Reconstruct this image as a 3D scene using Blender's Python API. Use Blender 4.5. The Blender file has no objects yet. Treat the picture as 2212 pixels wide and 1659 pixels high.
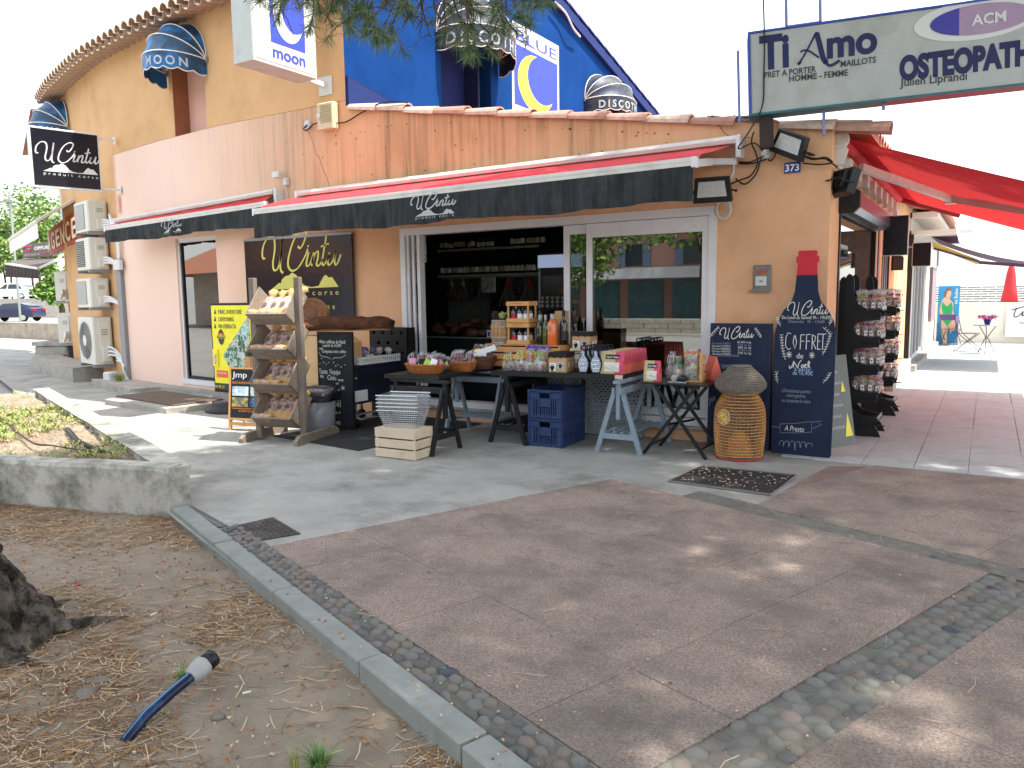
import bpy, math, random
import numpy as np
from mathutils import Vector, Matrix
sc = bpy.context.scene
COL = sc.collection
PI = math.pi
rnd = random.Random(11)

# ---------------------------------------------------------------- camera, sky, sun, exposure
CR = np.array([[0.850, 0.049, -0.524], [0.526, -0.105, 0.844], [-0.014, -0.993, -0.115]])
U_, S_, V_ = np.linalg.svd(CR); CR = U_ @ V_
CAM = np.array([0, 0, 1.55])
cam = bpy.data.objects.new('camera', bpy.data.cameras.new('camera')); COL.objects.link(cam)
rt, up, bk = CR[:, 0], -CR[:, 1], -CR[:, 2]
cam.matrix_world = Matrix(((rt[0], up[0], bk[0], 0), (rt[1], up[1], bk[1], 0), (rt[2], up[2], bk[2], 1.55), (0, 0, 0, 1)))
cam.data.sensor_width = 36; cam.data.lens = 766 / 1024 * 36
cam.data.clip_start = 0.05; cam.data.clip_end = 900
sc.camera = cam
SUN = Vector((0.44, 0.105, 0.885)).normalized()
EL = math.asin(SUN.z); AZ = math.atan2(SUN.x, SUN.y)
w = bpy.data.worlds.new('World'); sc.world = w; w.use_nodes = True
nt = w.node_tree; nt.nodes.clear()
sky = nt.nodes.new('ShaderNodeTexSky'); sky.sky_type = 'NISHITA'; sky.sun_disc = False
sky.sun_elevation = EL; sky.sun_rotation = AZ; sky.air_density = 1.3; sky.dust_density = 3.0; sky.ozone_density = 1.0
hs = nt.nodes.new('ShaderNodeMixRGB'); hs.inputs[0].default_value = 0.55; hs.inputs[2].default_value = (7.2, 7.3, 7.5, 1)
bg = nt.nodes.new('ShaderNodeBackground'); bg.inputs[1].default_value = 0.15
wo = nt.nodes.new('ShaderNodeOutputWorld')
nt.links.new(sky.outputs[0], hs.inputs[1]); nt.links.new(hs.outputs[0], bg.inputs[0]); nt.links.new(bg.outputs[0], wo.inputs[0])
sun = bpy.data.objects.new('sun', bpy.data.lights.new('sun', 'SUN')); COL.objects.link(sun)
sun.data.energy = 4.2; sun.data.angle = math.radians(0.55); sun.data.color = (1, 0.95, 0.86)
sun.rotation_euler = SUN.to_track_quat('Z', 'Y').to_euler()
sc.view_settings.view_transform = 'Standard'; sc.view_settings.look = 'None'
sc.view_settings.exposure = 1.22; sc.view_settings.gamma = 1
sc.cycles.max_bounces = 8; sc.cycles.transparent_max_bounces = 16
sc.cycles.sample_clamp_indirect = 6
sc.cycles.caustics_reflective = False; sc.cycles.caustics_refractive = False

# ---------------------------------------------------------------- measuring helpers (photo pixel -> point on a real surface)
K_ = 2212 / 1024
def ray(u, v):
    r = CR @ np.array([u / K_ - 512, v / K_ - 384, 766.]); return r
def G(u, v, z=0):
    r = ray(u, v); return Vector(CAM + r * ((z - 1.55) / r[2]))
def F(u, v, Y):
    r = ray(u, v); return Vector(CAM + r * (Y / r[1]))
def S(u, v, X):
    r = ray(u, v); return Vector(CAM + r * (X / r[0]))
def D3(u, v, d):
    r = ray(u, v); return Vector(CAM + r / np.linalg.norm(r) * d)

# ---------------------------------------------------------------- mesh helpers
class M:
    def __init__(s): s.v = []; s.f = []; s.mi = []; s.sm = []
    def add(s, vs, fs, mi=0, sm=False):
        b = len(s.v); s.v += [tuple(p) for p in vs]
        for f in fs: s.f.append([b + i for i in f]); s.mi.append(mi); s.sm.append(sm)
        return s
    def box(s, x0, x1, y0, y1, z0, z1, mi=0):
        return s.add([(x, y, z) for z in (z0, z1) for y in (y0, y1) for x in (x0, x1)],
                     [(0, 2, 3, 1), (4, 5, 7, 6), (0, 1, 5, 4), (2, 6, 7, 3), (0, 4, 6, 2), (1, 3, 7, 5)], mi)
    def rbox(s, x0, x1, y0, y1, z0, z1, b=0.005, mi=0):   # box with chamfered upright edges and top rim
        p = [(x0 + b, y0), (x1 - b, y0), (x1, y0 + b), (x1, y1 - b), (x1 - b, y1), (x0 + b, y1), (x0, y1 - b), (x0, y0 + b)]
        cx, cy = (x0 + x1) / 2, (y0 + y1) / 2
        q = [(cx + (x - cx) * (1 - 2 * b / (x1 - x0)), cy + (y - cy) * (1 - 2 * b / (y1 - y0))) for x, y in p]
        vs = [(x, y, z0) for x, y in p] + [(x, y, z1 - b) for x, y in p] + [(x, y, z1) for x, y in q]
        fs = [tuple(range(7, -1, -1)), tuple(range(16, 24))]
        for k in (0, 8):
            for i in range(8): j = (i + 1) % 8; fs.append((k + i, k + j, k + 8 + j, k + 8 + i))
        return s.add(vs, fs, mi)
    def quad(s, *p, mi=0): return s.add(p, [tuple(range(len(p)))], mi)
    def prism(s, pts, a, b, ax='y', mi=0, sm=False):      # polygon pts swept from a to b along an axis
        n = len(pts)
        f = {'y': lambda p, t: (p[0], t, p[1]), 'x': lambda p, t: (t, p[0], p[1]), 'z': lambda p, t: (p[0], p[1], t)}[ax]
        vs = [f(p, a) for p in pts] + [f(p, b) for p in pts]
        s.add(vs, [tuple(range(n)), tuple(range(2 * n - 1, n - 1, -1))], mi)
        return s.add(vs, [(i, n + i, n + (i + 1) % n, (i + 1) % n) for i in range(n)], mi, sm)
    def bar(s, p, q, w=0.04, h=0.04, up=(0, 0, 1), mi=0):
        p, q = Vector(p), Vector(q); d = (q - p).normalized(); u = Vector(up)
        sd = d.cross(u)
        if sd.length < 1e-4: sd = d.cross(Vector((0, 1, 0)))
        sd.normalize(); u = sd.cross(d)
        o = [(-1, -1), (1, -1), (1, 1), (-1, 1)]
        vs = [c + sd * (a * w / 2) + u * (b * h / 2) for c in (p, q) for a, b in o]
        return s.add(vs, [(3, 2, 1, 0), (4, 5, 6, 7), (0, 1, 5, 4), (1, 2, 6, 5), (2, 3, 7, 6), (3, 0, 4, 7)], mi)
    def tube(s, pts, r=0.01, n=6, mi=0, closed=False, cap=True):
        P = [Vector(p) for p in pts]; m = len(P); vs = []; fs = []; prev = None
        for i, p in enumerate(P):
            a = P[(i - 1) % m] if (i or closed) else p; b = P[(i + 1) % m] if (i < m - 1 or closed) else p
            d = (b - a)
            d = d.normalized() if d.length > 1e-9 else Vector((0, 0, 1))
            if prev is None: sd = d.cross(Vector((0, 0, 1)) if abs(d.z) < .95 else Vector((1, 0, 0)))
            else: sd = prev - d * prev.dot(d)
            if sd.length < 1e-6: sd = d.orthogonal()
            sd.normalize(); prev = sd; u = d.cross(sd)
            rr = r[i] if isinstance(r, (list, tuple)) else r
            for k in range(n):
                t = 2 * PI * k / n; vs.append(p + sd * (rr * math.cos(t)) + u * (rr * math.sin(t)))
        for i in range(m if closed else m - 1):
            a = i * n; b = ((i + 1) % m) * n
            for k in range(n): fs.append((a + k, a + (k + 1) % n, b + (k + 1) % n, b + k))
        s.add(vs, fs, mi, n > 4)
        if cap and not closed: s.add(vs[:n], [tuple(range(n - 1, -1, -1))], mi); s.add(vs[-n:], [tuple(range(n))], mi)
        return s
    def lathe(s, prof, n=16, c=(0, 0, 0), mi=0, sm=True, jag=None, sq=0.0):
        vs = []; fs = []; m = len(prof)
        for i, (r, z) in enumerate(prof):
            for k in range(n):
                t = 2 * PI * k / n; rr = r * (jag(i, k) if jag else 1)
                cx, cy = math.cos(t), math.sin(t)
                if sq: e = 1 / max(abs(cx), abs(cy)); rr *= 1 + (e - 1) * sq
                vs.append((c[0] + rr * cx, c[1] + rr * cy, c[2] + z))
        for i in range(m - 1):
            for k in range(n): k2 = (k + 1) % n; fs.append((i * n + k, i * n + k2, (i + 1) * n + k2, (i + 1) * n + k))
        s.add(vs, fs, mi, sm)
        if prof[0][0] > 1e-5: s.add(vs[:n], [tuple(range(n - 1, -1, -1))], mi)
        if prof[-1][0] > 1e-5: s.add(vs[-n:], [tuple(range(n))], mi)
        return s
    def ball(s, c, r, n=10, m=6, mi=0, jag=0):
        if not isinstance(r, (tuple, list)): r = (r, r, r)
        vs = [(c[0], c[1], c[2] - r[2])]; fs = []
        for i in range(1, m):
            ph = PI * i / m - PI / 2
            for k in range(n):
                t = 2 * PI * k / n; q = 1 + (rnd.uniform(-jag, jag) if jag else 0)
                vs.append((c[0] + r[0] * q * math.cos(ph) * math.cos(t), c[1] + r[1] * q * math.cos(ph) * math.sin(t), c[2] + r[2] * q * math.sin(ph)))
        vs.append((c[0], c[1], c[2] + r[2])); L = len(vs) - 1
        for k in range(n):
            k2 = (k + 1) % n; fs.append((0, 1 + k2, 1 + k)); fs.append((L, L - n + k, L - n + k2))
            for i in range(m - 2): a = 1 + i * n; fs.append((a + k, a + k2, a + n + k2, a + n + k))
        return s.add(vs, fs, mi, True)
    def ribbon(s, pts, wd, y=0.0, mi=0, th=0.0):          # flat pen stroke in the XZ plane facing -Y
        P = [Vector((p[0], p[1])) for p in pts]; vs = []; fs = []; m = len(P)
        for i, p in enumerate(P):
            d = (P[min(i + 1, m - 1)] - P[max(i - 1, 0)])
            d = d.normalized() if d.length > 1e-9 else Vector((1, 0)); nrm = Vector((-d.y, d.x))
            w2 = wd[i] if isinstance(wd, list) else wd
            a = p + nrm * w2 / 2; b = p - nrm * w2 / 2
            vs += [(a.x, y, a.y), (b.x, y, b.y)]
        for i in range(m - 1): fs.append((2 * i, 2 * i + 2, 2 * i + 3, 2 * i + 1))
        return s.add(vs, fs, mi)
    def holes(s, w, h, nx, nz, fx=.6, fz=.6, y=0.0, th=0.004, x0=0, z0=0, brick=False, mi=0):   # sheet with real slots
        cw, ch = w / nx, h / nz
        for j in range(nz):
            off = cw / 2 if brick and j % 2 else 0
            za, zb = z0 + j * ch, z0 + (j + 1) * ch; m1, m2 = za + ch * (1 - fz) / 2, zb - ch * (1 - fz) / 2
            s.box(x0, x0 + w, y - th / 2, y + th / 2, za, m1, mi); s.box(x0, x0 + w, y - th / 2, y + th / 2, m2, zb, mi)
            xs = [x0] + [x0 + off + cw * (i + .5) for i in range(nx)]
            e = x0
            for i in range(nx):
                a = x0 + off + cw * (i + (1 - fx) / 2); b = a + cw * fx
                if b > x0 + w: break
                s.box(e, a, y - th / 2, y + th / 2, m1, m2, mi); e = b
            s.box(e, x0 + w, y - th / 2, y + th / 2, m1, m2, mi)
        return s
    def mesh(s, name, mats):
        me = bpy.data.meshes.new(name); me.from_pydata(s.v, [], s.f)
        for m in mats: me.materials.append(m)
        me.polygons.foreach_set('material_index', s.mi); me.polygons.foreach_set('use_smooth', s.sm)
        me.update(); return me
    def build(s, name, mat, parent=None, loc=None, rz=0, bevel=0):
        mats = mat if isinstance(mat, (list, tuple)) else [mat]
        o = bpy.data.objects.new(name, s.mesh(name, mats)); COL.objects.link(o)
        if parent: o.parent = parent
        if loc is not None: o.location = loc
        if rz: o.rotation_euler.z = rz
        if bevel:
            b = o.modifiers.new('bevel', 'BEVEL'); b.width = bevel; b.segments = 1; b.limit_method = 'ANGLE'
        return o

def tag(o, label=None, cat=None, group=None, kind=None):
    if label: o['label'] = label
    if cat: o['category'] = cat
    if group: o['group'] = group
    if kind: o['kind'] = kind
    return o
def thing(name, label, cat, loc=(0, 0, 0), rz=0, group=None, rx=0, ry=0):
    o = bpy.data.objects.new(name, None); COL.objects.link(o); o.empty_display_size = .1
    o.location = loc; o.rotation_euler = (rx, ry, rz)
    return tag(o, label, cat, group)
def kids(o): return [c for c in o.children]
def dup(o, loc=None, rz=None, label=None, parent=None):
    c = o.copy(); COL.objects.link(c)
    if parent is not None: c.parent = parent
    if loc is not None: c.location = loc
    if rz is not None: c.rotation_euler.z = rz
    if label: c['label'] = label
    for ch in list(o.children): dup(ch, parent=c)
    return c
def pc(me, name, parent, loc=(0, 0, 0), rot=(0, 0, 0), sc_=None):   # a part that shares mesh data
    o = bpy.data.objects.new(name, me); COL.objects.link(o); o.parent = parent; o.location = loc; o.rotation_euler = rot
    if sc_: o.scale = sc_
    return o
ORD = ['first', 'second', 'third', 'fourth', 'fifth', 'sixth', 'seventh', 'eighth', 'ninth', 'tenth', 'eleventh', 'twelfth', 'thirteenth', 'fourteenth', 'fifteenth', 'sixteenth', 'seventeenth', 'eighteenth', 'nineteenth', 'twentieth', 'twenty-first', 'twenty-second', 'twenty-third', 'twenty-fourth', 'twenty-fifth', 'twenty-sixth', 'twenty-seventh', 'twenty-eighth']

# ---------------------------------------------------------------- materials
def lin(h):
    h = h.lstrip('#'); c = [int(h[i:i + 2], 16) / 255 for i in (0, 2, 4)]
    return tuple((x / 12.92 if x <= .04045 else ((x + .055) / 1.055) ** 2.4) for x in c) + (1,)
def node(n, t, **k):
    x = n.nodes.new(t)
    for a, b in k.items(): setattr(x, a, b)
    return x
_mc = {}
def mt(name, col, rough=.6, var=.18, sc1=6., bump=.0, bsc=60., metal=0., spec=.4, col2=None, streak=0, dirt=None, dsc=2., damt=.5, emit=None, coat=0., trans=0., stretch=(1, 1, 1), dlo=.5, dhi=.72, speck=None, ior=1.45, lit_tint=None, sz=(-9, -8)):
    if name in _mc: return _mc[name]
    m = bpy.data.materials.new(name); m.use_nodes = True; n = m.node_tree; n.nodes.clear(); L = n.links.new
    out = node(n, 'ShaderNodeOutputMaterial'); b = node(n, 'ShaderNodeBsdfPrincipled'); L(b.outputs[0], out.inputs[0])
    col = lin(col) if isinstance(col, str) else tuple(col) + (1,)
    c2 = lin(col2) if col2 else tuple(min(1, x * (1 - var)) for x in col[:3]) + (1,)
    c1 = col if col2 else tuple(min(1, x * (1 + var * .6)) for x in col[:3]) + (1,)
    tc = node(n, 'ShaderNodeTexCoord'); mp = node(n, 'ShaderNodeMapping'); mp.inputs['Scale'].default_value = stretch
    L(tc.outputs['Object'], mp.inputs[0])
    nz = node(n, 'ShaderNodeTexNoise'); nz.inputs['Scale'].default_value = sc1; nz.inputs['Detail'].default_value = 7; nz.inputs['Roughness'].default_value = .65
    L(mp.outputs[0], nz.inputs[0])
    rp = node(n, 'ShaderNodeValToRGB'); rp.color_ramp.elements[0].position = .33; rp.color_ramp.elements[1].position = .67
    rp.color_ramp.elements[0].color = c2; rp.color_ramp.elements[1].color = c1
    L(nz.outputs[0], rp.inputs[0]); cur = rp.outputs[0]
    def over(cur, c, scale, lo, hi, amt, strch):
        mp2 = node(n, 'ShaderNodeMapping'); mp2.inputs['Scale'].default_value = strch; L(tc.outputs['Object'], mp2.inputs[0])
        n2 = node(n, 'ShaderNodeTexNoise'); n2.inputs['Scale'].default_value = scale; n2.inputs['Detail'].default_value = 8; n2.inputs['Roughness'].default_value = .7
        L(mp2.outputs[0], n2.inputs[0])
        mr = node(n, 'ShaderNodeMapRange'); mr.inputs[1].default_value = lo; mr.inputs[2].default_value = hi; mr.inputs[4].default_value = amt
        L(n2.outputs[0], mr.inputs[0])
        mx = node(n, 'ShaderNodeMixRGB'); mx.inputs[2].default_value = c if len(c) == 4 else c + (1,)
        L(mr.outputs[0], mx.inputs[0]); L(cur, mx.inputs[1]); return mx.outputs[0]
    if dirt: cur = over(cur, lin(dirt), dsc, dlo, dhi, damt, (1, 1, 1))
    if streak:
        cur0 = cur; cur = over(cur, tuple(x * .42 for x in (col[0] * .72, col[1] * .9, col[2] * .95)), 1.0, .46, .66, streak, (15, 15, .5))
        pn = node(n, 'ShaderNodeTexNoise'); pn.inputs['Scale'].default_value = .55; pn.inputs['Detail'].default_value = 3; L(tc.outputs['Object'], pn.inputs[0])
        pr = node(n, 'ShaderNodeMapRange'); pr.inputs[1].default_value = .36; pr.inputs[2].default_value = .54; L(pn.outputs[0], pr.inputs[0])
        zx = node(n, 'ShaderNodeSeparateXYZ'); L(tc.outputs['Object'], zx.inputs[0]); zr = node(n, 'ShaderNodeMapRange'); zr.inputs[1].default_value = sz[0]; zr.inputs[2].default_value = sz[1]; L(zx.outputs[2], zr.inputs[0])
        mu = node(n, 'ShaderNodeMath', operation='MULTIPLY'); L(pr.outputs[0], mu.inputs[0]); L(zr.outputs[0], mu.inputs[1])
        bt = node(n, 'ShaderNodeMixRGB'); bt.inputs[0].default_value = .35; bt.inputs[2].default_value = lin('#8d7350'); L(cur, bt.inputs[1])
        mk = node(n, 'ShaderNodeMixRGB'); L(mu.outputs[0], mk.inputs[0]); L(cur0, mk.inputs[1]); L(bt.outputs[0], mk.inputs[2]); cur = mk.outputs[0]
    if lit_tint:                                          # brightness of a sunlit wall end painted into the colour along object X
        sx = node(n, 'ShaderNodeSeparateXYZ'); L(tc.outputs['Object'], sx.inputs[0]); fr = node(n, 'ShaderNodeMapRange'); fr.inputs[1].default_value = lit_tint[1]; fr.inputs[2].default_value = lit_tint[2]; fr.inputs[4].default_value = lit_tint[3]; L(sx.outputs[0], fr.inputs[0])
        mk = node(n, 'ShaderNodeMixRGB'); mk.inputs[2].default_value = lin(lit_tint[0]); L(fr.outputs[0], mk.inputs[0]); L(cur, mk.inputs[1]); cur = mk.outputs[0]
    if speck: cur = over(cur, lin(speck[0]), speck[1], speck[2], speck[2] + .05, speck[3], (1, 1, 1))
    L(cur, b.inputs['Base Color'])
    b.inputs['Roughness'].default_value = rough; b.inputs['Metallic'].default_value = metal
    b.inputs['Specular IOR Level'].default_value = spec; b.inputs['Coat Weight'].default_value = coat; b.inputs['IOR'].default_value = ior
    b.inputs['Transmission Weight'].default_value = trans
    if emit: b.inputs['Emission Color'].default_value = lin(emit[0]); b.inputs['Emission Strength'].default_value = emit[1]
    if bump:
        bn = node(n, 'ShaderNodeTexNoise'); bn.inputs['Scale'].default_value = bsc; bn.inputs['Detail'].default_value = 6; bn.inputs['Roughness'].default_value = .7
        L(mp.outputs[0], bn.inputs[0]); bp = node(n, 'ShaderNodeBump'); bp.inputs['Strength'].default_value = bump; bp.inputs['Distance'].default_value = .02
        L(bn.outputs[0], bp.inputs['Height']); L(bp.outputs[0], b.inputs['Normal'])
    _mc[name] = m; return m
def film(name, tint='#ffffff', clear=.6, bump=.6, bsc=40., rough=.12, white=.0):   # crumpled cellophane
    if name in _mc: return _mc[name]
    m = bpy.data.materials.new(name); m.use_nodes = True; n = m.node_tree; n.nodes.clear(); L = n.links.new
    out = node(n, 'ShaderNodeOutputMaterial'); t = node(n, 'ShaderNodeBsdfTransparent'); t.inputs[0].default_value = lin(tint)
    b = node(n, 'ShaderNodeBsdfPrincipled'); b.inputs['Base Color'].default_value = lin(tint); b.inputs['Roughness'].default_value = rough; b.inputs['Specular IOR Level'].default_value = 1.0
    tc = node(n, 'ShaderNodeTexCoord'); bn = node(n, 'ShaderNodeTexNoise'); bn.inputs['Scale'].default_value = bsc; bn.inputs['Detail'].default_value = 3
    L(tc.outputs['Object'], bn.inputs[0]); bp = node(n, 'ShaderNodeBump'); bp.inputs['Strength'].default_value = bump; bp.inputs['Distance'].default_value = .03
    L(bn.outputs[0], bp.inputs['Height']); L(bp.outputs[0], b.inputs['Normal'])
    mr = node(n, 'ShaderNodeMapRange'); mr.inputs[1].default_value = .42; mr.inputs[2].default_value = .62; mr.inputs[3].default_value = 1 - clear; mr.inputs[4].default_value = min(1, 1 - clear + white)
    L(bn.outputs[0], mr.inputs[0])
    mx = node(n, 'ShaderNodeMixShader'); L(mr.outputs[0], mx.inputs[0]); L(t.outputs[0], mx.inputs[1]); L(b.outputs[0], mx.inputs[2]); L(mx.outputs[0], out.inputs[0])
    _mc[name] = m; return m
def pane_mat(name, tint='#e8efee', refl=.14, edge=.9):
    if name in _mc: return _mc[name]
    m = bpy.data.materials.new(name); m.use_nodes = True; n = m.node_tree; n.nodes.clear(); L = n.links.new
    out = node(n, 'ShaderNodeOutputMaterial'); t = node(n, 'ShaderNodeBsdfTransparent'); t.inputs[0].default_value = lin(tint)
    g = node(n, 'ShaderNodeBsdfGlossy'); g.inputs['Roughness'].default_value = .012; g.inputs[0].default_value = (1, 1, 1, 1)
    lw = node(n, 'ShaderNodeLayerWeight'); lw.inputs[0].default_value = .35
    mr = node(n, 'ShaderNodeMapRange'); mr.inputs[3].default_value = refl; mr.inputs[4].default_value = edge; L(lw.outputs['Fresnel'], mr.inputs[0])
    mx = node(n, 'ShaderNodeMixShader'); L(mr.outputs[0], mx.inputs[0]); L(t.outputs[0], mx.inputs[1]); L(g.outputs[0], mx.inputs[2]); L(mx.outputs[0], out.inputs[0])
    _mc[name] = m; return m
def photo_mat(name, cols, scale=9., rough=.35, kind='noise'):      # a printed colour photograph: flat print
    if name in _mc: return _mc[name]
    m = bpy.data.materials.new(name); m.use_nodes = True; n = m.node_tree; n.nodes.clear(); L = n.links.new
    out = node(n, 'ShaderNodeOutputMaterial'); b = node(n, 'ShaderNodeBsdfPrincipled'); b.inputs['Roughness'].default_value = rough; L(b.outputs[0], out.inputs[0])
    tc = node(n, 'ShaderNodeTexCoord'); nz = node(n, 'ShaderNodeTexNoise'); nz.inputs['Scale'].default_value = scale; nz.inputs['Detail'].default_value = 5; nz.inputs['Roughness'].default_value = .7
    L(tc.outputs['Object'], nz.inputs[0]); rp = node(n, 'ShaderNodeValToRGB'); e = rp.color_ramp.elements
    k = len(cols)
    while len(e) < k: e.new(.5)
    for i, c in enumerate(cols): e[i].position = .3 + .4 * i / (k - 1); e[i].color = lin(c)
    L(nz.outputs[0], rp.inputs[0]); L(rp.outputs[0], b.inputs['Base Color']); _mc[name] = m; return m

# ---------------------------------------------------------------- lettering
_tm = {}
def txt_mesh(s, size, mat, align='CENTER', shear=0., bold=0., sp=1., ext=.0008, line=1.0):
    cu = bpy.data.curves.new('lettering', 'FONT'); cu.body = s; cu.size = size; cu.align_x = align; cu.shear = shear
    cu.offset = bold; cu.space_character = sp; cu.extrude = ext; cu.resolution_u = 2 if size < .13 else 5; cu.space_line = line
    ob = bpy.data.objects.new('lettering', cu); me = bpy.data.meshes.new_from_object(ob)
    bpy.data.objects.remove(ob); bpy.data.curves.remove(cu)
    n = len(me.vertices); a = np.zeros(n * 3, np.float32); me.vertices.foreach_get('co', a); a = a.reshape(-1, 3)
    me.vertices.foreach_set('co', np.stack([a[:, 0], -a[:, 2], a[:, 1]], 1).ravel()); me.update()
    me.materials.clear(); me.materials.append(mat); return me
def text(parent, s, x, z, size, mat, y=-.003, align='CENTER', shear=0., bold=0., sp=1., rot=0., rz=0., line=1.0, wid=None, name='lettering', warp=None):
    me = txt_mesh(s, size, mat, align, shear, bold, sp, line=line)
    o = bpy.data.objects.new(name, me); COL.objects.link(o); o.parent = parent; o.location = (x, y, z); o.rotation_euler = (0, rot, rz)
    if wid:
        n = len(me.vertices); a = np.zeros(n * 3, np.float32); me.vertices.foreach_get('co', a); a = a.reshape(-1, 3)
        cur = a[:, 0].max() - a[:, 0].min(); o.scale.x = wid / max(cur, 1e-4)
    if warp:
        for v in me.vertices: v.co = warp(v.co)
    return o
def cr(pts, k=6, closed=False):                       # Catmull-Rom through 2D or 3D points
    P = [Vector(p) for p in pts]; n = len(P); o = []
    for i in range(n if closed else n - 1):
        a, b, c, d = (P[(i - 1) % n], P[i], P[(i + 1) % n], P[(i + 2) % n]) if closed else (P[max(i - 1, 0)], P[i], P[i + 1], P[min(i + 2, n - 1)])
        for j in range(k):
            t = j / k; o.append(.5 * ((2 * b) + (c - a) * t + (2 * a - 5 * b + 4 * c - d) * t * t + (3 * b - a - 3 * c + d) * t ** 3))
    if not closed: o.append(P[-1])
    return o
SCRIPT = [[(72, 602), (52, 604), (44, 575), (62, 518), (110, 472), (158, 478), (164, 545), (140, 640), (150, 682), (186, 668), (216, 598), (242, 466)],
          [(242, 466), (222, 570), (208, 650), (212, 688), (232, 700)],
          [(374, 540), (398, 552), (436, 505), (452, 458), (415, 444), (350, 490), (300, 572), (278, 652), (310, 690), (368, 672), (432, 606), (460, 560)],
          [(467, 578), (444, 640), (446, 664), (474, 652), (500, 606)], [(461, 540), (466, 548)],
          [(510, 584), (486, 666)], [(488, 652), (520, 594), (546, 580), (544, 616), (530, 656), (552, 664), (584, 626)],
          [(622, 490), (592, 592), (578, 640), (588, 664), (616, 640), (640, 600)], [(572, 552), (640, 536)],
          [(642, 590), (624, 640), (636, 664), (668, 640), (698, 578)], [(698, 578), (682, 636), (690, 664), (712, 648), (736, 604)]]
MOUNT = [(108, 806), (160, 780), (186, 764), (206, 766), (216, 742), (250, 722), (282, 718), (312, 700), (346, 716), (386, 762), (420, 784), (480, 795), (540, 788), (582, 734), (605, 722), (628, 740), (654, 736), (680, 764), (706, 796), (420, 803)]
def logo(parent, x, z, wd, mat, y=-.004, pen=.62, mount=True, small=True, txtgap=1.0):   # x,z = centre of script block
    k = wd / 690
    f = lambda p: ((p[0] - 390) * k + x, (620 - p[1]) * k + z)
    m = M()
    for st in SCRIPT:
        q = [f(p) for p in cr(st, 6)]; ws = []
        for i in range(len(q)):
            d = Vector(q[min(i + 1, len(q) - 1)]) - Vector(q[max(i - 1, 0)]); a = math.atan2(d.y, d.x)
            ws.append(k * 24 * pen * (.55 + .6 * abs(math.sin(a - .5))))
        m.ribbon(q, ws, y)
    m.build('script_lettering', mat, parent)
    if mount:
        mm = M(); P = [f(p) for p in MOUNT]
        base = f((390, 800))[1]
        for i in range(len(MOUNT) - 2):
            (xa, za), (xb, zb) = P[i], P[i + 1]; lo = f((0, 806))[1]; hi = f((0, 797))[1]
            bl = lambda xx: lo + (hi - lo) * (xx - P[0][0]) / (P[-2][0] - P[0][0])
            mm.quad((xa, y, bl(xa)), (xb, y, bl(xb)), (xb, y, zb), (xa, y, za))
        mm.build('mountain_emblem', mat, parent)
    if small:
        s0 = f((112, 848)); text(parent, 'produit corse', (f((108, 0))[0] + f((706, 0))[0]) / 2, f((0, 845))[1] - .0, 46 * k, mat, y=y, wid=595 * k, sp=1.6)
def strokes(parent, lst, w, mat, y=-.003, name='chalk_drawing', sm=5):
    m = M()
    for st in lst: m.ribbon([tuple(p) for p in (cr(st, sm) if sm else st)], w, y)
    return m.build(name, mat, parent)
def disc(m, cx, cz, rx, rz_, y=-.003, n=24, a0=0, a1=2 * PI, mi=0):
    return m.quad(*[(cx + rx * math.cos(a0 + (a1 - a0) * i / n), y, cz + rz_ * math.sin(a0 + (a1 - a0) * i / n)) for i in range(n)], mi=mi)
from mathutils import noise as mnoise
# ---------------------------------------------------------------- ground
E1 = Vector((.940, -.342, 0)); E2 = Vector((.342, .940, 0)); PA = Vector((-3.75, 3.16, 0))
def pv(s, t, z=0): p = PA + E1 * s + E2 * t; return Vector((p.x, p.y, z))
def st_of(p): d = Vector((p[0], p[1], 0)) - PA; return d.dot(E1), d.dot(E2)
m_conc = mt('plaza concrete', '#a09f99', .85, .2, 1.9, .3, 90, dirt='#67655f', dsc=1.5, damt=.8, speck=('#55534f', 260, .62, .55))
m_red = mt('red paving', '#bda99c', .92, .5, 85, 1.2, 110, dirt='#77706a', dsc=1.5, damt=.8, dlo=.42, dhi=.66, speck=('#d6cabb', 150, .60, .85))
m_grout = mt('grout', '#75736b', .95, .2, 14, .6, 80, dirt='#5d5b50', dsc=5, damt=.6)
m_walk = mt('walkway concrete', '#b6bdbd', .85, .1, 5, .3, 160, speck=('#8b8784', 330, .6, .5), dirt='#8f8b86', dsc=2, damt=.4)
m_road = mt('road', '#9a9894', .9, .12, .6, .2, 40)
M().quad((-400, -400, -.09), (400, -400, -.09), (400, 400, -.09), (-400, 400, -.09)).build('ground', m_road); tag(bpy.data.objects['ground'], kind='structure')
g = M(); a, b, c, d = pv(-90, -.3, 0), pv(60, -.3, 0), pv(60, 90, 0), pv(-90, 90, 0); g.quad(a, b, c, d)
tag(g.build('plaza_pavement', m_conc), kind='structure')

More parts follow.
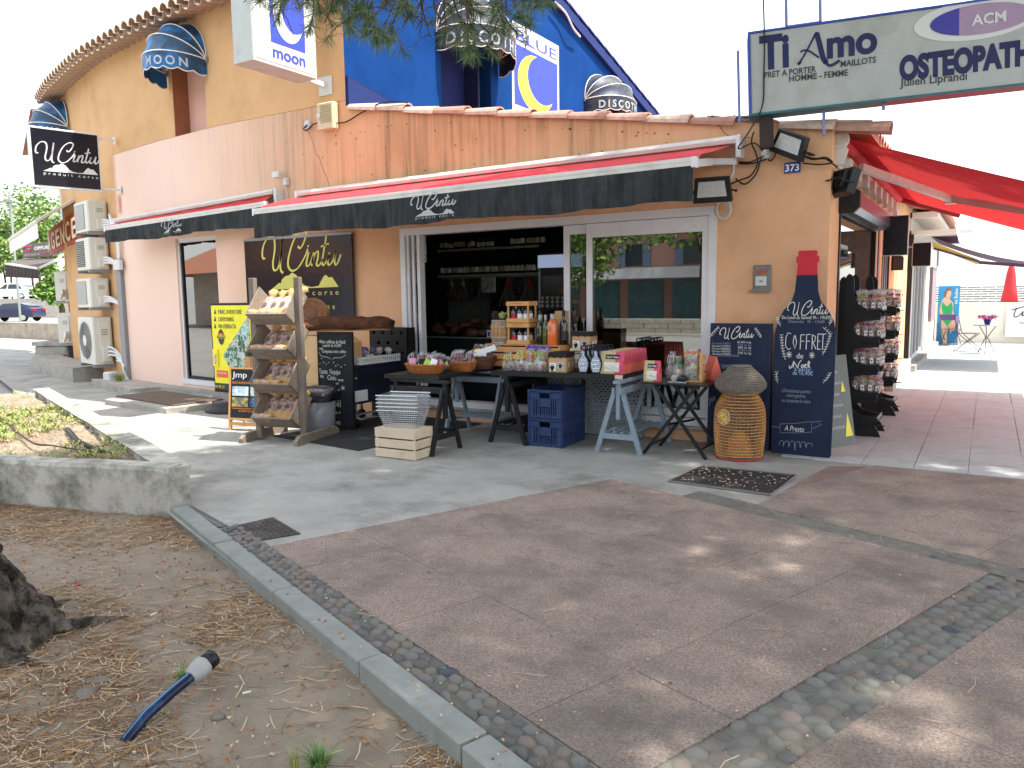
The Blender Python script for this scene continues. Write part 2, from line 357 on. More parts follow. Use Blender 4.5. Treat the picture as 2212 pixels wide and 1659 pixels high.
def clip(poly, a, b):            # keep the left of a->b
    o = []
    for i in range(len(poly)):
        p, q = poly[i], poly[(i + 1) % len(poly)]
        fp = (b[0] - a[0]) * (p[1] - a[1]) - (b[1] - a[1]) * (p[0] - a[0]); fq = (b[0] - a[0]) * (q[1] - a[1]) - (b[1] - a[1]) * (q[0] - a[0])
        if fp >= 0: o.append(p)
        if fp * fq < 0: t = fp / (fp - fq); o.append((p[0] + (q[0] - p[0]) * t, p[1] + (q[1] - p[1]) * t))
    return o
def slabs(parent, region, s0, s1, t0, t1, ds, dt, mat, top=.010, gap=.0024, fr=pv, jag=.0005, name='paving_slab', stag=0):
    j = 0; t = t0
    while t < t1 - 1e-3:
        s = s0 - (ds * stag * (j % 2))
        while s < s1 - 1e-3:
            g1, g2, g3, g4 = [gap * rnd.choice((.1, .3, .6, 1.)) for _ in range(4)]; q = [(s + g1, t + g2), (s + ds - g3, t + g2), (s + ds - g3, t + dt - g4), (s + g1, t + dt - g4)]
            for i in range(len(region)): q = clip(q, region[i], region[(i + 1) % len(region)]) if q else q
            if len(q) > 2:
                z = top + rnd.uniform(-jag, jag); P = [fr(*p) for p in q]; m = M()
                vs = [(p.x, p.y, 0.001) for p in P] + [(p.x, p.y, z) for p in P]; n = len(P)
                m.add(vs, [tuple(range(n, 2 * n))] + [(i, (i + 1) % n, n + (i + 1) % n, n + i) for i in range(n)])
                m.build(name, mat, parent)
            s += ds
        t += dt; j += 1
def bed(name, pts, mat, z):
    o = M().quad(*[(p[0], p[1], z) for p in pts]).build(name, mat); return tag(o, kind='structure')
m_rgr = mt('red grout', '#857169', .95, .2, 6, .4, 80)
# red terraces
r1 = [(0, -.02), (3.036, -.02), (3.036, 2.845), (.17, 2.845)]
o = bed('red_pavement', [pv(*p) for p in r1], m_rgr, .0065); slabs(o, r1, 0, 3.04, -.02, 2.845, .507, .57, m_red)
r2 = [(3.312, -3.0), (6.4, -3.0), (6.4, 2.842), (3.312, 2.842)]
o = bed('red_pavement', [pv(*p) for p in r2], m_rgr, .0065); slabs(o, r2, 3.31, 6.4, -3.0, 2.842, .515, .58, m_red)
tl = [st_of(p) for p in ((-1.36, 5.53), (.0, 5.03), (2.6, 4.08), (2.6, 7.33), (-.74, 7.33), (-1.14, 7.12))]
o = bed('red_pavement', [pv(*p) for p in tl], m_rgr, .0065); slabs(o, tl, tl[0][0] - .1, tl[2][0] + 1.6, 2.5, 6.4, .515, .58, m_red)
# cobble bands
m_cob = [mt('cobble grey', '#767570', .8, .2, 9, .3, 50, dirt='#68665d', dsc=6, damt=.6), mt('cobble dark', '#605f5c', .65, .15, 9, .25, 50, dirt='#6f6d64', dsc=7, damt=.5),
         mt('cobble buff', '#7a7268', .85, .2, 9, .3, 50), mt('cobble slate', '#494c54', .5, .15, 9, .2, 50), mt('cobble mauve', '#7d726c', .8, .2, 9, .3, 50)]
cob = []
for i in range(9):
    mm = M(); n = 9; jr = [rnd.uniform(.86, 1.1) for _ in range(n)]
    mm.lathe([(1.0, -.35), (.97, .0), (.72, .55), (.34, .8), (0, .86)], n, jag=lambda q, k: jr[k]); cob.append([mm.mesh('cobble', [c]) for c in m_cob])
def cobble_band(pts, z0, rows, n, sx, sy, label, dens=1.0, sink=0., fr=pv, h=.020):
    o = bed('cobble_band', [fr(*p) for p in pts], m_grout, z0)
    (sa, ta), (sb, tb), (sc_2, tc_), (sd, td) = pts
    for i in range(n):
        for r in range(rows):
            if rnd.random() > dens: continue
            u = (i + .5 + (r % 2) * .5 + rnd.uniform(-.16, .16)) / (n + .5); v = (r + .5 + rnd.uniform(-.13, .13)) / rows
            s = (sa * (1 - u) + sb * u) * (1 - v) + (sd * (1 - u) + sc_2 * u) * v; t = (ta * (1 - u) + tb * u) * (1 - v) + (td * (1 - u) + tc_ * u) * v
            p = fr(s, t, z0 - rnd.random() * sink); ci = rnd.choices(range(5), (6, 3, 2, .5, 1.2))[0]
            pc(cob[rnd.randrange(9)][ci], 'cobble', o, p, (rnd.uniform(-.1, .1), rnd.uniform(-.1, .1), math.atan2(E1.y, E1.x) + rnd.uniform(-.6, .6)), (sx * rnd.uniform(.75, 1.2), sy * rnd.uniform(.75, 1.15), h * rnd.uniform(.6, 1.25)))
    return o
cobble_band([(-.62, -.125), (3.9, -.22), (3.9, -.035), (-.62, -.01)], .003, 3, 56, .043, .032, 'a', .96)
cobble_band([(3.035, -1.0), (3.035, 2.85), (3.315, 2.85), (3.315, -1.0)], .003, 4, 46, .042, .046, 'b', .97, .006)
cobble_band([(.9, 2.84), (6.4, 2.84), (6.4, 3.08), (.9, 3.08)], .008, 3, 52, .045, .034, 'c', .5, .015)
# kerb stones
m_kerb = mt('kerb stone', '#8d918c', .85, .12, 12, .35, 150, dirt='#6d7268', dsc=4, damt=.5)
m_mort = mt('kerb mortar', '#a9aaa2', .9, .1, 20, .3, 120)
kb = M().box(-1.3, 4.2, -.03, .0, -.2, -.01); kb.v = [tuple(pv(v[0], v[1] - .24 - v[0] * .012, v[2])) for v in kb.v]; kb_o = tag(kb.build('kerb', m_mort), kind='structure')
edges = [-1.28, -.22, .79, 1.79, 2.56, 3.5]
for a, b in zip(edges, edges[1:]):
    k = M().rbox(a + .006, b - .006, -.06, .06, -.18, .034 + rnd.uniform(-.004, .004), .006)
    k.v = [tuple(pv(v[0], v[1] - .232 - v[0] * .014, v[2])) for v in k.v]; k.build('kerb_stone', m_kerb, kb_o)
# soil bed
m_soil = mt('dry soil', '#a39684', .95, .16, 5, .9, 130, dirt='#8a7a66', dsc=3, damt=.8, speck=('#5f5548', 90, .6, .7))
def soil_z(x, y): return -.045 + .022 * mnoise.noise((x * 1.3, y * 1.3, 0)) + .012 * mnoise.noise((x * 5, y * 5, 3)) + .006 * mnoise.noise((x * 19, y * 19, 7))
def soil_sheet(name, x0, x1, y0, y1, step, keep, zf, mat):
    nx, ny = int((x1 - x0) / step), int((y1 - y0) / step); idx = {}; m = M()
    for j in range(ny + 1):
        for i in range(nx + 1):
            x, y = x0 + i * step, y0 + j * step; idx[i, j] = len(m.v); m.v.append((x, y, zf(x, y)))
    for j in range(ny):
        for i in range(nx):
            if keep(x0 + (i + .5) * step, y0 + (j + .5) * step): m.f.append([idx[i, j], idx[i + 1, j], idx[i + 1, j + 1], idx[i, j + 1]]); m.mi.append(0); m.sm.append(True)
    return tag(m.build(name, mat), kind='structure')
soil_sheet('soil_bed', -9.5, 4.5, -3, 4.0, .055, lambda x, y: st_of((x, y))[1] < -.2, soil_z, m_soil)
# pine needles, cone scales and crumbs lying on the soil (nobody could count them)
def needle_mat(c): return mt('needle ' + c, c, .8, .15, 30)
nm = [needle_mat(c) for c in ('#a5835c', '#86623f', '#cdb592', '#5a3f2a')]
nd = M()
def on_soil(x, y): return st_of((x, y))[1] < -.30
cnt = 0
while cnt < 19500:
    r = rnd.random()
    x, y = rnd.uniform(-6.6, -.4), rnd.uniform(.55, 3.5)
    if not on_soil(x, y) or (x + 6.6) * .32 + .0 > 9: continue
    dn = mnoise.noise((x * 1.1 + 4, y * 1.1, 5)) + .5 * mnoise.noise((x * 3.1, y * 3.1, 9))
    s_, t_ = st_of((x, y))
    bias = .45 if (t_ < -1.0) else -.12
    if t_ < -.9 and s_ < .7: bias = .3
    if x < -4.6 and y > 2.5: bias = .6
    if rnd.random() > max(.05, min(1, dn + bias + .12)): continue
    a = rnd.gauss(.35, .75) if rnd.random() < .75 else rnd.uniform(0, PI); L = rnd.uniform(.06, .13); z = soil_z(x, y) + rnd.uniform(.003, .016); wd = rnd.uniform(.0011, .0021)
    dx, dy = math.cos(a), math.sin(a); cv = rnd.uniform(-.012, .012); P = []
    for q in (-1, 0, 1):
        px, py = x + dx * L / 2 * q - dy * cv * (1 - q * q), y + dy * L / 2 * q + dx * cv * (1 - q * q); pz = z + (.006 * (1 - abs(q)) if q else 0) + rnd.uniform(0, .008) * (q == 1)
        P += [(px - dy * wd, py + dx * wd, pz), (px + dy * wd, py - dx * wd, pz)]
    nd.add(P, [(0, 2, 3, 1), (2, 4, 5, 3)], rnd.choices(range(4), (5, 4, 3, 2))[0]); cnt += 1
tag(nd.build('pine_needles', nm), kind='stuff')
cm = [mt('cone scale', '#b5754a', .7, .3, 40), mt('crumb', '#c9b79b', .8, .2, 40), mt('bark flake', '#6f6156', .9, .2, 30)]
cs = M()
for i in range(2600):
    x, y = rnd.uniform(-5.5, -.2), rnd.uniform(.6, 3.4)
    s_, t_ = st_of((x, y)); sz = rnd.uniform(.003, .0075)
    if t_ > -.3:
        if t_ > -.0 and rnd.random() > .03: continue
        if s_ < .6: continue
        z = .008 if t_ < 0 else .016
        if -.3 < t_ < -.19: z = .034
        if rnd.random() < .2: continue
    else: z = soil_z(x, y) + .003
    mi = rnd.choices(range(3), (5, 3, 1))[0]; sz *= 1.2 if mi == 2 else 1
    a = rnd.uniform(0, PI); c_, s2 = math.cos(a), math.sin(a); l = sz * rnd.uniform(1.2, 2.6)
    q = [(x + c_ * l * i_ - s2 * sz * j_, y + s2 * l * i_ + c_ * sz * j_, z + (0.004 if k_ else -.002)) for k_ in (0, 1) for j_ in (-.5, .5) for i_ in (-.5, .5)]
    cs.add(q, [(4, 5, 7, 6), (0, 1, 5, 4), (2, 6, 7, 3), (0, 4, 6, 2), (1, 3, 7, 5)], mi)
for i in range(520):
    s_, t_ = rnd.uniform(.1, 6.0), rnd.uniform(.0, 4.0); p = pv(s_, t_); sz = rnd.uniform(.003, .007); a = rnd.uniform(0, PI)
    c_, s2 = math.cos(a) * sz, math.sin(a) * sz; z = .016
    cs.quad((p.x + c_, p.y + s2, z), (p.x - s2, p.y + c_, z + .003), (p.x - c_, p.y - s2, z), (p.x + s2, p.y - c_, z + .001), mi=rnd.choice((0, 1, 1, 2)))
tag(cs.build('cone_litter', cm), kind='stuff')
# loose needles and twigs on the paving
tw = M()
for i in range(150):
    s_, t_ = rnd.uniform(.1, 5.8), rnd.uniform(-.1, 4.2); p = pv(s_, t_); a = rnd.uniform(0, PI); L = rnd.uniform(.03, .075); b_ = a + rnd.uniform(-.4, .4)
    q = [(p.x, p.y, .0155), (p.x + math.cos(a) * L, p.y + math.sin(a) * L, .018), (p.x + math.cos(a) * L + math.cos(b_) * L, p.y + math.sin(a) * L + math.sin(b_) * L, .0155)]
    tw.tube(q, .0011, 3, rnd.randrange(2), cap=False)
tag(tw.build('fallen_needles', [nm[2], nm[1]]), kind='stuff')
# stones in the soil
m_st = mt('field stone', '#7d756b', .9, .2, 14, .5, 60)
for (u, v, r, lab) in [(185, 1480, .05, 'brown half-buried field stone beside the pine roots'), (215, 1453, .042, 'flat grey stone in the needles between the trunk and the pipe'), (470, 1530, .03, 'small grey stone in the needles by the pipe fitting'), (262, 1545, .02, 'pale chip of stone near the low end of the blue pipe')]:
    p = G(u, v); b = M().ball((0, 0, 0), (r, r * .8, r * .5), 10, 6, jag=.12); o = b.build('stone', m_st, loc=(p.x, p.y, soil_z(p.x, p.y) + r * .12), rz=rnd.random()); tag(o, lab, 'stone', 'stones in the soil bed')

# walkway slabs beside the shop
wk = [(-1.6, 7.36), (3.2, 7.36), (3.2, 24.9), (-1.6, 24.9)]
o = bed('walkway', wk, m_grout, .004)
slabs(o, [(-1.6, 7.36), (2.8, 7.36), (2.8, 16.0), (-1.6, 16.0)], -1.72, 2.8, 7.36, 16.0, .41, 1.22, m_walk, .010, .005, fr=lambda x, y, z=0: Vector((x, y, z)), jag=.0012)
wf = M().box(-1.6, 2.8, 16.0, 24.9, .0045, .010).build('paving_slab', m_walk, o)
bed('sea_terrace', [(-40, 26.3), (90, 26.3), (90, 60), (-40, 60)], m_walk, .004)

# iron covers and drains
m_iron = mt('cast iron', '#4b4744', .6, .2, 12, .5, 70, metal=.3, dirt='#77716a', dsc=5, damt=.6)
m_blk = mt('black rubber cover', '#2d2b2d', .8, .2, 10, .5, 90, speck=('#b9b3a6', 60, .66, .9))
c4 = [Vector((-2.16, 5.94, 0)), Vector((-2.1, 6.6, 0)), Vector((-1.32, 6.62, 0)), Vector((-1.36, 5.90, 0))]
t = thing('manhole_cover', 'black square manhole cover strewn with pale litter near the wicker fish trap', 'manhole cover', (-1.73, 6.26, 0))
q = [p - Vector((-1.73, 6.26, 0)) for p in c4]
mm = M(); vs = [(p.x, p.y, z) for z in (0.002, .012) for p in q]; mm.add(vs, [(4, 7, 6, 5), (0, 1, 5, 4), (1, 2, 6, 5), (2, 3, 7, 6), (3, 0, 4, 7)]); mm.build('lid', m_blk, t)
mm = M(); mm.tube([(p.x * .93, p.y * .93, .012) for p in q], .006, 4, closed=True); mm.tube([(.05 * math.cos(i / 10 * 2 * PI) + .12, .05 * math.sin(i / 10 * 2 * PI) + .03, .0125) for i in range(10)], .004, 4, closed=True); mm.build('lid_rim', m_iron, t); mm = M(); mm.tube([(p.x * 1.03, p.y * 1.03, .006) for p in q], .012, 4, closed=True); mm.build('lid_frame', mt('frame grey', '#6f6d69', .6, .2, 8, metal=.3), t)
lit = M()
for i in range(120):
    x, y = rnd.uniform(-.38, .38), rnd.uniform(-.3, .32); a = rnd.uniform(0, PI); sz = rnd.uniform(.003, .008)
    lit.box(x - sz, x + sz, y - sz * .5, y + sz * .5, .0125, .017)
tag(lit.build('litter', cm[1], t), kind='stuff')
c4 = [(-4.34, 3.24), (-4.25, 3.6), (-3.79, 3.43), (-3.96, 3.12)]; cx, cy = -4.08, 3.35
t = thing('manhole_cover', 'ridged cast iron cover set at the corner of the red paving', 'manhole cover', (cx, cy, 0))
q = [Vector((x - cx, y - cy, 0)) for x, y in c4]; mm = M(); vs = [(p.x, p.y, z) for z in (0.002, .009) for p in q]; mm.add(vs, [(4, 7, 6, 5), (0, 1, 5, 4), (1, 2, 6, 5), (2, 3, 7, 6), (3, 0, 4, 7)]); mm.build('lid', m_iron, t)
mm = M()
for i in range(9):
    a = q[0].lerp(q[1], (i + .6) / 9.4); b = q[3].lerp(q[2], (i + .6) / 9.4); P = []
    for k in range(13): p = a.lerp(b, .03 + .94 * k / 12); P.append((p.x, p.y + (.010 if k % 2 else -.010), .010))
    mm.tube(P, .0048, 4)
mm.build('ridges', m_iron, t)
t = thing('slot_drain', 'narrow slotted drain along the kerb below the planter corner', 'drain', (-4.73, 3.37, 0), math.atan2(-.21, .70))
M().box(-.36, .36, -.045, .045, .001, .004).build('channel', mt('drain black', '#0c0c0c', .9), t)
mm = M()
for i in range(26): mm.box(-.35 + i * .028, -.345 + i * .028, -.04, .04, .004, .012)
mm.box(-.36, .36, -.045, -.038, .004, .013); mm.box(-.36, .36, .038, .045, .004, .013); mm.box(-.36, .36, -.003, .003, .004, .0135); mm.build('grating', mt('drain grey', '#8a8c88', .7, .1), t)
# concrete steps, slab and grating in front of the left wall
m_led = mt('old concrete', '#a8a59d', .9, .15, 5, .5, 60, dirt='#5c5a50', dsc=4, damt=.6)
p = [(-14.1, 7.9), (-11.8, 7.23), (-11.6, 7.62), (-10.2, 7.72), (-9.6, 7.74), (-9.6, 7.76), (-10.3, 7.76), (-13.4, 8.2)]
mm = M(); n = len(p); mm.prism(p, 0, .12, 'z'); tag(mm.build('raised_kerb', m_led), kind='structure')
p = [(-11.24, 6.48), (-9.5, 6.32), (-9.3, 6.9), (-10.2, 7.6), (-11.7, 7.2)]
mm = M(); mm.prism(p, 0, .075, 'z'); slab_o = tag(mm.build('access_slab', m_led), kind='structure')
t = thing('floor_grating', 'rusty ribbed steel grating set in the concrete slab below the left window', 'grating', (-10.4, 6.95, .076), math.radians(-8))
mm = M(); mm.box(-.95, .85, -.34, .42, 0, .006); mm.build('base_plate', mt('grating dark', '#3a3532', .8, .2), t)
mm = M()
for i in range(22): mm.box(-.93, .83, -.33 + i * .034, -.312 + i * .034, .006, .02)
for i in range(4): mm.box(-.95 + i * .59, -.92 + i * .59, -.34, .42, .0065, .0215)
mm.build('bars', mt('grating rust', '#7c6c60', .7, .2, metal=.3), t)
for (u, v, a, b, lab) in [(165, 812, .75, .4, 'pale rectangular cover flush in the sunlit pavement'), (300, 842, .7, .22, 'second pale cover in the pavement by the low kerb')]:
    p = G(u, v); o = M().rbox(-a / 2, a / 2, -b / 2, b / 2, .001, .012, .004).build('pavement_cover', mt('pavement cover', '#8f918f', .6, .1, metal=.4), loc=(p.x, p.y, 0), rz=-.35); tag(o, lab, 'cover', 'covers in the left pavement')
# ---------------------------------------------------------------- buildings
m_peach = mt('peach render', '#e0b08a', .9, .07, 2.2, .25, 55, spec=.1, sz=(2.5, 3.0), streak=.8, lit_tint=('#eed3c6', -2.4, -6.0, .85), dirt='#c3936f', dsc=1.4, damt=.55, speck=('#6b4e3c', 26, .715, .8))  # paler towards the street end: glare and bounced sunlight put into the colour
m_ochre = mt('ochre render', '#d1aa7f', .9, .06, 2.0, .25, 55, spec=.1, dirt='#b58d60', dsc=1.3, damt=.55)
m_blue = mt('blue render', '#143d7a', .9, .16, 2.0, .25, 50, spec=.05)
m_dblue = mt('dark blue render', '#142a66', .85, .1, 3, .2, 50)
m_pink = mt('pink render', '#e3b5a6', .9, .06, 3, .2, 50)
m_brown = mt('brown reveal', '#9c6448', .85, .1, 4, .2, 50)
m_tile = mt('clay tile', '#c39a8a', .85, .22, 9, .4, 60, dirt='#8f8078', dsc=5, damt=.6)
m_tile2 = mt('old clay tile', '#b59c88', .9, .25, 9, .4, 60, dirt='#5d534c', dsc=5, damt=.7)
m_roof = mt('roof tiles', '#a8705a', .9, .25, 8, .6, 20, stretch=(4, 1, 1))
m_white = mt('white aluminium', '#dcdcdf', .35, .04, 4, dirt='#b9b6b2', dsc=6, damt=.25, spec=.5)
m_grey = mt('grey metal', '#8d9196', .4, .08, 8, metal=.3)
m_black = mt('black paint', '#17181a', .5, .15, 6)
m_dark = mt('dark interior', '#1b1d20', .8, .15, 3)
m_glass = pane_mat('window glass', '#c5d0ce', .14, .9)
m_gl2 = pane_mat('left window glass', '#7f8a88', .2, .95)

def wp(m, p0, p1, poly, th=.25, mi=0, proud=0.):
    p0, p1 = Vector((p0[0], p0[1], 0)), Vector((p1[0], p1[1], 0)); d = (p1 - p0).normalized(); n = Vector((-d.y, d.x, 0))
    k = len(poly); a = [p0 + d * q[0] + Vector((0, 0, q[1])) - n * proud for q in poly]; b = [x + n * th for x in a]
    m.add(a + b, [tuple(range(k)), tuple(range(2 * k - 1, k - 1, -1))] + [(i, k + i, k + (i + 1) % k, (i + 1) % k) for i in range(k)], mi)
def wall(m, p0, p1, zb, zt, ops=(), th=.25, mi=0):
    L = (Vector(p1) - Vector(p0)).length; f = zt if callable(zt) else (lambda a: zt)
    xs = sorted({0, L} | {o[0] for o in ops} | {o[1] for o in ops})
    for a, b in zip(xs, xs[1:]):
        op = [o for o in ops if o[0] <= a + 1e-6 and o[1] >= b - 1e-6]
        if op:
            if op[0][2] > zb + .01: wp(m, p0, p1, [(a, zb), (b, zb), (b, op[0][2]), (a, op[0][2])], th, mi)
            if op[0][3] < f(a) - .01: wp(m, p0, p1, [(a, op[0][3]), (b, op[0][3]), (b, f(b)), (a, f(a))], th, mi)
        else: wp(m, p0, p1, [(a, zb), (b, zb), (b, f(b)), (a, f(a))], th, mi)
def topz(X): return 4.125 if X < -7.33 else 4.055 - .1665 * (X + 7.29)

shop = thing('shop_building', 'peach rendered corner shop with a sloping coping and wide sliding windows', 'building', (-5, 8, 0))
SO = Vector((-5, 8, 0))
def bl(m, name, mat, par=None, root=None):      # build a part given in world coordinates under a thing at root
    r = SO if root is None else root
    m.v = [(v[0] - r[0], v[1] - r[1], v[2] - r[2]) for v in m.v]; return m.build(name, mat, par if par is not None else shop)
A0, A1, A2, A3 = (-1.3, 7.75), (-9.9, 7.75), (-11.7, 7.93), (-13.4, 8.2)
m = M()
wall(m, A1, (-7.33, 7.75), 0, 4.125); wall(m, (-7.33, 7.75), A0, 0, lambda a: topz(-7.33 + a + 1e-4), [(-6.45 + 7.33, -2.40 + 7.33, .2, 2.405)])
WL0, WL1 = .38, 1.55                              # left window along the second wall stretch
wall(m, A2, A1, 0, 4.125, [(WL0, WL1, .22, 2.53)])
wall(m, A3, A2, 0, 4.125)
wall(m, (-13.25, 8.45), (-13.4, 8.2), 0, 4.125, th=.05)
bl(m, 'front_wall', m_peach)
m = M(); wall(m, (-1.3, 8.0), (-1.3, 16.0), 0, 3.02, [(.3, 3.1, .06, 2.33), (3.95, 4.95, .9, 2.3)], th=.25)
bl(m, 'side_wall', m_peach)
m = M()
wp(m, (-7.33, 7.80), (-1.0, 7.80), [(0, 4.03), (6.33, 2.98), (6.33, 3.04), (0, 4.09)], 8.2); bl(m, 'roof', m_roof)
# coping: half barrel tiles laid down the slope
def barrel(L, r0, r1, th=.014, n=8, a0=0, a1=PI):
    m = M(); vs = []
    for q, r in ((0, r0), (1, r1)):
        for rr in (r, r - th):
            for i in range(n + 1): t = a0 + (a1 - a0) * i / n; vs.append((q * L, -rr * math.cos(t), rr * math.sin(t)))
    k = n + 1; fs = []
    for i in range(n): fs += [(i, i + 1, 2 * k + i + 1, 2 * k + i), (k + i, 3 * k + i, 3 * k + i + 1, k + i + 1), (i, k + i, k + i + 1, i + 1), (2 * k + i, 2 * k + i + 1, 3 * k + i + 1, 3 * k + i)]
    fs += [(0, 2 * k, 3 * k, k), (n, k + n, 3 * k + n, 2 * k + n)]
    m.add(vs, fs, 0, False); return m
m_t3 = [m_tile, mt('clay tile pale', '#d0b4a4', .85, .22, 9, .4, 60, dirt='#9a8a80', dsc=5, damt=.6), mt('clay tile red', '#b58474', .85, .22, 9, .4, 60, dirt='#8f8078', dsc=5, damt=.6)]
cop = [barrel(.50, .092, .128, .02).mesh('coping_tile', [c]) for c in m_t3]
X = -7.27; i = 0
while X < -1.1:
    if not (-2.5 < X < -1.95):
        pc(rnd.choice(cop), 'coping_tile', shop, (X - SO.x, 7.79 - SO.y, topz(X) - .05 + rnd.uniform(-.008, .008)), (rnd.uniform(-.05, .05), math.radians(9.0 + rnd.uniform(-1, 1)), rnd.uniform(-.02, .02)), (1, 1, .85))
    X += .458; i += 1
m = M()
for i in range(26):
    x = rnd.uniform(-2.5, -1.9); y = rnd.uniform(7.74, 7.9); z = topz(x) + rnd.uniform(0, .05); a = rnd.uniform(.03, .1)
    m.bar((x - a, y, z + rnd.uniform(-.01, .02)), (x + a, y + rnd.uniform(-.05, .05), z), .09, .014)
bl(m, 'broken_slates', mt('slate', '#8d8a84', .9, .25, 12, .5, 40))
# side eave tiles
ev = barrel(.34, .085, .095, n=6).mesh('eave_tile', [m_tile])
for k in range(30):
    y = 7.86 + k * .22
    pc(ev, 'eave_tile', shop, (-1.33 - SO.x, y - SO.y, 3.05), (0, math.radians(9), 0))

# cracks and old fixing holes in the render
m_crk = mt('crack', '#6b4a38', .95, .2)
def zz(x0, y0, k): return lambda a, b: F((x0 + a * k) * .54004, (y0 + b * k) * .54004, 7.7475)
for zf, pts in ((zz(1024, 0, .4629), [(450, 1130), (490, 1230), (520, 1330), (545, 1365), (580, 1450), (610, 1540), (640, 1640)]), (zz(2048, 0, .4629), [(1690, 1040), (1770, 1065), (1830, 1150), (1880, 1180), (1960, 1178), (2060, 1192)]), (zz(1024, 0, .4629), [(1065, 1582), (1300, 1562), (1500, 1545), (1800, 1512), (2212, 1478)]), (zz(2048, 0, .4629), [(0, 1450), (400, 1400), (900, 1340), (1300, 1290), (1700, 1230)])):
    P = [zf(a + rnd.uniform(-6, 6), b + rnd.uniform(-4, 4)) for a, b in pts]; m = M(); m.ribbon([(p.x, p.z) for p in P], .006, 7.7475); bl(m, 'hairline_crack', m_crk)
m = M()
for i in range(46): x, z = rnd.uniform(-8.5, -2.6), rnd.uniform(3.05, 3.75); z = min(z, topz(x) - .15); r_ = rnd.uniform(.006, .013); m.quad(*[(x + r_ * math.cos(q), 7.7478, z + r_ * math.sin(q)) for q in (0, 1.05, 2.1, 3.14, 4.2, 5.2)])
o = bl(m, 'fixing_holes', m_crk); o['kind'] = 'stuff'
# front window unit
Y0 = 7.75
m = M()
m.box(-6.47, -2.36, 7.735, 7.87, 2.325, 2.415); m.box(-6.47, -6.395, 7.735, 7.87, .24, 2.325); m.box(-2.44, -2.36, 7.735, 7.87, .24, 2.325); m.box(-6.47, -2.36, 7.72, 7.87, .165, .24)
fr = bl(m, 'window_frame', m_white)
m = M(); m.box(-6.50, -2.33, 7.68, 7.86, .135, .163); bl(m, 'sill', m_led, fr)
m = M()
for k, x in enumerate((-6.385, -6.325, -6.265)): m.box(x, x + .032, 7.76 + k * .03, 7.79 + k * .03, .24, 2.325)
m.box(-6.25, -6.205, 7.80, 7.90, .24, 2.325); bl(m, 'folded_door_leaf', m_white, fr)
def leaf(x0, x1, y, rail_t, st, par, nm='sliding_leaf'):
    m = M(); m.box(x0, x0 + st, y, y + .04, .25, 2.32); m.box(x1 - st, x1, y, y + .04, .25, 2.32); m.box(x0 + st, x1 - st, y, y + .04, 2.32 - rail_t, 2.32); m.box(x0 + st, x1 - st, y, y + .04, .25, .33)
    o = bl(m, nm, m_white, par)
    g = M(); g.box(x0 + st, x1 - st, y + .014, y + .024, .33, 2.32 - rail_t); bl(g, 'pane', m_glass, par); return o
leaf(-4.13, -3.76, 7.80, .10, .075, fr, 'door_leaf')
leaf(-3.82, -2.44, 7.752, .15, .07, fr)
m = M(); m.box(-4.115, -4.07, 7.775, 7.80, 1.10, 1.24); m.tube(cr([(-4.093, 7.775, 1.22), (-4.093, 7.72, 1.18), (-4.093, 7.70, 1.02), (-4.093, 7.72, .86), (-4.093, 7.775, .82)], 4), .010, 6); m.bar((-4.10, 7.76, 1.235), (-4.03, 7.75, 1.245), .02, .012); bl(m, 'door_handle', m_white, fr)
# left window
d2 = (Vector((A1[0], A1[1], 0)) - Vector((A2[0], A2[1], 0))).normalized(); n2 = Vector((-d2.y, d2.x, 0)); o2 = Vector((A2[0], A2[1], 0))
def w2(a, n, z): p = o2 + d2 * a + n2 * n; return (p.x, p.y, z)
def box2(m, a0, a1, n0, n1, z0, z1): m.add([w2(a, n, z) for z in (z0, z1) for n in (n0, n1) for a in (a0, a1)], [(0, 2, 3, 1), (4, 5, 7, 6), (0, 1, 5, 4), (2, 6, 7, 3), (0, 4, 6, 2), (1, 3, 7, 5)])
m = M(); box2(m, WL0, WL0 + .05, .03, .13, .22, 2.53); box2(m, WL1 - .05, WL1, .03, .13, .22, 2.53); box2(m, WL0, WL1, .03, .13, 2.47, 2.53); box2(m, WL0 - .03, WL1 + .03, -.02, .13, .17, .25)
f2 = bl(m, 'left_window_frame', m_white)
m = M(); box2(m, WL0 + .05, WL1 - .05, .07, .085, .25, 2.47); bl(m, 'left_pane', m_gl2, f2)
m = M(); box2(m, WL0 + .05, WL0 + .09, .05, .11, .25, 2.47); box2(m, WL0 + .09, WL1 - .05, .05, .11, .25, .30); bl(m, 'inner_frame', m_black, f2)
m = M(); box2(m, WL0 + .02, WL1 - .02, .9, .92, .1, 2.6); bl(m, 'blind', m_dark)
# side doorway: black frame, glass leaf, roller shutter box
m = M(); m.box(-1.34, -1.285, 8.27, 8.33, .06, 2.36); m.box(-1.34, -1.285, 11.07, 11.15, .06, 2.36); m.box(-1.34, -1.285, 8.33, 11.07, 2.30, 2.36); dfr = bl(m, 'side_door_frame', m_black)
m = M(); m.box(-1.36, -1.33, 8.36, 8.44, .06, 2.28); m.box(-1.40, -1.37, 8.75, 8.82, .06, 2.0); m.box(-1.45, -1.42, 9.05, 9.10, .06, 2.0); m.box(-1.46, -1.36, 8.44, 9.3, 2.0, 2.04); bl(m, 'side_door_stiles', m_grey, dfr)
m = M(); m.box(-1.415, -1.405, 8.44, 10.2, .06, 2.0); bl(m, 'side_pane', m_glass, dfr)
m = M(); m.box(-1.52, -1.5, 8.44, 9.25, 2.05, 2.29); fas = bl(m, 'lettered_fascia', m_dark, dfr)
m = M(); m.box(-2.3, -1.302, 11.08, 11.098, .06, 2.33); bl(m, 'stone_reveal', mt('stone reveal', '#8c7f74', .9, .25, 12, .4, 60))
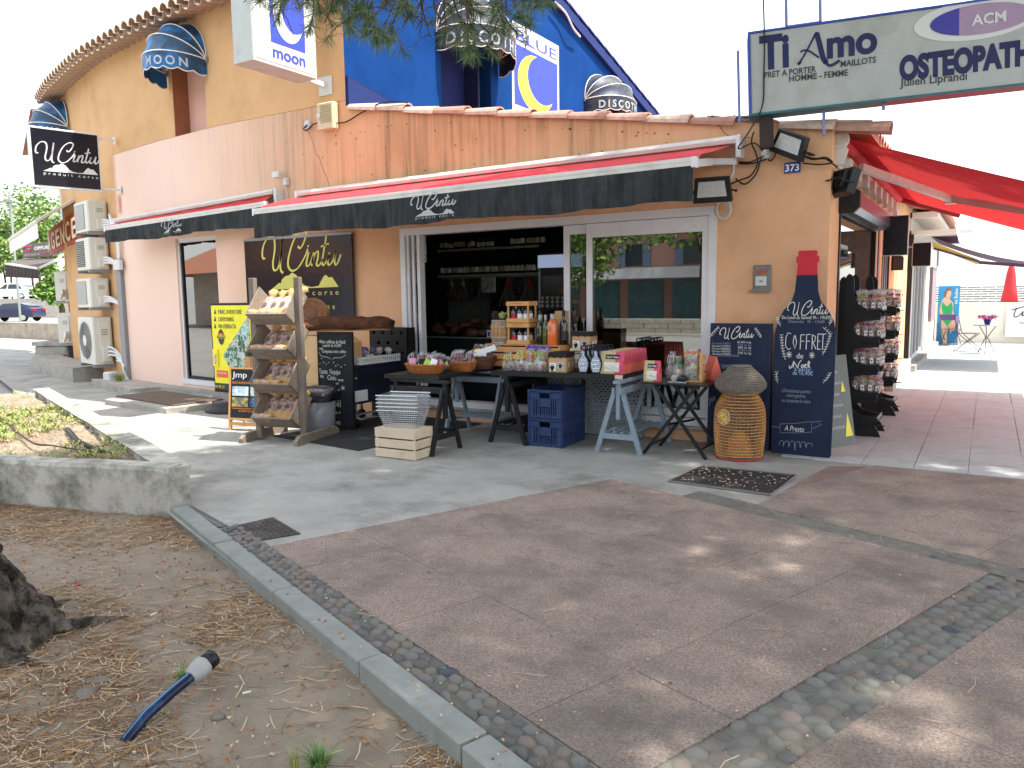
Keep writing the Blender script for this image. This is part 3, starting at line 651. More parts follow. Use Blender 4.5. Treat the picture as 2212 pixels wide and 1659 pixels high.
m = M(); m.prism([(-1.30, 2.33), (-1.17, 2.31), (-1.12, 2.36), (-1.12, 2.50), (-1.30, 2.60)], 8.3, 11.25, 'y'); rb = bl(m, 'shutter_box', mt('shutter box', '#6f7683', .3, .06, 5, metal=.5))
m = M(); m.prism([(-1.31, 2.31), (-1.165, 2.30), (-1.11, 2.355), (-1.11, 2.51), (-1.31, 2.63)], 8.22, 8.3, 'y'); bl(m, 'shutter_box_end', m_black, rb)
m = M(); m.box(-1.30, -1.285, 11.42, 11.55, 1.35, 2.45); bl(m, 'brown_pipe', mt('brown pvc', '#6b4c48', .5, .1))
m = M()
for k in range(5): m.box(-1.35, -1.31, 11.95 + k * .25, 11.99 + k * .25, .9, 2.3)
bl(m, 'grey_window', m_grey)
m = M(); m.box(-1.36, -1.18, 12.9, 16.0, 0, .28); bl(m, 'plinth', m_led)
m = M(); m.box(-1.30, -1.22, 15.9, 15.98, 0, 2.55); bl(m, 'black_post', m_black)
# interior shell
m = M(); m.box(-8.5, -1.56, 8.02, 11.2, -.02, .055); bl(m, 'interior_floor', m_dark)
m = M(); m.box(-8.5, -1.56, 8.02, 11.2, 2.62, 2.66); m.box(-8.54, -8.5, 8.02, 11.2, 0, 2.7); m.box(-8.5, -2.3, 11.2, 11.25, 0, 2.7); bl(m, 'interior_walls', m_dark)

# ---------------------------------------------------------------- the blue and ochre building behind
DO = Vector((-10, 10, 0))
disco = thing('disco_building', 'tall ochre and blue rendered building with a tiled eave behind the shop', 'building', DO)
def bd(m, name, mat, par=None): return bl(m, name, mat, par if par is not None else disco, DO)
A4, A5, A6 = (-14.2, 8.4), (-15.9, 8.9), (-17.3, 9.42)
m = M(); EZ = 5.80
wall(m, A1, (-7.33, 7.75), 4.13, EZ); wall(m, A2, A1, 4.13, EZ, [(.58, 1.50, 4.14, 5.45)]); wall(m, A3, A2, 4.13, EZ)
wall(m, A4, A3, 0, EZ); wall(m, A5, A4, 0, EZ); wall(m, A6, A5, 0, EZ)
bd(m, 'ochre_wall', m_ochre)
m = M(); box2(m, .58, 1.50, .26, .30, 4.14, 5.46); bd(m, 'recess_panel', m_pink)
m = M(); box2(m, .575, .592, .004, .26, 4.14, 5.45); bd(m, 'recess_reveal', m_brown)
m = M(); box2(m, .60, 1.50, .18, .255, 4.135, 4.17); bd(m, 'recess_sill', m_grey)
m = M()
wp(m, (-7.325, 7.752), (-7.325, 18.4), [(0, 3.9), (2.1, 3.9), (2.1, 6.3), (0, 5.84)], .3); wp(m, (-7.325, 7.752), (-7.325, 18.4), [(2.1, 5.6), (3.5, 5.6), (3.5, 6.6), (2.1, 6.3)], .3)
wp(m, (-7.325, 7.752), (-7.325, 18.4), [(3.5, 3.9), (7.15, 3.9), (7.15, 6.92), (5.35, 7.18), (3.5, 6.6)], .3)
wp(m, (-7.325, 7.752), (-7.325, 18.4), [(7.15, 5.6), (8.9, 5.6), (8.9, 6.43), (7.15, 6.92)], .3); wp(m, (-7.325, 7.752), (-7.325, 18.4), [(8.9, 3.9), (10.65, 3.9), (10.65, 5.98), (8.9, 6.43)], .3)
bd(m, 'blue_wall', m_blue)
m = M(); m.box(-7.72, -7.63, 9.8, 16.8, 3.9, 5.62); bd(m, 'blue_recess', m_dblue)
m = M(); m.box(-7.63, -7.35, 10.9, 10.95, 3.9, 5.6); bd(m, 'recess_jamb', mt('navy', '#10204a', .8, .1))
m = M(); m.prism([(7.76, 4.05), (9.9, 4.05), (7.76, 4.42)], -7.33, -7.285, 'x'); bd(m, 'blue_flashing', m_dblue)
m = M(); m.bar((-7.315, 7.76, 4.43), (-7.315, 9.95, 4.07), .04, .025); bd(m, 'flashing_seam', mt('torn seam', '#1b2348', .9, .4, 20))
# gable verge
m = M(); m.bar((-7.28, 13.1, 7.22), (-7.28, 18.7, 5.86), .10, .20); m.bar((-7.28, 13.1, 7.22), (-7.28, 7.4, 5.80), .10, .20); vg = bd(m, 'verge_board', m_dblue)
vt = barrel(.44, .10, .085, n=6).mesh('verge_tile', [mt('blue verge tile', '#3c4a86', .8, .2, 8, .3, 50)])
for k in range(14): pc(vt, 'verge_tile', disco, (-7.30 - DO.x, 13.15 + k * .41 - DO.y, 7.34 - k * .41 * .243), (0, math.radians(13), PI / 2))
m = M(); m.tube(cr([(-7.2, 13.3, 7.0), (-7.18, 13.7, 6.92), (-7.17, 14.0, 6.72), (-7.2, 14.35, 6.66)], 5), .022, 6); bd(m, 'white_cable', m_white)
m = M(); rp_ = [(-7.25, 7.42), (-9.9, 7.42), (-11.75, 7.60), (-13.45, 7.88), (-14.3, 8.08), (-16.0, 8.6), (-17.5, 9.15)]
for (xa, ya), (xb, yb) in zip(rp_, rp_[1:]): m.quad((xa, ya, 5.87), (xb, yb, 5.87), (xb, 13.1, 7.30), (xa, 13.1, 7.30))
m.quad((-17.6, 18.7, 5.95), (-7.25, 18.7, 5.95), (-7.25, 13.1, 7.30), (-17.6, 13.1, 7.30)); bd(m, 'roof', m_roof); m = M(); m.box(-17.5, -17.3, 9.45, 18.4, 0, 5.8); m.box(-17.3, -7.4, 18.2, 18.4, 0, 5.9); bd(m, 'rear_wall', m_ochre)
# eave: barrel tiles ends along the curved wall
ev2 = barrel(.55, .10, .10, n=6).mesh('eave_tile', [m_tile2]); ev3 = barrel(.55, .095, .095, n=5, a0=PI, a1=2 * PI).mesh('pan_tile', [m_tile2])
path = [Vector((p[0], p[1], 0)) for p in ((-7.33, 7.75), A1, A2, A3, A4, A5, A6)]
dist = .12
while True:
    rem = dist; seg = None
    for a, b in zip(path, path[1:]):
        L = (b - a).length
        if rem <= L: seg = (a, b, rem / L); break
        rem -= L
    if not seg: break
    a, b, t = seg; p = a.lerp(b, t); dr = (a - b).normalized(); nr = Vector((dr.y, -dr.x, 0)); ang = math.atan2(nr.y, nr.x)
    q = p - nr * .12 - DO
    pc(ev2, 'eave_tile', disco, (q.x, q.y, EZ + .12), (0, math.radians(13), ang)); q2 = q + dr * .115 + nr * .0
    pc(ev3, 'pan_tile', disco, (q2.x, q2.y, EZ + .085), (0, math.radians(13), ang)); dist += .235
# ---------------------------------------------------------------- measuring in a sign's own plane
def PL(e, u, v, y=0.):
    mw = Matrix.LocRotScale(e.location, e.rotation_euler, None).inverted(); o = mw @ Vector(CAM); d = mw.to_3x3() @ Vector(ray(u, v))
    t = (y - o.y) / d.y; p = o + d * t; return p.x, p.z
def zo(x0, y0, s): return lambda a, b: ((x0 + a * s) * .54004, (y0 + b * s) * .54004)
Zt = zo(3072, 0, 1024 / 2212); Zl = zo(0, 0, 1024 / 2212); Zm = zo(1024, 0, 1024 / 2212); Zn = zo(2048, 0, 1024 / 2212)
Zr = zo(3072, 768, 1024 / 2212); Zk = zo(2048, 768, 1024 / 2212); Zj = zo(1024, 768, 1024 / 2212); ZL = zo(0, 768, 1024 / 2212); Zb = zo(3072, 1536, 1024 / 2212)
Z3 = zo(2250, 1300, 800 / 2212); Z1 = zo(900, 1050, 800 / 1659); Z2 = zo(1500, 1150, 800 / 1896); Z4 = zo(3200, 1050, 600 / 1327); Z5 = zo(0, 700, 500 / 1037); Z6 = zo(1600, 880, 700 / 2212)
def PS(e, zf, lst, w, mat, name='chalk_drawing', y=-.003, sm=5):
    return strokes(e, [[PL(e, *zf(*p)) for p in st] for st in lst], w, mat, y, name, sm)
def PT(e, zf, s, a, b, size, mat, **k):           # text whose anchor sits at zoom pixel (a, b)
    x, z = PL(e, *zf(a, b)); return text(e, s, x, z, size, mat, **k)
def PP(e, zf, pts, mat, name, y=-.003):           # flat printed shape
    P = [PL(e, *zf(*p)) for p in pts]; return M().quad(*[(p[0], y, p[1]) for p in P]).build(name, mat, e)

# ---------------------------------------------------------------- awnings
m_red = mt('red awning cloth', '#cf3a42', .85, .1, 4, .15, 60, dirt='#a03038', dsc=2, damt=.3)
m_redT = bpy.data.materials.new('red awning translucent'); m_redT.use_nodes = True
n = m_redT.node_tree; n.nodes.clear(); L = n.links.new
ou = node(n, 'ShaderNodeOutputMaterial'); df = node(n, 'ShaderNodeBsdfDiffuse'); tl_ = node(n, 'ShaderNodeBsdfTranslucent'); mx = node(n, 'ShaderNodeMixShader'); mx.inputs[0].default_value = .155
df.inputs[0].default_value = lin('#d5383f'); tl_.inputs[0].default_value = lin('#e0454a')
tc = node(n, 'ShaderNodeTexCoord'); mp = node(n, 'ShaderNodeMapping'); mp.inputs['Scale'].default_value = (.5, 9, 1); nz = node(n, 'ShaderNodeTexNoise'); nz.inputs['Scale'].default_value = 1.5; nz.inputs['Detail'].default_value = 6
L(tc.outputs['Object'], mp.inputs[0]); L(mp.outputs[0], nz.inputs[0]); rp = node(n, 'ShaderNodeValToRGB'); rp.color_ramp.elements[0].color = lin('#c92c35'); rp.color_ramp.elements[1].color = lin('#e6605c'); L(nz.outputs[0], rp.inputs[0]); L(rp.outputs[0], tl_.inputs[0])
L(df.outputs[0], mx.inputs[1]); L(tl_.outputs[0], mx.inputs[2]); L(mx.outputs[0], ou.inputs[0])
m_val = mt('black awning cloth', '#171b1f', .85, .75, 4, .2, 50, col2='#33383b', dirt='#4d5355', dsc=5, damt=.35, stretch=(5, 5, .35))
m_cass = mt('awning casing', '#d2d0cb', .55, .06, 6, dirt='#a8a59d', dsc=5, damt=.5, stretch=(1, 3, 3))
m_silver = mt('logo grey', '#a9acaf', .6, .05)
def sheet(m, f, nu, nv, mi=0):
    b = len(m.v)
    for j in range(nv + 1):
        for i in range(nu + 1): m.v.append(tuple(f(i / nu, j / nv)))
    for j in range(nv):
        for i in range(nu): a = b + j * (nu + 1) + i; m.f.append([a, a + 1, a + nu + 2, a + nu + 1]); m.mi.append(mi); m.sm.append(True)
    return m
def front_awning(name, label, c0, c1, b0, b1, drop0, drop1, lx, lw, cas=.19):
    c0, c1, b0, b1 = map(Vector, (c0, c1, b0, b1)); root = Vector(((c0.x + c1.x) / 2, c0.y, c0.z))
    t = thing(name, label, 'awning', root); R = root
    m = M(); ax = (c1 - c0)
    P = [(0, .02), (-.03, .01), (-.12, .005), (-.17, .01), (-.185, .045), (-.15, .085), (-.06, .10), (0, .09)]
    vs = [c + Vector((0, q[0], q[1])) - R for c in (c0, c1) for q in P]; k = len(P)
    m.add(vs, [tuple(range(k)), tuple(range(2 * k - 1, k - 1, -1))] + [(i, k + i, k + (i + 1) % k, (i + 1) % k) for i in range(k)]); m.build('casing', m_cass, t)
    for c, s_ in ((c0, -1), (c1, 1)): q = c - R; M().rbox(q.x + min(0, s_ * .05), q.x + max(0, s_ * .05), -.19, -.02, q.z - .13, q.z + .085, .012).build('end_cap', m_white, t)
    m = M(); a0, a1 = c0 + Vector((.03, -.13, -.0)), c1 + Vector((-.05, -.13, -.0))
    wv = [rnd.uniform(-.016, .016) for _ in range(40)]
    sheet(m, lambda u, v: a0.lerp(a1, u).lerp(b0.lerp(b1, u), v) - R + Vector((0, 0, .055 * (v if v < .9 else 9 * (1 - v)) + (wv[int(u * 38)] * (1 - (u * 38) % 1) + wv[int(u * 38) + 1] * ((u * 38) % 1)) * math.sin(PI * v))), 76, 6); m.build('cloth', m_red, t)
    m = M(); m.bar(b0 - R + Vector((-.02, 0, 0)), b1 - R + Vector((.02, 0, 0)), .06, .085); m.bar(b0 - R + Vector((-.02, -.031, .018)), b1 - R + Vector((.02, -.031, .018)), .008, .02); m.build('front_bar', m_cass, t)
    for q in (b0, b1): M().box(q.x - R.x - .02, q.x - R.x + .02, q.y - R.y - .036, q.y - R.y + .036, q.z - R.z - .045, q.z - R.z + .045).build('bar_cap', m_white, t)
    m = M(); ph = [rnd.uniform(0, 6) for _ in range(4)]
    def fv(u, v):
        p = b0.lerp(b1, u) - R; d = (drop0 + (drop1 - drop0) * u); L_ = (b1 - b0).length * u
        return p + Vector((0, -.036 + v * .024 * (math.sin(L_ * 11 + ph[0]) + .7 * math.sin(L_ * 23 + ph[1]) + .5 * math.sin(L_ * 5 + ph[2])), -.03 - v * d + .014 * v * math.sin(L_ * 3 + ph[3]) + .006 * v * math.sin(L_ * 8.3 + ph[1])))
    sheet(m, fv, 200, 5); m.build('valance', m_val, t)
    for q, s_ in ((b1, -1), (b0, 1)):
        m = M(); m.bar(q - R + Vector((s_ * .1, .03, 0)), (c1 if q is b1 else c0) - R + Vector((s_ * .25, -.14, -.14)), .05, .07); m.bar((c1 if q is b1 else c0) - R + Vector((s_ * .02, -.06, -.15)), (c1 if q is b1 else c0) - R + Vector((s_ * .25, -.14, -.14)), .05, .06); m.build('folding_arm', m_white, t)
    f = (lx - b0.x) / (b1.x - b0.x); p = b0.lerp(b1, f); e = bpy.data.objects.new('logo_print', None); COL.objects.link(e); e.parent = t
    dd = b1 - b0; e.location = p - R + Vector((0, -.058, 0)); e.rotation_euler = (0, -math.atan2(dd.z, dd.xy.length), math.atan2(dd.y, dd.x))
    dr = (drop0 + drop1) / 2; logo_flat(e, -.03 - dr * .34, lw)
    return t
def logo_flat(e, z, lw):
    k = lw / 690; f = lambda p: ((p[0] - 390) * k, (620 - p[1]) * k * .72 + z); m = M(); y = -.004
    for st in SCRIPT:
        q = [f(p) for p in cr(st, 6)]; m.ribbon(q, k * 17, y)
    P = [f(p) for p in MOUNT]
    for (xa, za), (xb, zb) in zip(P[:-2], P[1:-1]): m.quad((xa, y, P[0][1]), (xb, y, P[0][1]), (xb, y, zb), (xa, y, za))
    par = e.parent; mw = Matrix.LocRotScale(e.location, e.rotation_euler, None); m.v = [tuple(mw @ Vector(v)) for v in m.v]; m.build('logo_print', m_silver, par)
    me = txt_mesh('produit corse', 46 * k, m_silver, sp=1.5); s_ = 590 * k / max(.001, max(v.co.x for v in me.vertices) * 2)
    for v in me.vertices: v.co = mw @ Vector((v.co.x * s_ + f((407, 0))[0], -.004 + v.co.y, v.co.z + f((0, 850))[1]))
    o = bpy.data.objects.new('lettering', me); COL.objects.link(o); o.parent = par; bpy.data.objects.remove(e)
front_awning('shop_awning', 'long awning with red cloth and black lettered valance above the open sliding window', (-8.12, 7.75, 2.93), (-2.14, 7.75, 2.965), (-8.08, 6.81, 2.655), (-2.19, 6.53, 2.655), .285, .30, F(945, 460, 6.68).x, .62)
front_awning('shop_awning', 'short nearly retracted awning with a black lettered valance above the left window', (-12.5, 7.78, 2.84), (-8.62, 7.75, 3.0), (-12.5, 7.45, 2.735), (-8.62, 7.45, 2.85), .215, .25, F(378, 492, 7.45).x, .50)

# side awning: red cloth seen from below
t = thing('side_awning', 'wide translucent red awning reaching out from the side wall over the walkway', 'awning', (-1.25, 8.0, 2.95)); R = Vector((-1.25, 8.0, 2.95))
def AW(u, v, off=0.):
    r = ray(u, v); k = (3.0 - .353 * 1.3 - 1.55 - off) / (r[2] + .353 * r[0]); return Vector(CAM + r * k)
m = M(); sheet(m, lambda u, v: Vector((-1.22 + 2.65 * v, 8.0 + 5.7 * u, 2.98 - 2.65 * v * .353 - .10 * math.sin(PI * min(1, v * 1.0)) * (.55 + .45 * math.sin(u * 9)) * (.3 + .7 * math.sin(PI * u)))) - R, 30, 24); m.build('cloth', m_redT, t)
m = M(); m.tube([Vector((-1.27, 7.97, 2.965)) - R, Vector((-1.27, 13.6, 2.965)) - R], .055, 10); m.build('roller', m_red, t)
m = M(); m.tube([Vector((-1.27, 7.93, 2.965)) - R, Vector((-1.27, 7.99, 2.965)) - R], .085, 16); m.tube([Vector((-1.27, 7.915, 2.965)) - R, Vector((-1.27, 7.93, 2.965)) - R], .045, 12); m.prism([(-.13, -.22), (.02, -.22), (.06, -.08), (-.02, .02), (-.08, -.05)], -.06, -.02, 'y'); m.build('end_cap', m_cass, t)
m = M(); m.box(-.08, -.02, -.02, 5.6, -.24, -.16)
for k in range(8): m.box(-.11, .05, .18 + k * .62, .36 + k * .62, -.27, -.13); m.box(.0, .06, .22 + k * .62, .26 + k * .62, -.33, -.27)
m.build('square_bar', m_cass, t)
a, b, c = Vector((-1.18, 8.75, 2.80)), AW(*Zr(1580, 60), .05), AW(*Zr(2212, 160), .05); d = c + (c - b) * .8
m = M(); m.bar(a - R, b - R, .05, .08); m.box(b.x - R.x - .06, b.x - R.x + .06, b.y - R.y - .06, b.y - R.y + .06, b.z - R.z - .06, b.z - R.z + .06); m.build('folding_arm', m_cass, t); M().bar(b - R, d - R, .05, .075).build('forearm', m_cass, t)
m = M(); m.tube([AW(*Zr(985, 22), .02) - R, AW(*Zr(1660, 200), .02) - R], .045, 8); m.build('hem_roll', mt('dark red cloth', '#8e2a2e', .8, .15), t)
m = M(); m.bar(Vector((1.44, 8.0, 2.03)) - R, Vector((1.44, 13.7, 2.03)) - R, .08, .06); m.build('front_bar', m_cass, t)

# ---------------------------------------------------------------- dome awnings
m_dome = mt('blue canopy vinyl', '#1f6fae', .4, .2, 3, .1, 20, dirt='#273238', dsc=2.4, damt=.85, dlo=.44, dhi=.56)
m_dome2 = mt('weathered canopy vinyl', '#1d2a44', .5, .3, 3, .1, 20, dirt='#55523f', dsc=4, damt=.85, dlo=.48, dhi=.62)
m_rib = mt('pale piping', '#e4e4df', .5, .05)
m_let = mt('pale lettering', '#dfe6ee', .6, .05, dirt='#8b98a8', dsc=8, damt=.6)
def dome(label, loc, rz, wd, R, depth, word, mat, drop=.22):
    t = thing('dome_awning', label, 'awning', loc, rz, 'dome awnings on the tall building'); N = 20; vs_ = .002
    def rib(a, s_): th = PI * s_; return Vector((-wd / 2 * math.cos(th), -depth * math.sin(a) * math.sin(th) - .01, R * math.cos(a) * math.sin(th) ** .85))
    A = [0, math.radians(28), math.radians(55), math.radians(82)]
    m = M()
    for a, b in zip(A, A[1:]):
        sheet(m, lambda u, v: rib(a + (b - a) * v, u) * (1 - .05 * math.sin(PI * v) * math.sin(PI * u)), N, 4)
    m.build('canopy', mat, t)
    m = M()
    for a in A: m.tube([rib(a, i / N) for i in range(N + 1)], .009, 5)
    m.build('ribs', m_rib, t)
    fr = lambda s_: rib(A[-1], s_)
    pts = [fr(i / 200) for i in range(201)]; acc = [0]
    for p, q in zip(pts, pts[1:]): acc.append(acc[-1] + (q - p).length)
    TL = acc[-1]
    def at(s_): i = min(199, max(0, int(np.searchsorted(acc, s_ * TL)) - 1)); k = (s_ * TL - acc[i]) / max(1e-6, acc[i + 1] - acc[i]); return pts[i].lerp(pts[i + 1], k), (pts[i + 1] - pts[i]).normalized()
    nsc = 9
    def val(u, v): p, d = at(u); return p + Vector((0, 0, -v * (drop + .035 * abs(math.sin(PI * nsc * u)))))
    m = M(); sheet(m, val, 72, 3); m.build('valance', mat, t)
    m = M(); m.tube([val(i / 72, 1) for i in range(73)], .007, 4); m.build('edging', m_rib, t)
    me = txt_mesh(word, drop * .78, m_let, bold=.006, sp=1.5)
    xm = max(v.co.x for v in me.vertices)
    for v in me.vertices:
        s_ = .5 + v.co.x / TL; p, d = at(min(.999, max(.001, s_))); nrm = Vector((d.y, -d.x, 0)); nrm = nrm if nrm.y < 0 or True else -nrm
        nn = Vector((d.y, -d.x, 0)).normalized(); v.co = p + nn * .008 + Vector((0, 0, -drop * .88 + v.co.z))
    o = bpy.data.objects.new('lettering', me); COL.objects.link(o); o.parent = t
    m = M()
    for sx in (-1, 1):
        for a in A[1:]: m.tube([(sx * wd / 2, -.02, 0), tuple(rib(a, .5 + sx * -.0) * .98)], .006, 4) if 0 else None
        m.box(sx * wd / 2 - .03, sx * wd / 2 + .03, -.03, .0, -.04, .04)
    m.build('hinge_plate', m_grey, t); return t
an2 = math.atan2(A1[1] - A2[1], A1[0] - A2[0])
c2 = w2(1.04, -.01, 5.10)
dome('blue dome awning with pale lettered valance over the bricked-up recess of the ochre wall', c2, an2, 1.14, .62, .62, 'BLUE MOON', m_dome)
dome('blue dome awning at the far end of the ochre wall behind the square box sign', (-16.55, 9.10, 5.06), math.radians(-20), 1.15, .62, .62, 'DISCOTHEQUE', m_dome)
dome('weathered dome awning on the blue wall half hidden by the pine branch', (-7.32, 10.62, 5.56), PI / 2, 1.75, .72, .7, 'DISCOTHEQUE', m_dome2, .30)
dome('weathered dome awning low on the blue wall near the end of the gable', (-7.32, 15.65, 5.55), PI / 2, 1.75, .66, .7, 'DISCOTHEQUE', m_dome2, .26)

# ---------------------------------------------------------------- signs
m_sgn = mt('sign black', '#14141f', .25, .1, 5)
m_sgw = mt('sign white', '#cfd3d2', .45, .05, 3, dirt='#a8aca8', dsc=3, damt=.5)
m_navy = mt('print navy', '#1b2150', .5, .06)
m_dgr = mt('print grey', '#3b3d40', .5, .06)
m_blueP = mt('print blue', '#3346b8', .5, .05)
m_wprint = mt('print white', '#e6e8ea', .5, .03)
m_yel = mt('print yellow', '#ecdc45', .5, .04)
m_gold = mt('print pale gold', '#d6cf6a', .5, .04)
# vinyl banner on the wall
t = thing('shop_banner', 'glossy black banner with yellow script and mountain emblem hung beside the sliding window', 'banner', (-8.33, 7.70, 1.82))
M().box(-1.07, 1.07, -.012, .012, -.56, .57).build('vinyl', mt('banner vinyl', '#10141f', .12, .15, 3, .15, 4, spec=.6), t); M().box(-1.08, 1.08, -.02, .015, .57, .60).build('top_rail', m_grey, t)
x0, z0 = PL(t, *Zj(390, 580)); logo(t, x0, z0, 1.55, m_gold, y=-.016)
a, b = PL(t, *Zj(560, 1012)), PL(t, *Zj(665, 1012)); text(t, 'fine', (a[0] + b[0]) / 2 + .02, a[1], .11, m_gold, y=-.016, sp=1.9)
# square box sign
t = thing('box_sign', 'square black box sign with white script projecting from the curved street end wall', 'sign', (-13.18, 7.93, 3.93), PI / 2 + math.radians(-13))
M().rbox(-1.16, -.10, -.06, .06, -.50, .47, .01).build('case', m_sgw, t); M().box(-1.13, -.13, -.066, -.06, -.47, .44).build('face', m_sgn, t)
logo(t, -.60, .02, .96, m_sgw, y=-.070)
for z, e in ((.40, .16), (-.44, .2)): M().bar((-.1, 0, z), (e, 0, z), .03, .03).box(e, e + .01, -.05, .05, z - .06, z + .06).build('bracket', m_sgw, t)
# tall box sign: crescent
def crescent(e, cx, cz, rx, rz_, mat, y, c2=(.36, .22), r2=.84):
    d = math.hypot(*c2); a = (1 + d * d - r2 * r2) / (2 * d); th = math.acos(a); b = math.atan2(c2[1], c2[0]); m = M(); n_ = 40; P = []; Q = []
    p0 = (math.cos(b + th), math.sin(b + th)); p1 = (math.cos(b - th), math.sin(b - th)); q0 = math.atan2(p0[1] - c2[1], p0[0] - c2[0]); q1 = math.atan2(p1[1] - c2[1], p1[0] - c2[0])
    while q1 < q0: q1 += 2 * PI
    for i in range(n_ + 1):
        u = i / n_; t_ = b + th + (2 * PI - 2 * th) * u; P.append((cx + rx * math.cos(t_), cz + rz_ * math.sin(t_))); t_ = q0 + (q1 - q0) * u; Q.append((cx + rx * (c2[0] + r2 * math.cos(t_)), cz + rz_ * (c2[1] + r2 * math.sin(t_))))
    for i in range(n_): m.quad((P[i][0], y, P[i][1]), (P[i + 1][0], y, P[i + 1][1]), (Q[i + 1][0], y, Q[i + 1][1]), (Q[i][0], y, Q[i][1]))
    return m.build('crescent_emblem', mat, e)
t = thing('box_sign', 'tall white box sign with a blue square and pale crescent projecting from the ochre wall', 'sign', (-7.52, 6.43, 4.36), PI / 2)
M().rbox(0, 1.02, 0, .36, 0, 1.45, .012).build('case', mt('aged sign case', '#b9bfbd', .5, .08, 4, dirt='#8b908c', dsc=3, damt=.5), t); M().box(.03, .99, -.005, 0, .04, 1.42).build('face', m_sgw, t)
m = M(); m.box(.27, .82, -.009, -.005, .27, 1.0); m.build('blue_square', m_blueP, t)
crescent(t, .56, .66, .24, .34, m_sgw, -.012); text(t, 'moon', .55, .10, .20, m_blueP, y=-.010, bold=.004, wid=.52)
m = M(); m.bar((.98, .15, .02), (1.30, .15, -.0), .06, .06); m.box(1.30, 1.315, .03, .27, -.12, .12); m.build('bracket', m_sgw, t)
# painted panel on the blue wall
t = thing('painted_sign', 'white bordered sign with a yellow crescent on a blue square on the blue wall', 'sign', (-7.325, 11.93, 4.3), PI / 2)
M().box(0, 1.73, -.012, 0, 0, 2.02).build('panel', m_wprint, t); M().box(.06, 1.67, -.015, -.012, .62, 1.66).build('blue_square', m_blueP, t)
crescent(t, .84, 1.10, .66, .50, m_yel, -.019); text(t, 'BLUE', .86, 1.73, .27, m_blueP, y=-.016, wid=1.5); text(t, 'moon', .86, .38, .30, m_blueP, y=-.016, wid=1.5)
# long shop sign on the roof corner
t = thing('roof_sign', 'long grey double shop sign with navy lettering raised on a post over the corner', 'sign', (-1.97, 7.4, 3.54), math.radians(16.6), ry=-.042)
M().rbox(0, 3.9, 0, .2, -.36, .36, .01).build('case', mt('aged panel', '#aab0ae', .55, .09, 2.5, .1, 30, dirt='#86897f', dsc=2, damt=.75), t)
m = M(); m.box(-.012, 3.9, -.012, .21, -.375, -.355); m.build('bottom_edge', mt('teal edge', '#2a6a72', .5, .15), t); m = M(); m.box(-.012, 3.9, -.012, .21, .355, .372); m.box(-.014, 0.004, -.012, .21, -.355, .355); m.build('blue_edge', mt('blue edge', '#3550a8', .5, .1), t)
a = PL(t, *Zt(-66, 592)); b = PL(t, *Zt(189, 570)); text(t, 'Ti', (a[0] + b[0]) / 2, (a[1] + b[1]) / 2, .40, m_navy, bold=.016, wid=b[0] - a[0])
a = PL(t, *Zt(505, 505)); b = PL(t, *Zt(940, 460)); text(t, 'mo', (a[0] + b[0]) / 2, (a[1] + b[1]) / 2 + .01, .34, m_navy, bold=.012, wid=b[0] - a[0])
PS(t, Zt, [[(280, 450), (310, 436), (350, 440), (400, 470), (440, 500)], [(262, 556), (300, 500), (350, 410), (420, 275)]], .017, m_navy, 'script_lettering')
PS(t, Zt, [[(418, 285), (440, 360), (460, 440), (478, 505), (505, 545)]], .045, m_navy, 'script_lettering'); PS(t, Zt, [[(490, 520), (520, 562), (560, 560), (620, 522)], [(258, 560), (285, 530)]], .026, m_navy, 'script_lettering')
def span(s, a, b, sz, mat, **k):
    p, q = PL(t, *Zt(*a)), PL(t, *Zt(*b)); r_ = math.atan2(q[1] - p[1], q[0] - p[0]); text(t, s, (p[0] + q[0]) / 2, (p[1] + q[1]) / 2 - (.02 if sz < .08 else 0), sz, mat, rot=-r_, wid=math.hypot(q[0] - p[0], q[1] - p[1]), **k)
span('PRET A PORTER', (-35, 656), (412, 602), .075, m_dgr, bold=.0015); span('HOMME - FEMME', (180, 688), (690, 632), .075, m_dgr, bold=.0015); span('MAILLOTS', (626, 560), (932, 520), .075, m_dgr, bold=.0015)
span('OSTEOPATHE', (1135, 690), (2390, 530), .27, m_navy, bold=.016); span('Julien Liprandi', (1145, 748), (1725, 688), .10, m_dgr, bold=.001)
cx, cz = PL(t, *Zt(1790, 172)); ex = PL(t, *Zt(1260, 215))[0]; rx = cx - ex
m = M(); disc(m, cx, cz, rx, .165, -.004, 40); m.build('oval', m_sgw, t); m = M(); disc(m, cx + .04, cz, rx * .82, .125, -.007, 40); m.build('mauve_oval', mt('print mauve', '#a08aa6', .5, .1), t)
m = M(); P_ = [(cx + .04 + rx * .82 * math.cos(a), cz + .125 * math.sin(a)) for a in [math.radians(115 + i * 130 / 16) for i in range(17)]]; m.quad(*[(p[0], -.009, p[1]) for p in P_]); m.build('violet_segment', mt('print violet', '#3f3f9a', .5, .1), t)
text(t, 'ACM', PL(t, *Zt(1910, 200))[0], cz - .045, .12, m_sgw, y=-.011, wid=.26, bold=.003)
m = M(); m.box(.08, .2, .05, .17, -.66, -.36); m.build('post', mt('post steel', '#3b2c2c', .7, .2, 8), t)
m_stay = mt('stay blue', '#7c86b8', .5, .1)
for p, q in (((.33, .36), (.33, 1.2)), ((.62, .36), (.62, 1.2)), ((.33, .40), (.62, .40)), ((.64, -.37), (.64, -.6)), ((1.14, -.37), (1.14, -.43)), ((-.1, .25), (-.1, -.4))): M().bar((p[0], .1, p[1]), (q[0], .1, q[1]), .024, .024).build('stay', m_stay, t)
m = M(); m.tube(cr([(.12, -.02, 1.2), (.13, -.02, .35), (.12, -.015, 0), (.10, -.02, -.3), (-.02, -.06, -.52), (-.12, -.03, -.66), (.02, -.01, -.62), (.1, 0, -.7)], 6), .007, 5); m.build('loose_cable', m_black, t)
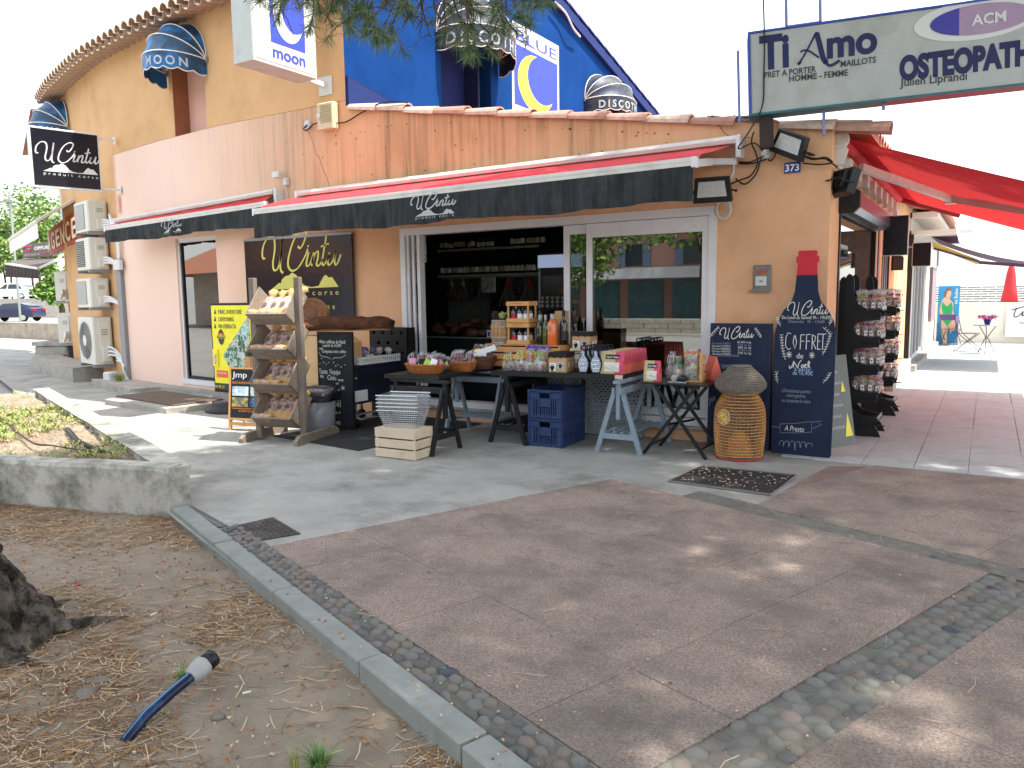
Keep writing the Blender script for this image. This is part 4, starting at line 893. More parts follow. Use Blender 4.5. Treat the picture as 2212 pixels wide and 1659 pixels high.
# house number
t = thing('number_plate', 'small blue enamel house number plate on the corner under the tilted floodlight', 'number plate', (F(1712, 362, 7.745).x, 7.74, F(1712, 362, 7.745).z))
M().rbox(-.075, .075, -.006, .004, -.05, .05, .004).build('plate', mt('enamel blue', '#1d3f86', .25, .06), t); text(t, '373', 0, -.033, .09, m_wprint, y=-.008, bold=.002)
# projecting black boxes over the walkway
for (Y, q, lab) in [(11.0, [(1000, 210), (1220, 210), (1215, 545)], 'large blank black box sign hanging over the walkway past the shutter'), (14.0, [(1250, 440), (1415, 440), (1410, 640)], 'smaller blank black box sign further along the walkway')]:
    a, b, c = [F(*Zr(*p), Y) for p in q]; t = thing('projecting_sign', lab, 'sign', (a.x, Y, c.z), 0, 'blank black projecting signs')
    M().box(0, b.x - a.x, 0, .08, 0, a.z - c.z).build('case', m_sgw, t); M().box(.008, b.x - a.x - .008, -.006, 0, .008, a.z - c.z - .008).build('face', m_sgn, t); M().box(-.1, 0, .02, .06, (a.z - c.z) * .8, (a.z - c.z) * .88).build('bracket', m_grey, t)
# text on the fascia over the side door
t = thing('door_sign', 'gold mountain emblem sign above the side door leaf', 'sign', (-1.49, 8.85, 2.17), PI / 2); M().box(-.4, .4, 0, .01, -.12, .12).build('panel', m_dark, t); logo(t, 0, .03, .55, m_gold, y=-.004)
M().box(-.05, .45, .25, .28, .16, .2).build('strip_light', mt('tube light', '#ffe9a0', .5, 0, emit=('#ffdf80', 6)), t)

# ---------------------------------------------------------------- things fixed to the walls
m_cream = mt('cream plastic', '#cfc6a4', .5, .08)
p = F(715, 253, 7.75); t = thing('alarm_box', 'cream louvred alarm siren box with a round lamp below the coping', 'alarm box', (p.x, 7.75, p.z))
M().rbox(-.15, .15, -.12, 0, -.17, .17, .015).build('housing', m_cream, t); m = M()
for k in range(9): m.box(-.07, .13, -.128, -.12, -.09 + k * .026, -.078 + k * .026)
m.build('louvres', mt('louvre shadow', '#a79d7c', .6, .1), t); M().ball((-.10, -.125, .0), (.04, .02, .045), 12, 6).build('lamp', m_sgw, t)
p = F(667, 270, 7.75); t = thing('junction_disc', 'round grey junction disc with a dangling cable beside the alarm box', 'junction box', (p.x, 7.75, p.z)); m = M(); m.lathe([(.06, 0), (.06, .03), (.05, .04), (0, .04)], 16); m.v = [(a, -c, b) for a, b, c in m.v]; m.build('disc', m_sgw, t)
q = [F(*Zm(*c), 7.70) for c in [(440, 1080), (412, 1110), (430, 1128), (465, 1105), (490, 1078), (540, 1060), (620, 1062), (770, 1055), (900, 980), (1050, 900), (1200, 878), (1310, 888)]]; M().tube(cr([x - t.location for x in q], 5), .009, 5).build('cable', m_black, t)
p = F(618, 385, 7.75); t = thing('outdoor_sensor', 'small white motion sensor on an arm above the gap between the awnings', 'sensor', (p.x, 7.75, p.z)); m = M(); m.rbox(-.01, .07, -.07, 0, -.10, .0, .01); m.build('base', m_sgw, t); m = M(); m.rbox(-.13, .02, -.16, -.06, .0, .08, .015); m.build('head', m_sgw, t)
M().tube(cr([(.03, -.04, -.1), (.03, -.02, -.25), (.0, -.02, -.33)], 4), .006, 4).build('cable', m_sgw, t)
# floodlights
m_lens = mt('flood lens', '#b9bcbb', .15, .15, 30, .3, 60, spec=.8)
def flood(label, loc, rz, rx, ry, s):
    t = thing('floodlight', label, 'floodlight', loc, rz, 'floodlights on the corner', rx, ry)
    M().prism([(-.15 * s, .0), (.15 * s, .0), (.13 * s, .19 * s), (-.13 * s, .19 * s)], -.03 * s, .04 * s, 'y').build('housing', m_black, t)
    m = M(); q = [(-.115 * s, .045 * s), (.115 * s, .045 * s), (.10 * s, .165 * s), (-.10 * s, .165 * s)]; c = [(-.03 * s, .09 * s), (.03 * s, .09 * s), (.03 * s, .13 * s), (-.03 * s, .13 * s)]
    for i in range(4): j = (i + 1) % 4; m.quad((q[i][0], -.033 * s, q[i][1]), (q[j][0], -.033 * s, q[j][1]), (c[j][0], -.0305 * s, c[j][1]), (c[i][0], -.0305 * s, c[i][1]))
    m.quad(*[(x, -.031 * s, z) for x, z in c]); m.build('reflector', m_lens, t)
    m = M()
    for k in range(7): m.box(-.1 * s + k * .03 * s, -.088 * s + k * .03 * s, .04 * s, .075 * s, .03 * s, .17 * s)
    m.build('cooling_fins', m_black, t); m = M(); m.tube([(-.15 * s, 0, .09 * s), (-.17 * s, .06 * s, .06 * s), (-.17 * s, .14 * s, .06 * s), (.17 * s, .14 * s, .06 * s), (.17 * s, .06 * s, .06 * s), (.15 * s, 0, .09 * s)], .008, 5); m.build('bracket', m_black, t)
p = F(1540, 425, 7.45); flood('black floodlight hanging level under the end of the long awning', (p.x, 7.45, p.z - .05), .12, .28, 0, 1.22)
p = F(1705, 325, 7.6); flood('black floodlight tilted sideways above the house number plate', (p.x - .03, 7.6, p.z - .05), -.25, .15, .45, 1.12)
p = F(1815, 395, 7.9); flood('black floodlight seen from behind under the red awning bracket', (p.x, 7.85, p.z - .12), 2.3, .35, 0, 1.25)
# loose cables near the corner
t = thing('cable_bundle', 'tangle of black cables looping between the sign post and the floodlights', 'cables', (-1.9, 7.7, 2.9))
for st in [[(2090, 1140), (2070, 1230), (2110, 1330), (2120, 1420), (2060, 1520), (1960, 1560), (1850, 1610)], [(1960, 1400), (2060, 1400), (2150, 1360), (2212, 1330)], [(1960, 1415), (2080, 1412), (2200, 1375)], [(2150, 1370), (2110, 1500), (2020, 1590), (1950, 1560), (1935, 1540)]]:
    M().tube(cr([F(*Zn(*c), 7.68) - t.location for c in st], 6), .008, 5).build('cable', m_black, t)
for st in [[(0, 1290), (30, 1200), (60, 1260), (60, 1340), (20, 1390), (0, 1370)], [(290, 1330), (350, 1360), (420, 1370), (500, 1360), (560, 1400)], [(300, 1340), (380, 1378), (500, 1375), (600, 1450)], [(300, 1410), (440, 1422), (550, 1410)]]:
    M().tube(cr([F(*Zt(*c), 7.67) - t.location for c in st], 6), .007, 5).build('cable', m_black, t)
p = F(1655, 333, 7.7) - t.location; M().ball(p, (.05, .03, .05), 12, 6).build('junction_disc', m_sgw, t)
t = thing('cable_coil', 'coil of white cable hanging beside the awning end at the window corner', 'cable', (-2.3, 7.68, 2.4)); m = M()
for k in range(4):
    c = F(1562, 453, 7.68) - t.location; m.tube([c + Vector((.07 * math.cos(a) + k * .012 - .02, -.01 * k, (.075 + .008 * k) * math.sin(a))) for a in [i * PI / 9 for i in range(18)]], .006, 4, closed=True)
m.tube(cr([F(1568, 440, 7.68) - t.location, F(1572, 400, 7.68) - t.location, F(1585, 370, 7.68) - t.location, F(1583, 340, 7.68) - t.location], 5), .012, 5); m.build('cable', m_sgw, t)
# key switch
p = F(1647, 597, 7.75); t = thing('key_switch', 'grey broken shutter key switch box on the peach wall right of the window', 'switch', (p.x, 7.75, p.z))
M().rbox(-.085, .085, -.03, 0, -.13, .11, .01).build('frame', mt('switch grey', '#7d7d7a', .5, .2, 20, metal=.3), t); M().box(-.05, .05, -.035, -.03, .02, .06).build('opening', mt('rust orange', '#a86440', .8, .2), t); M().box(-.055, .05, -.045, -.03, -.09, .0).build('plate', m_sgw, t); M().lathe([(.014, -.0), (.014, .006)], 8, (-.0, -.05, -.05)).build('lock', m_black, t); M().box(-.11, .08, -.05, -.01, -.15, -.125).build('lip', mt('switch grey', '#8a8a88'), t)
p = F(*Zr(1125, 618), 13.2); t = thing('wall_speaker', 'small black loudspeaker on the walkway wall below the blank sign', 'speaker', (-1.22, 13.3, 1.85), .5); M().rbox(-.13, .05, -.1, .06, 0, .22, .02).build('cabinet', m_black, t); M().box(-.115, .035, -.105, -.1, .02, .2).build('grille', mt('speaker grille', '#3a3634', .7, .2, 40), t)
p = F(*ZL(1045, 110), 8.19); t = thing('wall_vent', 'small louvred wall vent under the eave side of the left awning', 'vent', (p.x, 8.14, p.z), -.16); m = M()
for k in range(7): m.box(-.05, .05, -.012, 0, -.15 + k * .045, -.12 + k * .045)
m.build('louvres', m_pink, t)
# ---------------------------------------------------------------- air conditioners
m_ac = mt('air conditioner white', '#d3d2c9', .5, .05, 3, dirt='#b9b39d', dsc=3, damt=.5)
m_acg = mt('air conditioner grille', '#9c9d98', .5, .1)
def aircon(label, loc, rz, W, H, D, kind, grp='air conditioners stacked on the wall end'):
    t = thing('air_conditioner', label, 'air conditioner', loc, rz, grp)       # local: front face -Y, right end +X
    M().rbox(-W, 0, 0, D, 0, H, .02).build('casing', m_ac, t)
    if kind == 'fan':
        m = M(); cx, cz, r = -W * .52, H * .5, min(W, H) * .40
        for k in range(9): m.tube([(cx + r * (k + 1) / 9 * math.cos(a), -.012, cz + r * (k + 1) / 9 * math.sin(a)) for a in [i * PI / 12 for i in range(24)]], .005, 4, closed=True)
        for k in range(12): a = k * PI / 6; m.bar((cx, -.014, cz), (cx + r * math.cos(a), -.014, cz + r * math.sin(a)), .006, .006)
        m.build('fan_guard', m_acg, t); m = M(); disc(m, cx, cz, r * .98, r * .98, -.004, 28); m.build('fan_recess', mt('fan dark', '#55585a', .6, .1), t); m = M(); disc(m, cx, cz, r * .3, r * .3, -.02, 20); m.build('hub', m_ac, t)
    elif kind == 'slats':
        m = M()
        for k in range(15): m.box(-W * .95, -W * .35, -.012, 0, H * (.1 + .055 * k), H * (.13 + .055 * k))
        m.build('grille_slats', m_black, t)
    else:
        m = M(); m.rbox(-W * .93, -W * .25, -.012, 0, H * .1, H * .9, .01); m.build('front_panel', m_acg, t)
    m = M(); m.rbox(0, .02, D * .30, D * .88, H * .30, H * .92, .006); m.rbox(0, .05, D * .38, D * .86, H * .06, H * .40, .01); m.build('service_cover', m_ac, t)
    m = M()
    for k in range(3): m.box(.02, .024, D * .42, D * .75, H * (.62 + k * .05), H * (.645 + k * .05))
    m.build('cover_slots', m_acg, t)
    [M().box(x, x + .045, -.02, D + .12, -.06, -.01).build('bracket', m_grey, t) for x in (-W * .95, -.065)]
    for k in range(3): M().tube(cr([(.02, D * .65, H * (.15 + .09 * k)), (.12, D * .75, H * (.2 + .08 * k)), (.24, D * 1.0, H * (.16 + .05 * k)), (.42, D * 1.15, H * .05)], 4), .022, 6).build('pipe_wrap', m_white, t)
AR = math.radians(-14)
aircon('lowest air conditioner with a round fan on the orange wall end', (-14.10, 8.0, .37), AR, .92, .88, .33, 'fan')
aircon('air conditioner with a plain front second from the ground in the wall stack', (-14.02, 7.96, 1.44), AR, .84, .53, .33, 'plain')
aircon('air conditioner with black slatted front third from the ground in the wall stack', (-13.95, 7.96, 2.13), AR, .80, .58, .33, 'slats')
aircon('topmost air conditioner of the wall stack beside the left awning', (-13.92, 7.97, 2.82), AR, .84, .55, .33, 'plain')
p1 = F(*Z5(462, 1045), 9.6); aircon('air conditioner hung high on the far side of the agency pillar', (p1.x, 9.6, p1.z), math.radians(-62), .85, .68, .34, 'plain', 'air conditioners by the agency pillar')
p1 = F(*Z5(488, 1395), 9.6); aircon('air conditioner hung low above the stone trough by the agency pillar', (p1.x, 9.6, p1.z), math.radians(-62), .85, .70, .34, 'plain', 'air conditioners by the agency pillar')
t = thing('conduit', 'grey vertical conduit with bundled pipes on the end of the pink wall', 'conduit', (-13.36, 8.18, 0)); m = M(); m.box(-.06, .08, -.07, 0, .1, 2.3); m.build('duct', m_grey, t)
for k in range(3): M().tube(cr([(.02 + k * .02, -.05, 2.3), (.05 + k * .03, -.08, 2.6), (-.1 + k * .02, -.06, 2.95), (-.25, .0, 3.0 + k * .05)], 5), .02, 6).build('pipe_wrap', m_white, t); M().tube(cr([(.02 + k * .03, -.06, .12), (.0, -.09, .3), (-.1 + .03 * k, -.05, .42), (-.3, -.02, .45 + .05 * k)], 5), .018, 6).build('pipe_wrap', m_white, t)
M().rbox(-.02, .18, -.14, -.06, 2.1, 2.28, .015).build('junction_box', m_sgw, t)
t = thing('downpipe_block', 'small white drain elbow and weeds at the foot of the pink wall end', 'drain pipe', (-13.6, 8.0, 0)); M().rbox(-.12, .08, -.1, .1, .12, .26, .02).build('elbow', m_sgw, t)

# ---------------------------------------------------------------- neighbouring agency building
NO = Vector((-20, 11.5, 0)); nb = thing('agency_building', 'ochre building with an arched opening and red lettered fascia beyond the air conditioners', 'building', NO)
def bn(m, name, mat, par=None): return bl(m, name, mat, par if par is not None else nb, NO)
B0, B1, B2 = (-17.3, 9.42), (-21.85, 11.75), (-28, 14.8)
m = M(); wall(m, B1, (-21.2, 11.42), 0, 3.3, th=.5); wall(m, (-21.2, 11.42), B0, 2.95, 3.3, th=.4); wall(m, (-18.1, 9.83), B0, 0, 3.3, th=.4); bn(m, 'front_wall', m_ochre)
m = M()
for i in range(10):
    a0, a1 = PI * i / 10, PI * (i + 1) / 10; L_ = 3.45; f = lambda a: L_ / 2 - L_ / 2 * math.cos(a)
    wp(m, (-21.2, 11.42), (-18.1, 9.83), [(f(a0), 2.95), (f(a1), 2.95), (f(a1), 2.25 + .66 * math.sin(a1)), (f(a0), 2.25 + .66 * math.sin(a0))], .4)
bn(m, 'arch', m_ochre)
m = M(); wall(m, (-21.0, 12.2), (-17.6, 10.4), 0, 3, th=.05); bn(m, 'shop_glass', m_gl2)
m = M(); wall(m, (-20.9, 12.9), (-17.4, 11.0), 0, 3, th=.05); bn(m, 'inner_wall', m_dark)
m = M(); wp(m, (-21.75, 11.60), (-21.25, 11.35), [(0, 1.9), (.5, 1.9), (.5, 2.3), (0, 2.3)], .03); bn(m, 'grey_plaque', m_grey)
m = M(); wp(m, B1, B0, [(0, 3.3), (5.1, 3.3), (5.1, 5.6), (0, 5.6)], .4); bn(m, 'upper_wall', m_grey)
m = M(); m.quad((-22.5, 11.2, 5.5), (-17.0, 8.7, 5.5), (-15, 14, 6.6), (-21, 17, 6.6)); bn(m, 'roof', m_roof)
p = [(-21.9, 11.6), (-18.5, 9.75), (-16.4, 9.05), (-14.9, 8.62), (-14.9, 8.0), (-16.6, 8.45), (-18.7, 9.15), (-21.4, 10.7)]
m = M(); m.prism(p, 0, .28, 'z'); bn(m, 'low_plinth', m_led)
# red fascia with letters
di = (Vector((*B0, 0)) - Vector((*B1, 0))).normalized(); fa = math.atan2(di.y, di.x)
pa_, pb_ = F(108, 551, 10.9), F(176, 528, 8.55); fa = math.atan2(pb_.y - pa_.y, pb_.x - pa_.x); FL = (pb_ - pa_).xy.length
t = thing('agency_sign', 'brick red fascia with raised cream letters above the arch', 'sign', pa_, fa)
M().box(0, FL, 0, .06, 0, .62).build('fascia', mt('fascia red', '#b24a33', .6, .15, 5), t)
for k, ch in enumerate('AGENCE'): text(t, ch, FL * (.08 + .165 * k), .08, .55, mt('letter cream', '#eadfb8', .5, .06), y=-.05, wid=FL * .125, bold=.01)
# cream awning over the agency and dark awning + hair salon sign
m_cr = mt('cream cloth', '#d9cba6', .85, .1, 3, .2, 30)
t = thing('agency_awning', 'cream canvas awning with a pale scalloped flap over the agency front', 'awning', (-20, 10.4, 3.2)); m = M(); a0, a1, b0, b1 = Vector((-21.75, 11.1, 3.64)), Vector((-16.15, 9.0, 3.64)), Vector((-21.7, 10.3, 3.15)), Vector((-16.12, 8.2, 3.15))
sheet(m, lambda u, v: a0.lerp(a1, u).lerp(b0.lerp(b1, u), v) - t.location, 8, 3); m.build('cloth', m_cr, t); m = M(); sheet(m, lambda u, v: b0.lerp(b1, u) - t.location + Vector((0, 0, -.34 * v)), 24, 2); m.build('valance', mt('pale flap', '#e2e0d6', .8, .08, 6), t); m = M(); m.tube([b0 - t.location, b1 - t.location], .04, 8); m.bar(a1 - t.location, b1 - t.location, .05, .05); m.bar(a0 - t.location, b0 - t.location, .05, .05); m.build('frame', m_cass, t)
a, b, c = F(*Z5(180, 575), 13), F(*Z5(430, 570), 13), F(*Z5(440, 670), 13)
t = thing('salon_sign', 'brown hairdresser sign with white lettering under the cream awning', 'sign', (a.x, 13, c.z)); wd, ht = b.x - a.x, a.z - c.z
M().box(0, wd, 0, .15, 0, ht).build('case', mt('sign brown', '#6a5f5c', .5, .1, 4), t); text(t, 'OIFFURE', wd * .67, ht * .52, ht * .32, m_wprint, wid=wd * .54, bold=.006, shear=.15); text(t, '04 95 25 05 93', wd * .33, ht * .14, ht * .15, m_wprint, wid=wd * .5)
m = M(); m.tube([(wd * (.22 + .17 * math.cos(q)), -.01, ht * (.66 + .17 * math.sin(q))) for q in [math.radians(40 + i * 16) for i in range(18)]], .02, 5); m.build('red_emblem', mt('print red', '#cf3550', .5, .05), t); M().quad((wd * .62, -.008, ht * .28), (wd * .92, -.008, ht * .34), (wd * .66, -.008, ht * .14)).build('red_swoosh', mt('print red', '#cf3550'), t); text(t, 'Prim', wd * .22, ht * .58, ht * .17, m_wprint, shear=.3)
t = thing('salon_awning', 'dark brown awning with a fringed valance below the hairdresser sign', 'awning', (0, 0, 0)); m = M(); a0, a1, b0, b1 = F(*Z5(200, 690), 13.4), F(*Z5(505, 690), 13.0), F(*Z5(45, 735), 12.0), F(*Z5(320, 775), 11.2)
sheet(m, lambda u, v: a0.lerp(a1, u).lerp(b0.lerp(b1, u), v), 8, 3); m.build('cloth', mt('umber cloth', '#57504c', .85, .15, 4), t); e0, e1 = F(*Z5(45, 845), 12.0), F(*Z5(320, 860), 11.2); m = M(); sheet(m, lambda u, v: b0.lerp(b1, u).lerp(e0.lerp(e1, u), v) + Vector((0, .03 * math.sin(u * 60) * v, 0)), 60, 2); m.build('valance', mt('umber fringe', '#3c3431', .9, .2, 6), t); m = M(); m.bar(b0, b1, .06, .06); m.bar(a1, b1, .05, .05); m.build('frame', m_cass, t)
p = G(*Z5(505, 1570)); t = thing('stone_trough', 'weathered square stone planter trough on the pavement by the agency pillar', 'planter', (p.x, p.y, 0), .4); m = M(); m.rbox(-.45, .45, -.3, .3, 0, .48, .03); m.build('trough', m_led, t); M().rbox(-.49, .49, -.34, .34, .48, .58, .02).build('rim', m_led, t)

# ---------------------------------------------------------------- far street: walls, cars, trees
m_stone = mt('rubble wall', '#b3ada3', .9, .3, 7, .8, 18, dirt='#7d7a74', dsc=6, damt=.6)
m_oldw = mt('stained wall', '#a49a8c', .95, .2, 3, .4, 30, dirt='#6c645b', dsc=2, damt=.7)
m_lawn = mt('lawn', '#7c9a52', .95, .3, 8, .8, 60)
t = thing('low_wall', 'low stained rendered wall edging the lawn across the street', 'wall', (-30, 15, 0)); m = M(); wall(m, (-46, 17.6), (-27.6, 16.2), 0, .68, th=.3); m.v = [(a + 30, b - 15, c) for a, b, c in m.v]; m.build('wall', m_oldw, t)
tag(M().quad((-52, 17.8, .66), (-27.8, 16.3, .66), (-44, 27, .01), (-74, 30, .01)).build('lawn', m_lawn), kind='structure')
t = thing('retaining_wall', 'pale rubble retaining wall behind the parked blue car', 'wall', (-70, 40, 0)); m = M(); wall(m, (-100, 36.5), (-62, 42), 0, 1.9, th=.5); m.v = [(a + 70, b - 40, c) for a, b, c in m.v]; m.build('wall', m_stone, t)
t = thing('balustrade', 'white railing along the top of the retaining wall', 'railing', (-70, 40, 1.9)); m = M(); pa, pb = Vector((-30, -3.7, 0)), Vector((8, 1.8, 0))
for k in range(3): m.bar(pa + Vector((0, 0, .25 + .3 * k)), pb + Vector((0, 0, .25 + .3 * k)), .08, .08)
m.build('rails', m_white, t); m = M()
for k in range(20): q = pa.lerp(pb, k / 19); m.bar(q, q + Vector((0, 0, .9)), .10, .10)
m.build('posts', m_white, t)
m_gl_d = mt('car glass', '#1b2228', .08, .1, spec=.8); m_tyre = mt('tyre', '#161616', .8, .1); m_rim = mt('wheel rim', '#b9bcc0', .3, .05, metal=.7)
def car(label, loc, rz, paint, L=4.3, Hh=1.5):
    t = thing('parked_car', label, 'car', loc, rz)
    P = [(-L / 2, .35), (-L / 2 + .02, .75), (-L / 2 + .15, .95), (-L / 2 + 1.05, 1.02), (-L / 2 + 1.75, Hh - .04), (L / 2 - 1.2, Hh), (L / 2 - .35, 1.22), (L / 2 - .08, .95), (L / 2, .6), (L / 2 - .02, .35)]
    m = M(); n_ = len(P); W = .88
    def wid(z): return W if z < 1.0 else W - (z - 1.0) * .42
    vs = [(x, -wid(z), z) for x, z in P] + [(x, wid(z), z) for x, z in P]; m.add(vs, [tuple(range(n_)), tuple(range(2 * n_ - 1, n_ - 1, -1))] + [(i, n_ + i, n_ + (i + 1) % n_, (i + 1) % n_) for i in range(n_)]); m.build('body', paint, t, bevel=.05)
    for s_ in (-1, 1):
        for (xa, xb, xc, xd) in ((-L / 2 + 1.35, -L / 2 + 1.9, -.05, -.05), (.05, .05, L / 2 - 1.15, L / 2 - .62)):
            m = M(); y = lambda z: s_ * (wid(z) + .012); m.quad((xa, y(1.04), 1.04), (xb, y(Hh - .1), Hh - .1), (xc, y(Hh - .1), Hh - .1), (xd, y(1.04), 1.04)); m.build('side_window', m_gl_d, t)
        for x in (-L / 2 + .8, L / 2 - .8):
            m = M(); m.lathe([(.20, -.1), (.31, -.1), (.32, 0), (.31, .1), (.20, .1)], 18); m.v = [(x + a, s_ * .80 + c, .32 + b) for a, b, c in m.v]; wh = m.build('wheel', m_tyre, t); m = M(); disc(m, x, .32, .21, .21, s_ * .905, 16); m.build('rim', m_rim, wh)
        m = M(); m.box(L / 2 - .18, L / 2 + .01, s_ * .62 - .17, s_ * .62 + .17, .86, 1.02); m.build('tail_light', mt('tail light', '#b01c20', .2, .1), t)
    m = M(); m.quad((L / 2 - 1.15, -.7, Hh - .08), (L / 2 - 1.15, .7, Hh - .08), (L / 2 - .32, .74, 1.24), (L / 2 - .32, -.74, 1.24)); m.v = [(a + .02, b, c + .02) for a, b, c in m.v]; m.build('rear_window', m_gl_d, t); return t
p = G(*Z5(120, 1215)); f_ = .93; car('dark blue hatchback parked at the foot of the rubble wall', (p.x, p.y, 0), math.radians(30), mt('navy car paint', '#1d2247', .2, .1, coat=.6))
p = F(*Z5(110, 985), 40.5); car('white estate car parked above the rubble wall behind the railing', (p.x, 40.5, 1.87), math.radians(30), mt('white car paint', '#e0e2e4', .25, .03, coat=.5), 4.4, 1.62)
bed('upper_terrace', [(-130, 36), (-100, 36.9), (-62, 42.3), (-62, 80), (-130, 80)], m_road, 1.86)

def leaf_cloud(m, blobs, n, size, mats, flat=.5, elong=1.0):
    tot = sum(b[3] ** 2 for b in blobs)
    for (x, y, z, r, *sq) in blobs:
        k = int(n * r * r / tot); s_z = sq[0] if sq else .8
        for _ in range(k):
            d = Vector((rnd.gauss(0, 1), rnd.gauss(0, 1), rnd.gauss(0, 1))).normalized() * r * (rnd.random() ** .45); c = Vector((x + d.x, y + d.y, z + d.z * s_z))
            a = Vector((rnd.gauss(0, 1), rnd.gauss(0, 1), rnd.gauss(0, 1) * flat)).normalized(); b = a.orthogonal().normalized(); b.rotate(Matrix.Rotation(rnd.uniform(0, 6), 3, a)); s_ = size * rnd.uniform(.6, 1.4)
            m.add([c - a * s_ * elong, c + b * s_ * .5, c + a * s_ * elong, c - b * s_ * .5], [(0, 1, 2, 3)], rnd.randrange(mats), False)
lf = [mt('leaf ' + c, c, .6, .2, 3) for c in ('#5f7d3a', '#7d9a4c', '#46652e', '#93ab5e')]
bark = mt('bark', '#5a4a3f', .95, .3, 6, 1.0, 25, stretch=(1, 1, .35))
def tree(label, loc, h, r, n, size, trunk=.2):
    t = thing('leafy_tree', label, 'tree', loc, rnd.random() * 6); m = M(); m.tube(cr([(0, 0, 0), (.1, .05, h * .3), (-.05, .1, h * .55), (.1, 0, h * .85)], 4), [trunk * (1 - .055 * i) for i in range(13)], 8)
    for k in range(6): a = k * 1.1; m.tube([(0, 0, h * (.4 + .05 * k)), (math.cos(a) * r * .6, math.sin(a) * r * .6, h * (.6 + .05 * k))], [trunk * .4, trunk * .12], 6)
    m.build('trunk', bark, t); m = M(); bl_ = [(rnd.uniform(-1, 1) * r * .65, rnd.uniform(-1, 1) * r * .65, h * rnd.uniform(.5, .98), r * rnd.uniform(.3, .55)) for _ in range(14)]
    leaf_cloud(m, bl_, n, size, 4); m.build('crown', lf, t); return t
for (a, b, Y, hh, rr, lab) in [(60, 500, 62, 16, 7.5, 'light green leafy tree beside the street sign arm at the far left'), (230, 380, 70, 20, 8.5, 'yellow green tree rising behind the cream awning'), (300, 560, 60, 9.0, 3.6, 'dark green tree under the salon awning'), (480, 900, 24, 3.6, 1.3, 'small bushy tree behind the upper far air conditioner'), (20, 620, 64, 13.0, 5.5, 'leafy tree low beside the white parked car')]:
    p = F(*Z5(a, b), Y); tree(lab, (p.x, Y, max(0, p.z - hh * .75)), hh, rr, 3200, .16 if Y < 50 else .34)
p = F(*Z5(95, 350), 22); t = thing('street_lamp', 'grey street lamp pole with a crossing arm against the far trees', 'street lamp', (p.x, 22, 0)); m = M(); m.bar((0, 0, 0), (0, 0, p.z + 1.4), .09, .09); m.build('pole', m_grey, t); m = M(); m.bar((-2.2, 0, p.z + .95), (.35, 0, p.z + .85), .10, .10); m.build('arm', m_grey, t)
t = thing('apartment_block', 'hazy pale apartment block behind the far trees', 'building', (-80, 75, 0)); m = M(); m.box(-55, 20, 0, 10, 0, 30); m.build('wall', mt('pale block', '#c9ced4', .9, .06), t); wdm = M()
for i in range(9):
    for j in range(5): wdm.box(-44 + i * 7, -41 + i * 7, -.1, 0, 10 + j * 4, 12 + j * 4)
wdm.build('window', m_gl_d, t)
# planter with its low walls
m_plw = mt('planter concrete', '#bcb9b0', .9, .12, 3, .5, 55, dirt='#5c5f50', dsc=2.6, damt=.85, dlo=.44, dhi=.62)
m = M(); a_, b_ = Vector((-5.12, 3.33, 0)), Vector((-9.6, 2.0, 0)); dv = (b_ - a_).normalized(); nv = Vector((-dv.y, dv.x, 0)) * -1
t = thing('planter_wall', 'mossy low concrete planter wall ending at a square corner by the kerb', 'wall', (-5.12, 3.33, 0))
def loft(m, pa, pb, n_, th, h, seg=30):
    d = (pb - pa); vs = []; fs = []; prof = [(0, -.12), (0, h - .03), (.018, h), (th - .02, h + .004), (th, h - .03), (th, -.12)]
    for i in range(seg + 1):
        c = pa + d * i / seg
        for q in prof: w_ = .006 * mnoise.noise((c.x * 3, c.y * 3, q[1] * 5)); vs.append(tuple(c + n_ * (q[0] + w_) + Vector((0, 0, q[1] + .008 * mnoise.noise((c.x * 2, c.y * 2, 1))))))
    k = len(prof)
    for i in range(seg):
        for j in range(k - 1): fs.append((i * k + j, i * k + j + 1, (i + 1) * k + j + 1, (i + 1) * k + j))
    m.add(vs, fs + [tuple(range(k)), tuple(range(len(vs) - 1, len(vs) - 1 - k, -1))])
nrm = Vector((dv.y, -dv.x, 0)); nrm = nrm if nrm.y > 0 else -nrm
m = M(); loft(m, dv * -.06, b_ - a_, nrm, .17, .325); m.build('front_face', m_plw, t)
e_ = Vector((-11.5, 5.62, 0)); f2v = (e_ - Vector((-5.10, 3.46, 0))).normalized(); n2v = Vector((f2v.y, -f2v.x, 0)); n2v = n2v if n2v.y > 0 else -n2v
m = M(); loft(m, Vector((.04, .02, .0)), e_ - a_, n2v * -1, -.16, .315, 40); m.build('kerb_side', m_plw, t)
def pl_keep(x, y):
    q = Vector((x, y, 0)) - a_; return q.dot(nrm) > .08 and (Vector((x, y, 0)) - Vector((-5.1, 3.46, 0))).dot(n2v) < -.05
soil_sheet('planter_soil', -12, -5.2, 1.9, 5.7, .08, pl_keep, lambda x, y: .24 + .05 * mnoise.noise((x * 1.5, y * 1.5, 2)) + .015 * mnoise.noise((x * 7, y * 7, 2)), m_soil)
m = M()
for i in range(8500):
    x, y = rnd.uniform(-11.5, -5.4), rnd.uniform(2.2, 5.5)
    if not pl_keep(x, y): continue
    z = .25 + .05 * mnoise.noise((x * 1.5, y * 1.5, 2)); a = rnd.uniform(0, PI); L_ = rnd.uniform(.05, .11); c_, s2 = math.cos(a), math.sin(a); q = Vector((x, y, z + .02)); dx = Vector((c_, s2, rnd.uniform(-.1, .2))) * L_ / 2; sd = Vector((-s2, c_, 0)) * .003
    m.add([q - dx - sd, q - dx + sd, q + dx + sd, q + dx - sd], [(0, 1, 2, 3)], rnd.randrange(4))
tag(m.build('planter_needles', nm), kind='stuff')
wl = [mt('weed ' + c, c, .7, .2, 5) for c in ('#7f9447', '#96a65a', '#5f7a3a', '#b0a868')]
m = M()
